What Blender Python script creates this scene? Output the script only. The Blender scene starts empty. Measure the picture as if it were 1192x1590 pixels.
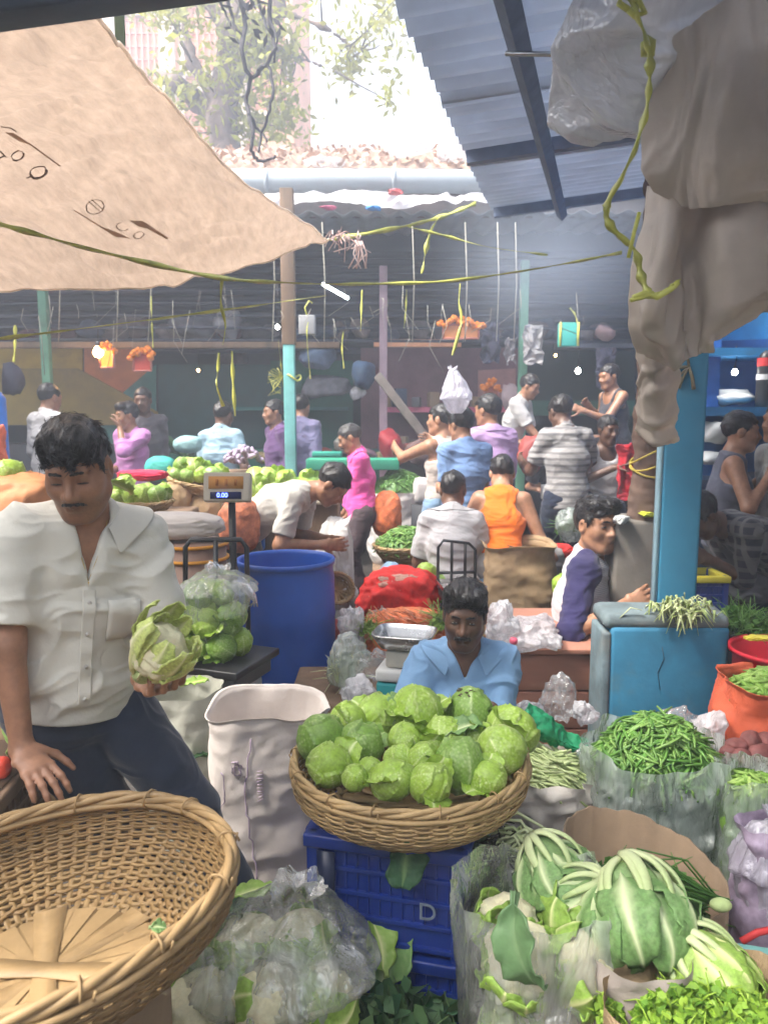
import bpy, bmesh, math, random
import numpy as np
from mathutils import Vector, Matrix

SC = bpy.context.scene
COL = SC.collection
R = math.radians
PI = math.pi
rnd = random.Random(7)

# ------------------------------------------------------------------ camera
CAMZ, PITCH, FPX, CU, CV = 1.6, R(7.2), 1148.0, 596.0, 795.0
cam_d = bpy.data.cameras.new('camera')
cam = bpy.data.objects.new('camera', cam_d)
COL.objects.link(cam)
cam.location = (0, 0, CAMZ)
cam.rotation_euler = (R(90) - PITCH, 0, 0)
cam_d.sensor_fit = 'VERTICAL'
cam_d.sensor_height = 36.0
cam_d.lens = 36.0 * FPX / 1590.0
cam_d.clip_end = 500
cam_d.clip_start = 0.02
SC.camera = cam
cam_d.dof.use_dof = True
cam_d.dof.focus_distance = 2.1
cam_d.dof.aperture_fstop = 5.0
_ct, _st = math.cos(PITCH), math.sin(PITCH)


def ray(u, v):
    x = (u - CU) / FPX
    y = (CV - v) / FPX
    return np.array([x, _ct + y * _st, -_st + y * _ct])


def P(u, v, Y):
    """world point at forward distance Y seen at photo pixel (u, v)"""
    d = ray(u, v)
    t = Y / d[1]
    return np.array([d[0] * t, Y, CAMZ + d[2] * t])


def PZ(u, v, z):
    d = ray(u, v)
    t = (z - CAMZ) / d[2]
    return np.array([d[0] * t, d[1] * t, z])


# ------------------------------------------------------------------ noise
def _hash(ix, iy, iz, seed):
    h = (ix.astype(np.int64) * 374761393 + iy.astype(np.int64) * 668265263 + iz.astype(np.int64) * 1442695041 + seed * 974711) & 0xffffffff
    h = ((h ^ (h >> 13)) * 1274126177) & 0xffffffff
    h = ((h ^ (h >> 16)) * 2246822519) & 0xffffffff
    h = h ^ (h >> 15)
    return (h & 0xffff) / 32767.5 - 1.0


def vn(p, seed=0):
    p = np.asarray(p, float)
    i = np.floor(p).astype(np.int64)
    f = p - i
    f = f * f * f * (f * (f * 6 - 15) + 10)
    out = 0
    for dx in (0, 1):
        wx = f[:, 0] if dx else 1 - f[:, 0]
        for dy in (0, 1):
            wy = f[:, 1] if dy else 1 - f[:, 1]
            for dz in (0, 1):
                wz = f[:, 2] if dz else 1 - f[:, 2]
                out = out + wx * wy * wz * _hash(i[:, 0] + dx, i[:, 1] + dy, i[:, 2] + dz, seed)
    return out


def fbm(p, seed=0, o=3):
    p = np.asarray(p, float)
    a, s = 1.0, 0
    for k in range(o):
        s = s + a * vn(p * (2 ** k), seed + k * 17)
        a *= .5
    return s


def ridge(p, seed=0, o=2):
    p = np.asarray(p, float)
    a, s = 1.0, 0
    for k in range(o):
        s = s + a * (1 - 2 * np.abs(vn(p * (2 ** k), seed + k * 31)))
        a *= .5
    return s


# ------------------------------------------------------------------ materials
MATS = {}


def nn(nt, t, **kw):
    n = nt.nodes.new(t)
    for k, v in kw.items():
        if k.startswith('i_'):
            n.inputs[k[2:].replace('_', ' ')].default_value = v
        else:
            setattr(n, k, v)
    return n


def c4(c):
    return (c[0], c[1], c[2], 1)


def mat(name, col, rough=.6, var=.18, scale=8, bump=.15, bscale=60, spec=.4, metal=0, sss=0, trans=0, col2=None, attr=None, stretch=(1, 1, 1), sheen=0, coat=0, dirt=0, dirtcol=(.05, .045, .04), weave=0, gen=False, bdist=.004):
    """procedural surface: two-tone noise colour, roughness breakup, noise bump"""
    if name in MATS:
        return MATS[name]
    m = bpy.data.materials.new(name)
    m.use_nodes = True
    nt = m.node_tree
    b = nt.nodes['Principled BSDF']
    out = nt.nodes['Material Output']
    L = nt.links.new
    tc = nn(nt, 'ShaderNodeTexCoord')
    mp = nn(nt, 'ShaderNodeMapping')
    mp.inputs['Scale'].default_value = stretch
    L(tc.outputs['Object'], mp.inputs['Vector'])
    nz = nn(nt, 'ShaderNodeTexNoise', i_Scale=scale, i_Detail=6.0, i_Roughness=.62)
    L(mp.outputs[0], nz.inputs['Vector'])
    lo = tuple(max(0, x * (1 - var)) for x in col)
    hi = tuple(min(1, x * (1 + var)) for x in col) if col2 is None else col2
    rp = nn(nt, 'ShaderNodeValToRGB')
    rp.color_ramp.elements[0].position = .32
    rp.color_ramp.elements[1].position = .68
    rp.color_ramp.elements[0].color = c4(lo)
    rp.color_ramp.elements[1].color = c4(hi)
    L(nz.outputs['Fac'], rp.inputs['Fac'])
    colsock = rp.outputs[0]
    if attr is not None:                       # (second colour, attribute name)
        at = nn(nt, 'ShaderNodeAttribute', attribute_name=attr[1])
        mx = nn(nt, 'ShaderNodeMix', data_type='RGBA')
        L(at.outputs['Fac'], mx.inputs[0])
        L(colsock, mx.inputs[6])
        mx.inputs[7].default_value = c4(attr[0])
        colsock = mx.outputs[2]
    if dirt:
        n2 = nn(nt, 'ShaderNodeTexNoise', i_Scale=scale * .45, i_Detail=9.0, i_Roughness=.72)
        L(tc.outputs['Object'], n2.inputs['Vector'])
        r2 = nn(nt, 'ShaderNodeValToRGB')
        r2.color_ramp.elements[0].position = .5
        r2.color_ramp.elements[1].position = .72
        r2.color_ramp.elements[1].color = (dirt, dirt, dirt, 1)
        L(n2.outputs['Fac'], r2.inputs['Fac'])
        mx = nn(nt, 'ShaderNodeMix', data_type='RGBA')
        L(r2.outputs[0], mx.inputs[0])
        L(colsock, mx.inputs[6])
        mx.inputs[7].default_value = c4(dirtcol)
        colsock = mx.outputs[2]
    L(colsock, b.inputs['Base Color'])
    b.inputs['Metallic'].default_value = metal
    b.inputs['Specular IOR Level'].default_value = spec
    if sss:
        b.inputs['Subsurface Weight'].default_value = sss
        b.inputs['Subsurface Radius'].default_value = (.012, .005, .003)
        b.inputs['Subsurface Scale'].default_value = 1
    if sheen:
        b.inputs['Sheen Weight'].default_value = sheen
    if coat:
        b.inputs['Coat Weight'].default_value = coat
        b.inputs['Coat Roughness'].default_value = .25
    rr = nn(nt, 'ShaderNodeMapRange')
    rr.inputs['To Min'].default_value = max(.03, rough - .12)
    rr.inputs['To Max'].default_value = min(1, rough + .12)
    L(nz.outputs['Fac'], rr.inputs['Value'])
    L(rr.outputs[0], b.inputs['Roughness'])
    if bump:
        nb = nn(nt, 'ShaderNodeTexNoise', i_Scale=bscale, i_Detail=5.0, i_Roughness=.6)
        L(mp.outputs[0], nb.inputs['Vector'])
        bp = nn(nt, 'ShaderNodeBump', i_Strength=bump, i_Distance=bdist)
        L(nb.outputs['Fac'], bp.inputs['Height'])
        last = bp
        if weave:
            wv = nn(nt, 'ShaderNodeTexWave', i_Scale=weave, i_Distortion=1.5, i_Detail=2.0)
            L(mp.outputs[0], wv.inputs['Vector'])
            b2 = nn(nt, 'ShaderNodeBump', i_Strength=.35, i_Distance=.003)
            L(wv.outputs['Fac'], b2.inputs['Height'])
            L(bp.outputs[0], b2.inputs['Normal'])
            last = b2
        L(last.outputs[0], b.inputs['Normal'])
    if trans:
        tr = nn(nt, 'ShaderNodeBsdfTranslucent')
        L(colsock, tr.inputs['Color'])
        ms = nn(nt, 'ShaderNodeMixShader')
        ms.inputs[0].default_value = trans
        L(b.outputs[0], ms.inputs[1])
        L(tr.outputs[0], ms.inputs[2])
        L(ms.outputs[0], out.inputs['Surface'])
    MATS[name] = m
    return m


def film(name, tint=(.98, 1, 1), clear=.92, white=.36, rough=.09, streak=15, stretch=(1.2, 1.2, .32)):
    """thin crumpled plastic film: see-through, milky in the creases, shiny"""
    if name in MATS:
        return MATS[name]
    m = bpy.data.materials.new(name)
    m.use_nodes = True
    nt = m.node_tree
    nt.nodes.remove(nt.nodes['Principled BSDF'])
    out = nt.nodes['Material Output']
    L = nt.links.new
    tc = nn(nt, 'ShaderNodeTexCoord')
    mp = nn(nt, 'ShaderNodeMapping')
    mp.inputs['Scale'].default_value = stretch
    mp.inputs['Rotation'].default_value = (.3, .5, .7)
    L(tc.outputs['Object'], mp.inputs['Vector'])
    nz = nn(nt, 'ShaderNodeTexNoise', i_Scale=streak, i_Detail=4.0, i_Roughness=.55, i_Distortion=1.2)
    L(mp.outputs[0], nz.inputs['Vector'])
    bp = nn(nt, 'ShaderNodeBump', i_Strength=1.0, i_Distance=.03)
    L(nz.outputs['Fac'], bp.inputs['Height'])
    df = nn(nt, 'ShaderNodeBsdfDiffuse')
    df.inputs['Color'].default_value = c4(tint)
    tl = nn(nt, 'ShaderNodeBsdfTranslucent')
    tl.inputs['Color'].default_value = c4(tint)
    L(bp.outputs[0], df.inputs['Normal'])
    m1 = nn(nt, 'ShaderNodeMixShader')
    m1.inputs[0].default_value = .5
    L(df.outputs[0], m1.inputs[1])
    L(tl.outputs[0], m1.inputs[2])
    tp = nn(nt, 'ShaderNodeBsdfTransparent')
    tp.inputs['Color'].default_value = (.97, .98, .98, 1)
    m2 = nn(nt, 'ShaderNodeMixShader')
    n2 = nn(nt, 'ShaderNodeTexNoise', i_Scale=streak * .5, i_Detail=5.0, i_Roughness=.65, i_Distortion=.8)
    L(mp.outputs[0], n2.inputs['Vector'])
    rp = nn(nt, 'ShaderNodeMapRange')
    rp.inputs['From Min'].default_value = .42
    rp.inputs['From Max'].default_value = .72
    rp.inputs['To Min'].default_value = 1 - clear
    rp.inputs['To Max'].default_value = min(1, 1 - clear + white)
    L(n2.outputs['Fac'], rp.inputs['Value'])
    L(rp.outputs[0], m2.inputs[0])
    L(tp.outputs[0], m2.inputs[1])
    L(m1.outputs[0], m2.inputs[2])
    gl = nn(nt, 'ShaderNodeBsdfGlossy', i_Roughness=rough)
    gl.inputs['Color'].default_value = (1, 1, 1, 1)
    L(bp.outputs[0], gl.inputs['Normal'])
    fr = nn(nt, 'ShaderNodeFresnel', i_IOR=1.5)
    L(bp.outputs[0], fr.inputs['Normal'])
    ad = nn(nt, 'ShaderNodeMath', operation='MULTIPLY_ADD')
    ad.inputs[1].default_value = .6
    ad.inputs[2].default_value = .06
    L(fr.outputs[0], ad.inputs[0])
    m3 = nn(nt, 'ShaderNodeMixShader')
    L(ad.outputs[0], m3.inputs[0])
    L(m2.outputs[0], m3.inputs[1])
    L(gl.outputs[0], m3.inputs[2])
    L(m3.outputs[0], out.inputs['Surface'])
    MATS[name] = m
    return m


def glow(name, col, s):
    if name in MATS:
        return MATS[name]
    m = bpy.data.materials.new(name)
    m.use_nodes = True
    nt = m.node_tree
    nt.nodes.remove(nt.nodes['Principled BSDF'])
    e = nn(nt, 'ShaderNodeEmission', i_Strength=s)
    e.inputs['Color'].default_value = c4(col)
    nt.links.new(e.outputs[0], nt.nodes['Material Output'].inputs['Surface'])
    MATS[name] = m
    return m


# ------------------------------------------------------------------ objects
def mesh(name, v, f, smooth=True, attrs=None):
    me = bpy.data.meshes.new(name)
    me.from_pydata([tuple(map(float, p)) for p in v], [], [tuple(map(int, q)) for q in f])
    if smooth:
        me.polygons.foreach_set('use_smooth', [True] * len(me.polygons))
    if attrs:
        for k, a in attrs.items():
            at = me.attributes.new(k, 'FLOAT', 'POINT')
            at.data.foreach_set('value', np.asarray(a, np.float32))
    me.update()
    return me


def link(name, me, m, parent=None, loc=None, rot=None, scale=None):
    o = bpy.data.objects.new(name, me)
    COL.objects.link(o)
    if m is not None:
        me.materials.clear()
        for x in (m if isinstance(m, (list, tuple)) else [m]):
            me.materials.append(x)
    if parent is not None:
        o.parent = parent
    if loc is not None:
        o.location = tuple(map(float, loc))
    if rot is not None:
        o.rotation_euler = rot
    if scale is not None:
        o.scale = (scale,) * 3 if isinstance(scale, (int, float)) else scale
    return o


def tag(o, label=None, cat=None, group=None, kind=None):
    if label:
        o['label'] = label
    if cat:
        o['category'] = cat
    if group:
        o['group'] = group
    if kind:
        o['kind'] = kind
    return o


def thing(name, label, cat, loc=(0, 0, 0), rz=0, group=None):
    o = bpy.data.objects.new(name, None)
    COL.objects.link(o)
    o.location = tuple(map(float, loc))
    o.rotation_euler = (0, 0, rz)
    o.empty_display_size = .1
    return tag(o, label, cat, group)


def dup(o, loc, rot=None, scale=None, label=None, group=None):
    def cp(a, par):
        c = a.copy()
        COL.objects.link(c)
        c.parent = par
        for ch in a.children:
            cp(ch, c)
        return c
    c = cp(o, None)
    c.location = tuple(map(float, loc))
    if rot is not None:
        c.rotation_euler = rot
    if scale is not None:
        c.scale = (scale,) * 3 if isinstance(scale, (int, float)) else scale
    if label:
        c['label'] = label
    if group:
        c['group'] = group
    return c


def unit(v):
    v = np.asarray(v, float)
    return v / (np.linalg.norm(v) + 1e-12)


def frame(t, up=(0, 0, 1)):
    t = unit(t)
    if abs(np.dot(t, up)) > .98:
        up = (1, 0, 0)
    s = unit(np.cross(t, up))
    return s, np.cross(s, t)


def rotm(e):
    return np.array(Matrix.Rotation(e[2], 3, 'Z') @ Matrix.Rotation(e[1], 3, 'Y') @ Matrix.Rotation(e[0], 3, 'X'))


class MB:
    def __init__(s):
        s.v, s.f, s.n, s.a = [], [], 0, []

    def add(s, v, f, tint=0.0):
        v = np.asarray(v, float).reshape(-1, 3)
        s.v.append(v)
        s.f += [tuple(int(i) + s.n for i in q) for q in f]
        s.a.append(np.full(len(v), tint) if np.isscalar(tint) else np.asarray(tint, float))
        s.n += len(v)
        return s

    def box(s, c, d, rot=None, bev=0, tint=0.0):
        x, y, z = np.asarray(d, float) / 2
        if bev <= 0:
            v = np.array([[i * x, j * y, k * z] for i in (-1, 1) for j in (-1, 1) for k in (-1, 1)])
            f = [(0, 1, 3, 2), (4, 6, 7, 5), (0, 4, 5, 1), (2, 3, 7, 6), (0, 2, 6, 4), (1, 5, 7, 3)]
        else:
            b = min(bev, x * .9, y * .9, z * .9)
            bm = bmesh.new()
            bmesh.ops.create_cube(bm, size=1)
            for q in bm.verts:
                q.co = Vector((q.co.x * 2 * x, q.co.y * 2 * y, q.co.z * 2 * z))
            bmesh.ops.bevel(bm, geom=bm.edges[:], offset=b, segments=2, affect='EDGES', profile=.6)
            v = np.array([q.co for q in bm.verts])
            bm.verts.index_update()
            f = [[q.index for q in g.verts] for g in bm.faces]
            bm.free()
        if rot is not None:
            v = v @ (rotm(rot) if np.ndim(rot) == 1 else np.asarray(rot)).T
        return s.add(v + np.asarray(c, float), f, tint)

    def tube(s, pts, r, n=8, caps=True, closed=False, flat=1.0, tint=0.0, up=(0, 0, 1)):
        pts = np.asarray(pts, float)
        m = len(pts)
        r = np.full(m, r) if np.isscalar(r) else np.asarray(r, float)
        tint = np.full(m, tint) if np.isscalar(tint) else np.asarray(tint, float)
        vs, prev = [], None
        for i in range(m):
            a = pts[i - 1] if (i or closed) else pts[i]
            b = pts[(i + 1) % m] if (i < m - 1 or closed) else pts[i]
            t = unit(b - a)
            if prev is None:
                sd, u = frame(t, up)
            else:
                sd = prev - t * np.dot(prev, t)
                sd = unit(sd)
                u = np.cross(sd, t)
            prev = sd
            an = np.arange(n) * 2 * PI / n
            vs.append(pts[i] + r[i] * (np.outer(np.cos(an), sd) + flat * np.outer(np.sin(an), u)))
        v = np.concatenate(vs)
        f = []
        for i in range(m if closed else m - 1):
            j = (i + 1) % m
            for k in range(n):
                l = (k + 1) % n
                f.append((i * n + k, i * n + l, j * n + l, j * n + k))
        if caps and not closed:
            f.append(tuple(range(n - 1, -1, -1)))
            f.append(tuple((m - 1) * n + k for k in range(n)))
        return s.add(v, f, np.repeat(tint, n))

    def grid(s, pts, closed_u=False, tint=0.0):
        """pts (a, b, 3)"""
        pts = np.asarray(pts, float)
        a, b = pts.shape[:2]
        f = []
        for i in range(a - 1):
            for j in range(b if closed_u else b - 1):
                k = (j + 1) % b
                f.append((i * b + j, i * b + k, (i + 1) * b + k, (i + 1) * b + j))
        return s.add(pts.reshape(-1, 3), f, tint if np.isscalar(tint) else np.asarray(tint).reshape(-1))

    def lathe(s, prof, n=32, c=(0, 0, 0), tint=0.0, cap0=False, cap1=False):
        an = np.arange(n) * 2 * PI / n
        pts = np.array([[(r * math.cos(t), r * math.sin(t), z) for t in an] for r, z in prof]) + np.asarray(c, float)
        k0 = s.n
        s.grid(pts, True, tint)
        m = len(prof)
        if cap0:
            s.f.append(tuple(k0 + k for k in range(n - 1, -1, -1)))
        if cap1:
            s.f.append(tuple(k0 + (m - 1) * n + k for k in range(n)))
        return s

    def V(s):
        return np.concatenate(s.v)

    def displace(s, fn):
        v = fn(s.V())
        s.v = [v]
        s.a = [np.concatenate(s.a)]
        return s

    def build(s, name, m, parent=None, smooth=True, loc=None, rot=None, attr='tint', scale=None):
        me = mesh(name, s.V(), s.f, smooth, {attr: np.concatenate(s.a)})
        return link(name, me, m, parent, loc, rot, scale)


def sharp(o, ang=35):
    """smooth shading with hard edges past the angle"""
    bm = bmesh.new()
    bm.from_mesh(o.data)
    for e in bm.edges:
        if len(e.link_faces) == 2 and e.calc_face_angle() > R(ang):
            e.smooth = False
    for f in bm.faces:
        f.smooth = True
    bm.to_mesh(o.data)
    bm.free()
    return o


# ------------------------------------------------------------------ distance fields
def smin(a, b, k):
    if k <= 0:
        return np.minimum(a, b)
    h = np.maximum(k - np.abs(a - b), 0) / k
    return np.minimum(a, b) - h * h * k * .25


class F:
    """distance field built up primitive by primitive"""
    def __init__(s):
        s.ops = []
        s.lo = np.full(3, 9e9)
        s.hi = -np.full(3, 9e9)

    def _put(s, fn, c, r, k, mode, clip):
        c = np.asarray(c, float)
        if mode == 'u':
            s.lo = np.minimum(s.lo, c - r)
            s.hi = np.maximum(s.hi, c + r)
        s.ops.append((fn, c, r, k, mode, clip))
        return s

    def cap(s, a, b, ra, rb, k=.02, mode='u', clip=None):
        a, b = np.asarray(a, float), np.asarray(b, float)
        ab = b - a
        L2 = max(np.dot(ab, ab), 1e-9)

        def fn(p):
            t = np.clip((p - a) @ ab / L2, 0, 1)
            return np.linalg.norm(p - a - t[:, None] * ab, axis=1) - (ra + (rb - ra) * t)
        return s._put(fn, (a + b) / 2, math.sqrt(L2) / 2 + max(ra, rb), k, mode, clip)

    def ecap(s, a, b, ea, eb, side, k=.03, mode='u', clip=None):
        """capsule with elliptical section: ea = (half width along side, half depth)"""
        a, b = np.asarray(a, float), np.asarray(b, float)
        ab = b - a
        L2 = max(np.dot(ab, ab), 1e-9)
        ax = unit(ab)
        sd = unit(np.asarray(side, float) - ax * np.dot(side, ax))
        fr = np.cross(ax, sd)

        def fn(p):
            t = np.clip((p - a) @ ab / L2, 0, 1)
            q = p - a - t[:, None] * ab
            rx = ea[0] + (eb[0] - ea[0]) * t
            ry = ea[1] + (eb[1] - ea[1]) * t
            rz = np.minimum(rx, ry) * .8
            n = np.sqrt(((q @ sd) / rx) ** 2 + ((q @ fr) / ry) ** 2 + ((q @ ax) / rz) ** 2)
            return (n - 1) * np.minimum(rx, ry)
        return s._put(fn, (a + b) / 2, math.sqrt(L2) / 2 + max(ea + eb), k, mode, clip)

    def ell(s, c, r, ax=None, k=.02, mode='u', clip=None):
        c, r = np.asarray(c, float), np.asarray(r, float)
        A = np.eye(3) if ax is None else np.asarray(ax, float)   # rows = axes

        def fn(p):
            q = ((p - c) @ A.T) / r
            n = np.linalg.norm(q, axis=1)
            g = np.linalg.norm(q / r, axis=1) + 1e-9
            return np.where(n > 1, np.maximum(n * (n - 1) / g, (n - 1) * r.min()), (n - 1) * r.min())
        return s._put(fn, c, r.max(), k, mode, clip)

    def raw(s, fn, c, r, k=0, mode='u', clip=None):
        return s._put(fn, c, r, k, mode, clip)

    def __call__(s, p):
        d = np.full(len(p), 1e3)
        for fn, c, r, k, mode, clip in s.ops:
            far = np.linalg.norm(p - c, axis=1) - r
            near = far < .12
            v = np.maximum(far, .1)
            if near.any():
                v[near] = fn(p[near])
            if clip is not None:
                for q, n in (clip if isinstance(clip, list) else [clip]):
                    v = np.maximum(v, (p - np.asarray(q, float)) @ np.asarray(n, float))
            if mode == 'u':
                d = smin(d, v, k)
            elif mode == 's':
                d = -smin(-d, v, k)
            else:
                d = -smin(-d, -v, k)
        return d


def nets(f, h, pad=.03, disp=None, smooth=0):
    """surface nets over a distance field, evaluated only near the surface"""
    S = 4
    lo = f.lo - pad
    n = (np.ceil((f.hi + pad - lo) / (h * S)).astype(int)) * S + 1
    ax = [lo[i] + h * np.arange(n[i]) for i in range(3)]
    cg = np.stack(np.meshgrid(*[a[::S] for a in ax], indexing='ij'), -1)
    cs = cg.shape[:3]
    D0 = f(cg.reshape(-1, 3)).reshape(cs)
    near = np.abs(D0) < h * S * 1.9
    blk = np.zeros(tuple(c - 1 for c in cs), bool)
    for dx in (0, 1):
        for dy in (0, 1):
            for dz in (0, 1):
                blk |= near[dx:cs[0] - 1 + dx, dy:cs[1] - 1 + dy, dz:cs[2] - 1 + dz]
    D = np.repeat(np.repeat(np.repeat(D0, S, 0), S, 1), S, 2)[:n[0], :n[1], :n[2]].copy()
    mk = np.zeros(tuple(n), bool)
    bb = np.repeat(np.repeat(np.repeat(blk, S, 0), S, 1), S, 2)
    for dx in (0, 1):
        for dy in (0, 1):
            for dz in (0, 1):
                mk[dx:n[0] - 1 + dx, dy:n[1] - 1 + dy, dz:n[2] - 1 + dz] |= bb
    ii = np.argwhere(mk)
    pts = lo + h * ii
    out = np.empty(len(pts))
    for a in range(0, len(pts), 400000):
        out[a:a + 400000] = f(pts[a:a + 400000])
    D[mk] = out
    s = D < 0
    cnt = np.zeros(tuple(n - 1), np.int8)
    for dx in (0, 1):
        for dy in (0, 1):
            for dz in (0, 1):
                cnt += s[dx:n[0] - 1 + dx, dy:n[1] - 1 + dy, dz:n[2] - 1 + dz]
    act = np.argwhere((cnt > 0) & (cnt < 8))
    cor = np.array([(x, y, z) for x in (0, 1) for y in (0, 1) for z in (0, 1)])
    vals = np.stack([D[tuple((act + c).T)] for c in cor], 1)
    acc = np.zeros((len(act), 3))
    w = np.zeros(len(act))
    for i in range(8):
        for j in range(i + 1, 8):
            if np.abs(cor[i] - cor[j]).sum() == 1:
                a, b = vals[:, i], vals[:, j]
                x = (a < 0) != (b < 0)
                t = np.where(x, a / np.where(a - b == 0, 1, a - b), 0)
                acc += np.where(x[:, None], cor[i] + t[:, None] * (cor[j] - cor[i]), 0)
                w += x
    V = lo + h * (act + acc / w[:, None])
    idx = -np.ones(tuple(n - 1), np.int64)
    idx[tuple(act.T)] = np.arange(len(act))
    faces = []
    for a in range(3):
        b, c = (a + 1) % 3, (a + 2) % 3
        sl0 = [slice(None)] * 3
        sl1 = [slice(None)] * 3
        sl0[a], sl1[a] = slice(0, -1), slice(1, None)
        ch = np.argwhere(s[tuple(sl0)] != s[tuple(sl1)])
        ch = ch[(ch[:, b] > 0) & (ch[:, c] > 0) & (ch[:, b] < n[b] - 1) & (ch[:, c] < n[c] - 1)]
        eb, ec = np.eye(3, dtype=int)[b], np.eye(3, dtype=int)[c]
        q = np.stack([idx[tuple((ch - eb - ec).T)], idx[tuple((ch - ec).T)], idx[tuple(ch.T)], idx[tuple((ch - eb).T)]], 1)
        fl = ~s[tuple(ch.T)]
        q[fl] = q[fl][:, ::-1]
        faces.append(q)
    q = np.concatenate(faces)
    q = q[(q >= 0).all(1)]
    for _ in range(smooth):
        sm, ct = np.zeros_like(V), np.zeros(len(V))
        for i in range(4):
            np.add.at(sm, q[:, i], V[q[:, (i + 1) % 4]] + V[q[:, i - 1]])
            np.add.at(ct, q[:, i], 2)
        V = V + .6 * (sm / np.maximum(ct, 1)[:, None] - V)
    if disp is not None:
        V = disp(V, vnormals(V, q))
    return V, q


def vnormals(V, q):
    fn = np.cross(V[q[:, 2]] - V[q[:, 0]], V[q[:, 3]] - V[q[:, 1]])
    N = np.zeros_like(V)
    for i in range(4):
        np.add.at(N, q[:, i], fn)
    return N / (np.linalg.norm(N, axis=1, keepdims=True) + 1e-12)


def qmesh(name, V, q, attrs=None):
    me = bpy.data.meshes.new(name)
    me.vertices.add(len(V))
    me.vertices.foreach_set('co', V.astype(np.float32).ravel())
    me.loops.add(len(q) * 4)
    me.loops.foreach_set('vertex_index', q.astype(np.int32).ravel())
    me.polygons.add(len(q))
    me.polygons.foreach_set('loop_start', np.arange(len(q), dtype=np.int32) * 4)
    me.polygons.foreach_set('loop_total', np.full(len(q), 4, np.int32))
    me.polygons.foreach_set('use_smooth', np.ones(len(q), bool))
    if attrs:
        for k, a in attrs.items():
            at = me.attributes.new(k, 'FLOAT', 'POINT')
            at.data.foreach_set('value', np.asarray(a, np.float32))
    me.update(calc_edges=True)
    me.validate()
    return me

SKY, SUN, EXPO, HAZE = .14, 1.6, 1.86, 0.018
# ------------------------------------------------------------------ people
def skin(name, c, stub=(.06, .04, .03)):
    return mat('skin_' + name, c, rough=.43, var=.2, scale=26, bump=.25, bscale=260, spec=.45, sss=.06, attr=(tuple(x * .42 for x in c), 'tint'), bdist=.002)


SKIN = {'mid': skin('mid', (.31, .155, .09)), 'dark': skin('dark', (.135, .068, .042)), 'tan': skin('tan', (.36, .185, .11))}
HAIR = mat('hair', (.012, .010, .010), rough=.42, var=.5, scale=40, bump=.5, bscale=120, spec=.5, stretch=(1, .25, 1), bdist=.006)
HAIRG = mat('hair_grey', (.05, .048, .047), rough=.5, var=.5, scale=40, bump=.5, bscale=120, spec=.5, stretch=(1, .25, 1), bdist=.006)
EYE = mat('eye_white', (.55, .52, .48), rough=.15, var=.05, bump=0)
IRIS = mat('iris', (.015, .010, .008), rough=.12, var=.1, bump=0)


def cloth(name, c, var=.1, weave=0, bump=.35, **kw):
    kw.setdefault('rough', .85)
    kw.setdefault('bscale', 46)
    kw.setdefault('sheen', .15)
    return mat('cloth_' + name, c, var=var, scale=9, bump=bump, spec=.2, weave=weave, bdist=.006, **kw)


def pattern_cloth(name, kind, ca, cb, sc):
    """striped or plaid cloth"""
    m = cloth(name, ca)
    nt = m.node_tree
    b = nt.nodes['Principled BSDF']
    src = b.inputs['Base Color'].links[0].from_socket
    tc = nn(nt, 'ShaderNodeTexCoord')
    f = None
    for ax in (('Z',) if kind == 'stripe' else ('X', 'Z')):
        w = nn(nt, 'ShaderNodeTexWave', bands_direction=ax, i_Scale=sc, i_Distortion=.6, i_Detail=1.0)
        nt.links.new(tc.outputs['Object'], w.inputs['Vector'])
        r = nn(nt, 'ShaderNodeValToRGB')
        r.color_ramp.elements[0].position = .62
        r.color_ramp.elements[1].position = .74
        nt.links.new(w.outputs['Fac'], r.inputs['Fac'])
        if f is None:
            f = r.outputs[0]
        else:
            ad = nn(nt, 'ShaderNodeMix', data_type='RGBA', blend_type='LIGHTEN')
            ad.inputs[0].default_value = .7
            nt.links.new(f, ad.inputs[6])
            nt.links.new(r.outputs[0], ad.inputs[7])
            f = ad.outputs[2]
    mx = nn(nt, 'ShaderNodeMix', data_type='RGBA')
    nt.links.new(f, mx.inputs[0])
    nt.links.new(src, mx.inputs[6])
    mx.inputs[7].default_value = c4(cb)
    nt.links.new(mx.outputs[2], b.inputs['Base Color'])
    return m


def ik(a, t, l1, l2, pole):
    a, t = np.asarray(a, float), np.asarray(t, float)
    d = t - a
    L = np.linalg.norm(d)
    L2 = min(L, (l1 + l2) * .995)
    d = unit(d)
    t = a + d * L2
    x = (l1 * l1 - l2 * l2 + L2 * L2) / (2 * L2)
    hh = math.sqrt(max(l1 * l1 - x * x, 0))
    p = np.asarray(pole, float)
    p = unit(p - d * np.dot(p, d))
    return a + d * x + p * hh, t


def rot_about(v, ax, a):
    ax = unit(ax)
    return v * math.cos(a) + np.cross(ax, v) * math.sin(a) + ax * np.dot(ax, v) * (1 - math.cos(a))


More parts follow.
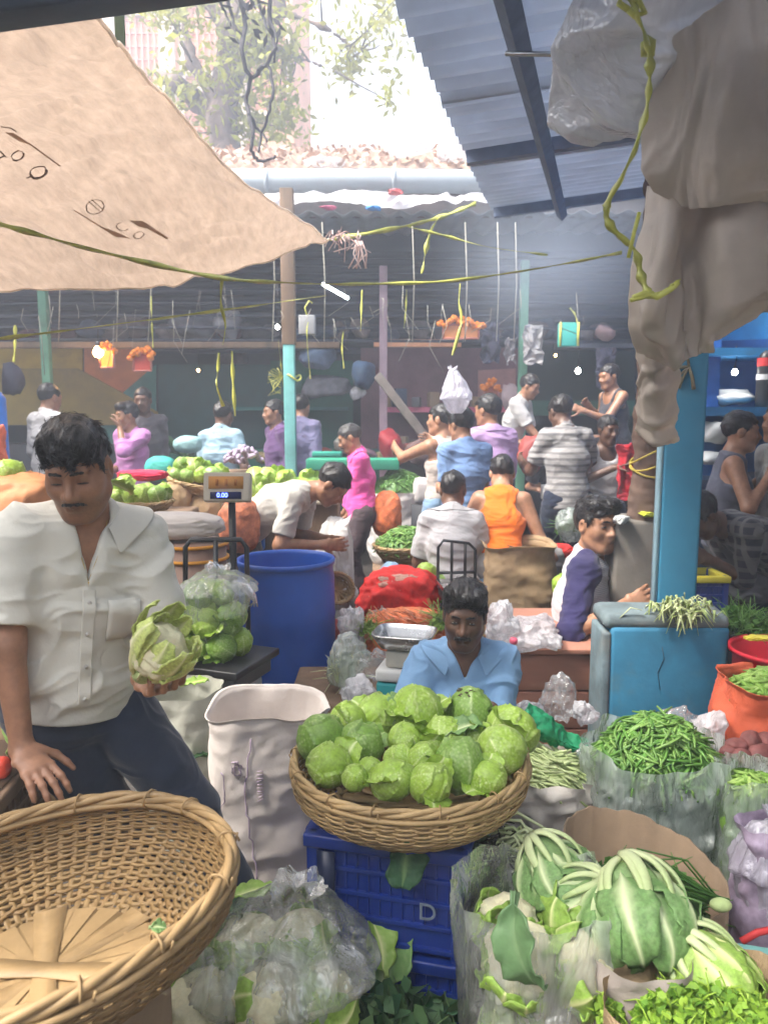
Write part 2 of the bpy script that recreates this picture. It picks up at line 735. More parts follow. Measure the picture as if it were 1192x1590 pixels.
def hand(f, w, d, pn, th, curl=.5, sc=1.0, spread=.1, thumb=.5):
    d, pn = unit(d), unit(pn)
    pn = unit(pn - d * np.dot(pn, d))
    th = unit(th - d * np.dot(th, d) - pn * np.dot(th, pn))
    f.ecap(w - d * .01, w + d * .03 * sc, (.026 * sc, .02 * sc), (.034 * sc, .016 * sc), th, .02)
    f.ecap(w + d * .03 * sc, w + d * .082 * sc, (.034 * sc, .016 * sc), (.041 * sc, .013 * sc), th, .015)
    curl = [curl] * 4 if np.isscalar(curl) else curl
    for i in range(4):
        L = np.array([.042, .027, .021]) * (.95, 1.06, 1.0, .78)[i] * sc
        p = w + d * (.086, .09, .087, .08)[i] * sc + th * (.030, .010, -.010, -.029)[i] * sc
        q = rot_about(d, pn, -(1.5 - i) * spread) if np.dot(np.cross(pn, d), th) > 0 else rot_about(d, pn, (1.5 - i) * spread)
        q = unit(d + th * (1.5 - i) * spread)
        ax = np.cross(q, pn)
        for j in range(3):
            q = rot_about(q, ax, curl[i] * (.55, .95, .7)[j])
            e = p + q * L[j]
            f.cap(p, e, (.0098, .0086, .0078)[j] * sc, (.0088, .0078, .0068)[j] * sc, .006)
            p = e
    b = w + d * .022 * sc + th * .028 * sc
    q = unit(.6 * d + .75 * th + .35 * pn)
    e = b + q * .045 * sc
    f.cap(b, e, .0135 * sc, .0108 * sc, .012)
    q = unit(q + thumb * (.7 * d + .5 * pn - .35 * th))
    e2 = e + q * .034 * sc
    f.cap(e, e2, .0106 * sc, .0088 * sc, .006)
    q = unit(q + thumb * .6 * pn)
    f.cap(e2, e2 + q * .024 * sc, .0088 * sc, .007 * sc, .005)


def head(f, c, A, s=1.0, detail=True, jaw=1.0, hw=1.0):
    """A rows: side, forward, up"""
    W = lambda x, y, z: c + s * (x * hw * A[0] + y * A[1] + z * A[2])
    E = lambda p, r, k=.02, mode='u': f.ell(W(*p), np.array(r) * s * np.array([hw, 1, 1]), A, k * s, mode)
    C = lambda p, q, ra, rb, k=.012, mode='u': f.cap(W(*p), W(*q), ra * s, rb * s, k * s, mode)
    E((0, -.014, .034), (.0745, .095, .083), .03)
    E((0, .02, -.02), (.0625 * jaw, .072, .09), .035)
    E((0, .032, -.07), (.046 * jaw, .052, .048), .03)
    C((-.012, .072, -.098), (.012, .072, -.098), .017, .017, .025)                # chin
    for x in (-1, 1):
        C((x * .05 * jaw, .005, -.06), (x * .022, .06, -.095), .02, .018, .03)    # jaw line
        E((x * .04 * jaw, .056, -.022), (.024, .028, .026), .03)                  # cheek
        E((x * .0765, -.008, -.004), (.011, .021, .033), .008)                    # ear
        if detail:
            E((x * .084, -.004, -.002), (.008, .011, .018), .006, 's')
    C((-.036, .078, .03), (.036, .078, .03), .013, .013, .014)                     # brow
    for x in (-1, 1):
        E((x * .032, .1, .007), (.021, .024, .0145), .012, 's')                   # socket
        E((x * .0315, .0725, .0075), (.0165, .0165, .0135), .004)                 # lids
    C((0, .084, .016), (0, .107, -.02), .0065, .0105, .011)                      # nose
    E((0, .109, -.026), (.0125, .0135, .0105), .008)
    for x in (-1, 1):
        E((x * .0145, .096, -.0295), (.0098, .0125, .009), .006)
        if detail:
            E((x * .0065, .104, -.038), (.0042, .006, .004), .004, 's')
    C((0, .083, -.052), (0, .086, -.05), .02, .02, .02)
    C((-.021, .087, -.058), (0, .099, -.055), .0055, .0078, .005)                # lips
    C((.021, .087, -.058), (0, .099, -.055), .0055, .0078, .005)
    C((-.015, .091, -.0685), (.015, .091, -.0685), .0078, .0078, .006)
    if detail:
        C((-.022, .099, -.0618), (.022, .099, -.0618), .0026, .0026, .004, 's')


def hair_field(c, A, s, style, seed, hw=1.0):
    f = F()
    W = lambda x, y, z: c + s * (x * hw * A[0] + y * A[1] + z * A[2])
    t = {'short': .009, 'full': .014, 'thin': .005, 'fringe': .006}.get(style, .01)
    n = unit(A[2] - .62 * A[1])
    q = W(0, .09, .07)
    clip = [(q, -unit(A[2] - .66 * A[1])), (W(0, -.06, -.055), -A[2])]
    f.ell(W(0, -.016, .036), np.array([(.0745 + t * .6) * hw, .095 + t, .084 + t]) * s, A, .01, clip=clip)
    if style == 'full':
        f.ell(W(.012, .045, .095), np.array([.06, .048, .032]) * s, A, .02 * s)
        f.ell(W(-.03, .02, .1), np.array([.05, .05, .03]) * s, A, .02 * s)
    if style == 'fringe':
        f.ell(W(.0, .034, .09), np.array([.066, .052, .034]) * s, A, .03 * s)
        f.ell(W(-.012, -.01, .098), np.array([.058, .066, .032]) * s, A, .03 * s)
        f.cap(W(.005, .062, .096), W(.014, .091, .058), .026 * s, .012 * s, .02 * s)
        f.cap(W(-.022, .058, .098), W(-.018, .088, .068), .024 * s, .011 * s, .02 * s)
        f.cap(W(-.045, .045, .09), W(-.05, .07, .06), .02 * s, .01 * s, .02 * s)
        f.cap(W(.05, .04, .09), W(.054, .066, .062), .018 * s, .008 * s, .015 * s)
    for x in (-1, 1):
        f.cap(W(x * .071, .03, .03), W(x * .071, .024, -.002), .006 * s, .003 * s, .01 * s)
    return f


def person(label, X, Y, rz, sc=1.0, pelvis=.9, lean=0., side=0., twist=0., up_lean=0., yaw=0., pitch=0., roll=0.,
           handL=None, handR=None, poleL=None, poleR=None, gripL=None, gripR=None, footL=None, footR=None, kneeL=(0, -1, .1), kneeR=(0, -1, .1),
           hipyaw=0., fat=1.0, tone='mid', hair='short', hairmat=None, top=None, topmat=None, sleeve=.55, collar=False, vneck=0., hem=-.04, sash=None,
           pants=None, shoes=None, h=.009, detail=False, mous=False, belt=None, group=None, dress=0., z0=0., eyes=.0, name='person', hemfold=.006, seed=1, beard=0., jaw=1., raglan=None, tshirt=.014, dry=False, foldf=1.0, hw=1.0, swid=.15):
    P0 = np.array([0, 0, pelvis], float)
    d = unit([math.sin(side), -math.sin(lean) * math.cos(side), math.cos(lean) * math.cos(side)])
    d2 = unit([math.sin(side), -math.sin(lean + up_lean), math.cos(lean + up_lean)])
    sh = rot_about(np.array([1., 0, 0]), d2, twist)
    sh = unit(sh - d2 * np.dot(sh, d2))
    hp = rot_about(np.array([1., 0, 0]), np.array([0, 0, 1.]), hipyaw)
    ch = P0 + d * .29
    nk = ch + d2 * .215
    fwdt = np.cross(d2, sh)
    if fwdt[1] > 0:
        fwdt = -fwdt
    hf = np.array([math.sin(yaw) * math.cos(pitch), -math.cos(yaw) * math.cos(pitch), -math.sin(pitch)])
    hs = unit(np.cross(hf, [0, 0, 1.]))
    hs = hs if hs[0] * math.cos(yaw) + hs[1] * math.sin(yaw) > 0 else -hs
    hu = unit(np.cross(hs, hf))
    hu = hu if hu[2] > 0 else -hu
    if roll:
        hs = rot_about(hs, hf, roll)
        hu = rot_about(hu, hf, roll)
    A = np.stack([hs, hf, hu])
    hc = nk + unit(d2 + hu * .9 + hf * .12) * .15 + hf * .022
    if dry:
        return hc, P0
    ob = thing(name, label, 'person', (X, Y, z0), rz, group)
    ob.scale = (sc,) * 3
    hipL, hipR = P0 + hp * .085 - d * .02, P0 - hp * .085 - d * .02
    SL, SR = nk + sh * swid - d2 * .05, nk - sh * swid - d2 * .05
    dn = np.array([0, 0, -1.])
    if handL is None:
        handL = SL + dn * .50 + sh * .015 + fwdt * .08
    if handR is None:
        handR = SR + dn * .50 - sh * .015 + fwdt * .08
    eL, wL = ik(SL, handL, .29, .25, poleL if poleL is not None else (.12, 1, -.3))
    eR, wR = ik(SR, handR, .29, .25, poleR if poleR is not None else (-.12, 1, -.3))
    if footL is None:
        footL = (.1, .02, .07)
    if footR is None:
        footR = (-.1, .02, .07)
    kL, aL = ik(hipL, footL, .43, .42, kneeL)
    kR, aR = ik(hipR, footR, .43, .42, kneeR)

    def torso(f, t, kk=.04, low=True, clip=None):
        f.ecap(P0 - d * .04, P0 + d * .1, (.140 + t, .102 * fat + t), (.126 + t, .097 * fat + t), hp, kk, clip=clip)
        f.ecap(P0 + d * .08 + fwdt * .012 * fat, ch, (.126 * (.6 + .4 * fat) + t, .1 * fat + t), (.141 + t, .11 * (.7 + .3 * fat) + t), hp, kk, clip=clip)
        f.ecap(ch - d * .02, ch + d2 * .13, (.143 + t, .108 + t), (.136 + t, .086 + t), sh, kk, clip=clip)
        for sg in (1, -1):
            f.cap(nk - d2 * .03 + sh * sg * .03, nk + sh * sg * (swid - .023) - d2 * .052, .055 + t * .8, .046 + t, kk, clip=clip)
        f.cap(nk - d2 * .04 - sh * .02, nk + d2 * .02, .075 + t * .6, .055 + t * .3, .04, clip=clip)

    def legs(f, t, kk=.03, clip=None, low=1.0):
        for hq, kq, aq in ((hipL, kL, aL), (hipR, kR, aR)):
            f.cap(hq, kq, .088 * (.8 + .2 * fat) + t, .057 + t, kk, clip=clip)
            f.cap(kq, kq + (aq - kq) * low, .055 + t, .036 + t * 1.5, .03, clip=clip)

    # --- body
    f = F()
    torso(f, 0)
    legs(f, 0)
    f.cap(nk - d2 * .03, hc - hu * .05 - hf * .015, .056, .05, .03)
    head(f, hc, A, 1.0, detail, jaw, hw)
    for S_, e_, w_, sg in ((SL, eL, wL, 1), (SR, eR, wR, -1)):
        f.cap(S_, e_, .05, .041, .035)
        f.cap(e_, w_, .041, .027, .02)
        g = gripL if sg > 0 else gripR
        fd = unit(w_ - e_)
        if g is None:
            g = dict(d=fd, pn=unit(np.array([-sg * .8, -.3, 0])), th=fwdt, curl=.45)
        hand(f, w_ + fd * .008, g.get('d', fd), np.asarray(g['pn'], float), np.asarray(g['th'], float), g.get('curl', .5), g.get('sc', 1.0), g.get('spread', .1), g.get('thumb', .5))
    for aq, kq in ((aL, kL), (aR, kR)):
        ft = unit(np.array([(aq - kq)[0] * .2, -1, -.12]))
        f.cap(aq + np.array([0, .03, -.03]), aq + ft * .13 + np.array([0, 0, -.045]), .033, .024, .02)
        f.ecap(aq + ft * .1 + np.array([0, 0, -.048]), aq + ft * .18 + np.array([0, 0, -.05]), (.044, .022), (.036, .014), (1, 0, 0), .02)

    def tint(V):
        q = (V - hc) @ A.T
        lips = np.exp(-((q[:, 0] / .022) ** 4 + ((q[:, 2] + .0605) / .0105) ** 4)) * (q[:, 1] > .07)
        t = lips * .6
        eye = np.exp(-(((np.abs(q[:, 0]) - .032) / .021) ** 2 + ((q[:, 2] - .006) / .014) ** 2)) * (q[:, 1] > .055)
        t = np.maximum(t, eye * .55)
        if beard:
            bz = np.clip((-.03 - q[:, 2]) / .03, 0, 1) * np.clip((q[:, 1] - .0) / .03, 0, 1) * np.clip((q[:, 2] + .14) / .02, 0, 1)
            t = np.maximum(t, bz * beard * (.7 + .3 * vn(V * 300, 5)))
        return np.clip(t, 0, 1)
    V, q = nets(f, h)
    link('body', qmesh('body', V, q, {'tint': tint(V)}), SKIN[tone], ob)
    # --- hair, brows, moustache
    fb = f

    def surf(x, z, off=0.):
        lo_, hi_ = .02, .15
        for _ in range(22):
            m_ = (lo_ + hi_) / 2
            if fb((hc + x * hs + m_ * hf + z * hu)[None])[0] < 0:
                lo_ = m_
            else:
                hi_ = m_
        return hc + x * hs + (lo_ + off) * hf + z * hu
    if hair:
        hfld = hair_field(hc, A, 1.0, hair, seed, hw)
        hh = min(h, .0065) if not detail else .0035

        def hd(V, N):
            q = (V - hc) @ A.T
            n = ridge(np.stack([q[:, 0] * 62, q[:, 1] * 16, q[:, 2] * 20], 1), seed, 3)
            m = vn(q * 34, seed + 4)
            return V + N * ((.003 if detail else .003) * n + .004 * m)[:, None]
        V, q = nets(hfld, hh, disp=hd)
        mb = MB().add(V, q)
        if detail or h < .0085:
            N = vnormals(V, q)
            rg = np.random.RandomState(seed)
            ns = 3800 if detail else 1500
            for i in rg.choice(len(V), min(ns, len(V)), replace=False):
                loc = A @ (V[i] - hc)
                n_ = N[i]
                if (loc[1] < -.05 and loc[2] < -.02) or (abs(loc[0]) > .05 and loc[2] < .035 and loc[1] < .03):
                    continue
                flow = hf * (.9 if loc[1] > -.03 else .1) - hu * (.5 if loc[2] < .07 else .1) + hs * (.35 + loc[0] * 5) + rg.normal(0, .22, 3)
                flow = unit(flow - n_ * np.dot(flow, n_))
                L_ = rg.uniform(.016, .038) * (1.0 if loc[2] > .03 else .5)
                lift = rg.uniform(.02, .2)
                p0 = V[i] - n_ * .002
                pts = [p0 + flow * L_ * t_ + n_ * (L_ * lift * t_ - L_ * (lift + .12) * t_ * t_) for t_ in (0, .35, .7, 1)]
                w_ = rg.uniform(.0007, .0016)
                mb.tube(pts, np.array([w_, w_ * 1.1, w_ * .8, w_ * .15]), 3, caps=False)
        mb.build('hair', hairmat or HAIR, ob)
    if detail or mous:
        for x in (-1, 1):
            f = F()
            pts = [surf(x * a_, b_, .0012) for a_, b_ in ((.012, .0285), (.024, .0315), (.038, .0325), (.052, .0265))]
            for i in range(3):
                f.cap(pts[i], pts[i + 1], (.003, .0034, .003)[i], (.0034, .003, .0014)[i], .004)
            V, q = nets(f, .002, disp=lambda V, N: V + N * (.0016 * vn(V * 420, 3))[:, None])
            link('eyebrow', qmesh('eyebrow', V, q), HAIR, ob)
    if mous:
        f = F()
        for x in (-1, 1):
            pts = [surf(x * a_, b_, .001) for a_, b_ in ((.002, -.0455), (.013, -.0475), (.023, -.053), (.031, -.062))]
            for i in range(3):
                f.cap(pts[i], pts[i + 1], (.0048, .005, .0042)[i] * mous, (.005, .0042, .0022)[i] * mous, .006)
        V, q = nets(f, .002, disp=lambda V, N: V + N * (.0018 * vn(V * 420, 3))[:, None])
        link('moustache', qmesh('moustache', V, q), HAIR, ob)
    if detail:
        for x in (-1, 1):
            if eyes > 0:
                f = F()
                c_ = surf(x * .0315, .0062, -.0105)
                f.ell(c_, (.0125, .0118, .0048 * eyes + .0015), A, 0)
                V, q = nets(f, .0014, pad=.01)
                e = link('eye', qmesh('eye', V, q), EYE, ob)
                f = F()
                f.ell(c_ + hf * .0075, (.0058, .0048, .0042 * eyes + .001), A, 0)
                V, q = nets(f, .001, pad=.01)
                link('iris', qmesh('iris', V, q), IRIS, e)
            f = F()
            zz = .0062 - .0052 * (1 - eyes) + .0042 * eyes
            pts = [surf(x * a_, zz + b_, .0004) for a_, b_ in ((.0185, -.0015), (.027, .0008), (.037, .0008), (.046, -.002))]
            for i in range(3):
                f.cap(pts[i], pts[i + 1], (.0012, .0019, .0019)[i], (.0019, .0019, .001)[i], .001)
            V, q = nets(f, .0011, pad=.01)
            link('eyelashes', qmesh('eyelashes', V, q), HAIR, ob)

    # --- top
    def folds(V, N, amp, sd):
        n = ridge(V * np.array([7, 7, 15]) * foldf + fbm(V * 4, sd + 9, 2)[:, None] * .9, sd, 3 if foldf == 1 else 2)
        n2 = fbm(V * 11 * foldf, sd + 3, 2)
        return V + N * np.maximum(amp * (n * 1.0 - .5) + amp * .5 * n2, -.0075)[:, None]
    if top:
        f = ftop = F()
        t = tshirt
        cuffs = []
        hemp = (P0 + d * hem, -d)
        clip = [hemp]
        if dress:
            f.ecap(P0 - d * .04, P0 - np.array([0, 0, dress]), (.16 + t, .12 + t), (.2, .16), hp, .05)
            clip = None
        torso(f, t, clip=clip)
        if not dress:
            f.ecap(P0 - d * .16, P0 + d * .04, (.158 + t, .118 * fat + t), (.152 + t, .106 * fat + t), hp, .04, clip=clip)
        if top == 'tank':
            for S_, sg in ((SL, 1), (SR, -1)):
                f.ecap(S_ + sh * sg * .012 - d2 * .07, S_ + sh * sg * .06 + d2 * .1, (.068, .2), (.085, .25), sh, .01, 's')
            f.ecap(nk + fwdt * .08 - d2 * .06, nk + d2 * .12 + fwdt * .03, (.075, .08), (.1, .12), sh, .01, 's')
        else:
            for S_, e_, w_, sg in ((SL, eL, wL, 1), (SR, eR, wR, -1)):
                if raglan:
                    continue
                if sleeve <= 1:
                    q = S_ + (e_ - S_) * sleeve
                    cuffs.append((q, unit(e_ - S_)))
                    f.cap(S_, e_, .047 + t, .05 + t * 1.2, .04, clip=(q, unit(e_ - S_)))
                else:
                    f.cap(S_, e_, .053 + t, .046 + t, .03)
                    q = e_ + (w_ - e_) * (sleeve - 1)
                    cuffs.append((q, unit(w_ - e_)))
                    f.cap(e_, w_, .046 + t, .033 + t, .025, clip=(q, unit(w_ - e_)))
            f.cap(nk - d2 * .0 + fwdt * .02, hc, .062, .062, .008, 's')
            if vneck:
                u0 = -vneck

                def vw(p):
                    q = p - nk
                    s_, fr, u_ = q @ sh, q @ fwdt, q @ d2
                    return np.maximum(np.maximum((np.abs(s_) - .036 - (u_ - .0) * .34 * (.12 / vneck)) * .9, -fr + .0), np.abs(u_) - .25)
                f.raw(vw, nk, .3, .006, 's')
        amp = hemfold

        def sd_(V, N):
            W_ = folds(V, N, amp, seed)
            if dress:
                return W_
            u = np.clip(((V - hemp[0]) @ d - .004) / .05, 0, 1)
            for q_, n_ in cuffs:
                dd = -(V - q_) @ n_
                u = np.minimum(u, np.where(np.linalg.norm(V - q_, axis=1) < .12, np.clip(dd / .03, .15, 1), 1))
            if vneck:
                q_ = V - nk
                u = np.minimum(u, np.clip((np.abs(q_ @ sh) - .03 - (q_ @ d2) * .34 * (.12 / vneck)) / .03, .1, 1))
            return V + (W_ - V) * u[:, None]
        V, q = nets(f, h, disp=sd_, smooth=2)
        sho = link('vest' if top == 'tank' else ('dress' if dress else 'shirt'), qmesh('shirt', V, q), topmat, ob)
        if detail and collar:
            L_ = np.stack([(V - nk) @ sh, (V - nk) @ d2, (V - nk) @ fwdt], 1)

            def front(s_, u_, off):
                e = (L_[:, 0] - s_) ** 2 + (L_[:, 1] - u_) ** 2
                m_ = np.where(e < .009 ** 2)[0]
                i_ = m_[L_[m_, 2].argmax()] if len(m_) else e.argmin()
                return nk + sh * s_ + d2 * u_ + fwdt * (L_[i_, 2] + off)
            us = np.arange(-vneck - .0, -.46, -.012)
            mb = MB()
            for k_, (a_, b_) in enumerate(((-.014, -.012), (-.012, .016), (.016, .018))):
                mb.grid(np.array([[front(a_, u_, .0 if k_ == 0 else .003), front(b_, u_, .0 if k_ == 2 else .003)] for u_ in us]))
            pk = mb.build('placket', topmat, ob)
            mb = MB()
            for u_ in np.arange(-vneck - .03, -.46, -.085):
                c_ = front(.002, u_, .005)
                mb.tube([c_ - fwdt * .002, c_ + fwdt * .0012], .0052, 10)
            mb.build('buttons', EYE, pk)
            g_ = np.array([[front(.05 + .014 * i_, -.19 - .0155 * j_ - .006 * (1 - abs(i_ - 3) / 3) * (j_ == 7), .003) for i_ in range(7)] for j_ in range(8)])
            po = MB().grid(g_).build('pocket', topmat, ob)
            po.modifiers.new('solid', 'SOLIDIFY').thickness = .003
        if raglan:
            for S_, e_, w_, sg in ((SL, eL, wL, 1), (SR, eR, wR, -1)):
                f = F()
                q = e_ + (w_ - e_) * .12
                f.cap(S_ - d2 * .005, e_, .053 + t, .045 + t, .02)
                f.cap(e_, w_, .045 + t, .04 + t, .02, clip=(q, unit(w_ - e_)))
                f.cap(nk + sh * sg * .075 - d2 * .01, S_, .04 + t, .06 + t, .03)
                V, q = nets(f, h, disp=sd_, smooth=2)
                link('sleeve', qmesh('sleeve', V, q), raglan, ob)
        if collar:
            for sg in (1, -1):
                # a stand-up band running round the neck, folded out into a point in front
                cp, op, n1 = [], [], 15
                for i in range(n1):
                    a = i / (n1 - 1)
                    an = -.1 + a * 2.62                           # from the nape to the front
                    cdir = -fwdt * math.cos(an) + sh * sg * math.sin(an)
                    cen = nk + d2 * (.03 - .055 * a ** 2) + fwdt * .012
                    rr = .064 + .012 * a
                    wd = .032 + .022 * a ** 4
                    top_ = cen + cdir * rr + d2 * .018
                    low_ = cen + cdir * (rr + .024 + .012 * a) - d2 * wd + sh * sg * .01 * a ** 3
                    row = np.array([top_ - cdir * .004 - d2 * .03, top_, top_ + cdir * .006 + d2 * .002, (top_ + low_) / 2 + cdir * .006, low_])
                    for _ in range(5):
                        v_ = ftop(row[2:])
                        row[2:] += np.maximum(.0055 - v_, 0)[:, None] * unit(cdir * .8 + d2 * .6)
                    cp.append(row)
                cp = np.array(cp)
                mb = MB().grid(cp)
                o = mb.build('collar', topmat, ob)
                md = o.modifiers.new('solid', 'SOLIDIFY')
                md.thickness = .003
                md = o.modifiers.new('sub', 'SUBSURF')
                md.levels = md.render_levels = 2
    # --- trousers
    if pants:
        f = F()
        clip = [(P0 + d * .085, d)]
        f.ecap(P0 - d * .05, P0 + d * .12, (.158, .11 * fat + .01), (.143, .102 * fat + .008), hp, .04, clip=clip)
        t = .016
        for hq, kq, aq in ((hipL, kL, aL), (hipR, kR, aR)):
            f.cap(hq, kq, .09 * (.8 + .2 * fat) + t, .062 + t, .03, clip=clip)
            f.cap(kq, aq, .06 + t, .045 + t * 1.2, .03, clip=(aq + (kq - aq) * .06, unit(aq - kq)))
        V, q = nets(f, h, disp=lambda V, N: folds(V, N, min(hemfold, .006), seed + 40))
        pa = link('trousers', qmesh('trousers', V, q), pants, ob)
        if belt:
            f = F()
            f.ecap(P0 + d * .06, P0 + d * .085, (.16, .125 * fat), (.157, .122 * fat), hp, .0, clip=[(P0 + d * .092, d), (P0 + d * .056, -d)])
            V, q = nets(f, h)
            link('belt', qmesh('belt', V, q), belt, pa)
    if shoes:
        for aq, kq in ((aL, kL), (aR, kR)):
            f = F()
            ft = unit(np.array([(aq - kq)[0] * .2, -1, -.12]))
            f.cap(aq + np.array([0, .035, -.035]), aq + ft * .13 + np.array([0, 0, -.04]), .041, .034, .02)
            f.ecap(aq + ft * .1 + np.array([0, 0, -.045]), aq + ft * .2 + np.array([0, 0, -.048]), (.05, .03), (.038, .02), (1, 0, 0), .02)
            V, q = nets(f, h)
            link('shoe', qmesh('shoe', V, q), shoes, ob)
    J = dict(hc=hc, A=A, nk=nk, wL=wL, wR=wR, eL=eL, eR=eR, fw=fwdt, sh=sh, d2=d2, ch=ch, P0=P0)
    return ob, J


def folk(label, u, v, Y, rz, fit='stand', height=None, handL=None, handR=None, footL=None, footR=None, **kw):
    """person whose head centre is seen at photo pixel (u, v) at distance Y; hands may be given as world points"""
    rz = R(rz)
    hc, P0 = person(label, 0, 0, rz, dry=True, **kw)
    tgt = P(u, v, Y)
    sc = kw.pop('sc', 1.0)
    if fit == 'stand':
        sc = min(1.08, max(.9, tgt[2] / hc[2]))
        z0 = 0 if abs(tgt[2] - sc * hc[2]) < .05 else tgt[2] - sc * hc[2]
    else:
        z0 = tgt[2] - sc * hc[2]
    c, s = math.cos(rz), math.sin(rz)
    X = tgt[0] - sc * (hc[0] * c - hc[1] * s)
    Y0 = tgt[1] - sc * (hc[0] * s + hc[1] * c)

    def loc(p):
        if p is None or (isinstance(p, tuple)):
            return p
        q = (np.asarray(p) - np.array([X, Y0, z0])) / sc
        return np.array([q[0] * c + q[1] * s, -q[0] * s + q[1] * c, q[2]])
    return person(label, X, Y0, rz, sc=sc, z0=z0, handL=loc(handL), handR=loc(handR), footL=loc(footL), footR=loc(footR), **kw)
# ------------------------------------------------------------------ produce
M_CAB = mat('cabbage_leaf', (.29, .45, .055), rough=.36, var=.22, scale=7, bump=.1, bscale=60, spec=.4, attr=((.66, .74, .36), 'tint'), trans=.08, bdist=.004)
M_CABD = mat('cabbage_leaf_dark', (.18, .32, .05), rough=.36, var=.22, scale=7, bump=.1, bscale=60, spec=.4, attr=((.48, .6, .27), 'tint'), trans=.06, bdist=.004)
M_LEAF = mat('cauliflower_leaf', (.17, .31, .10), rough=.45, var=.28, scale=10, bump=.3, bscale=45, spec=.35, attr=((.66, .74, .42), 'tint'), trans=.12)
M_LEAFY = mat('pale_leaf', (.26, .42, .07), rough=.45, var=.25, scale=10, bump=.3, bscale=45, spec=.35, attr=((.70, .74, .34), 'tint'), trans=.12)
M_DARKLEAF = mat('dark_leaf', (.035, .10, .045), rough=.5, var=.35, scale=12, bump=.3, bscale=45, spec=.3, attr=((.16, .27, .1), 'tint'), trans=.1)
M_CURD = mat('cauliflower_curd', (.70, .66, .44), rough=.8, var=.08, scale=20, bump=.6, bscale=160, spec=.2, sss=.1, bdist=.004)
M_BEAN = mat('green_bean', (.075, .19, .03), rough=.42, var=.4, scale=16, bump=.1, bscale=80, spec=.4, attr=((.22, .36, .09), 'tint'))
M_OKRA = mat('okra', (.14, .27, .04), rough=.5, var=.35, scale=16, bump=.1, bscale=80, spec=.3, attr=((.32, .45, .12), 'tint'))
M_HERB = mat('herb_leaf', (.12, .26, .03), rough=.5, var=.4, scale=14, bump=.1, spec=.3, attr=((.35, .52, .06), 'tint'), trans=.2)
M_METHI = mat('dark_herb', (.04, .12, .02), rough=.5, var=.4, scale=14, bump=.1, spec=.3, attr=((.12, .25, .05), 'tint'), trans=.15)
M_STEM = mat('pale_stem', (.42, .52, .22), rough=.5, var=.25, scale=14, bump=.1, spec=.3, attr=((.62, .66, .4), 'tint'))
M_PURP = mat('purple_brinjal', (.34, .27, .36), rough=.35, var=.35, scale=18, bump=.15, spec=.4, attr=((.62, .56, .62), 'tint'))
M_BEET = mat('beetroot', (.16, .055, .05), rough=.65, var=.4, scale=18, bump=.5, spec=.3)


def cabbage_mesh(seed, sub=5, tall=1.0, loose=2):
    rg = np.random.RandomState(seed)
    bm = bmesh.new()
    bmesh.ops.create_icosphere(bm, subdivisions=sub, radius=1)
    V = np.array([v.co for v in bm.verts])
    fs = [[v.index for v in g.verts] for g in bm.faces]
    bm.free()
    V = V / np.linalg.norm(V, axis=1, keepdims=True)
    r = np.ones(len(V)) * .9
    vein = np.zeros(len(V))
    pol = np.arccos(np.clip(-V[:, 2], -1, 1))
    az = np.arctan2(V[:, 1], V[:, 0])
    n1 = vn(V * 2.3, seed)
    n2 = vn(V * 5, seed + 3)
    for i in range(8):
        a0 = i * 2.4 + rg.uniform(-.3, .3)
        a = (az - a0 + PI) % (2 * PI) - PI
        s_ = a * np.sin(pol)
        tmax = rg.uniform(2.0, 2.9)
        w = rg.uniform(.95, 1.25) * np.sqrt(np.clip(1 - (pol / tmax) ** 2.2, 0, 1)) + .08 * n2
        inside = (np.abs(s_) < w) & (pol < tmax + .1 * n1)
        edge = np.clip((w - np.abs(s_)) / .1, 0, 1)
        off = .88 + .02 * i
        rr = off + .085 * (1 - edge) * (.4 + .6 * (n2 > 0)) + .012 * n1
        wid = .055 * np.clip(1.15 - pol / tmax, .12, 1)
        mid = np.exp(-(s_ / wid) ** 2)
        ph = (pol - .75 * np.abs(s_)) * 4.6 + .35 * n1
        fr = np.abs((ph % 1) - .5)
        sv = np.exp(-(fr / .07) ** 2) * np.clip(np.abs(s_) * 5, 0, 1) * np.clip(1.3 - np.abs(s_), 0, 1)
        ph2 = (np.abs(s_) + .5 * pol) * 9 + n2
        sv2 = np.exp(-(np.abs((ph2 % 1) - .5) / .08) ** 2) * .3
        ve = np.clip(mid * .95 + sv * .6 + sv2, 0, 1)
        rr = rr + .02 * mid + .012 * sv - .01 * (1 - ve) * (.5 + .5 * vn(V * 9, seed + 8))
        take = inside & (rr > r)
        r = np.where(take, rr, r)
        vein = np.where(take, ve * .95 + .15 * (1 - edge), vein)
    r = r * (1 + .03 * n1)
    V = V * r[:, None] * np.array([1, 1, tall])
    mb = MB().add(V, fs, np.clip(vein + .12 * n1, 0, 1))
    for i in range(loose):
        leaf(mb, np.array([math.cos(i * 2.6) * .3, math.sin(i * 2.6) * .3, -.85]), i * 2.6 + rg.uniform(-.4, .4), 1.75, 1.5, rg.uniform(.2, .5), 1.25, seed + i, dark=.0)
    V = mb.V()
    me = mesh('cabbage', V / 1.0, mb.f, True, {'tint': np.concatenate(mb.a)})
    return me


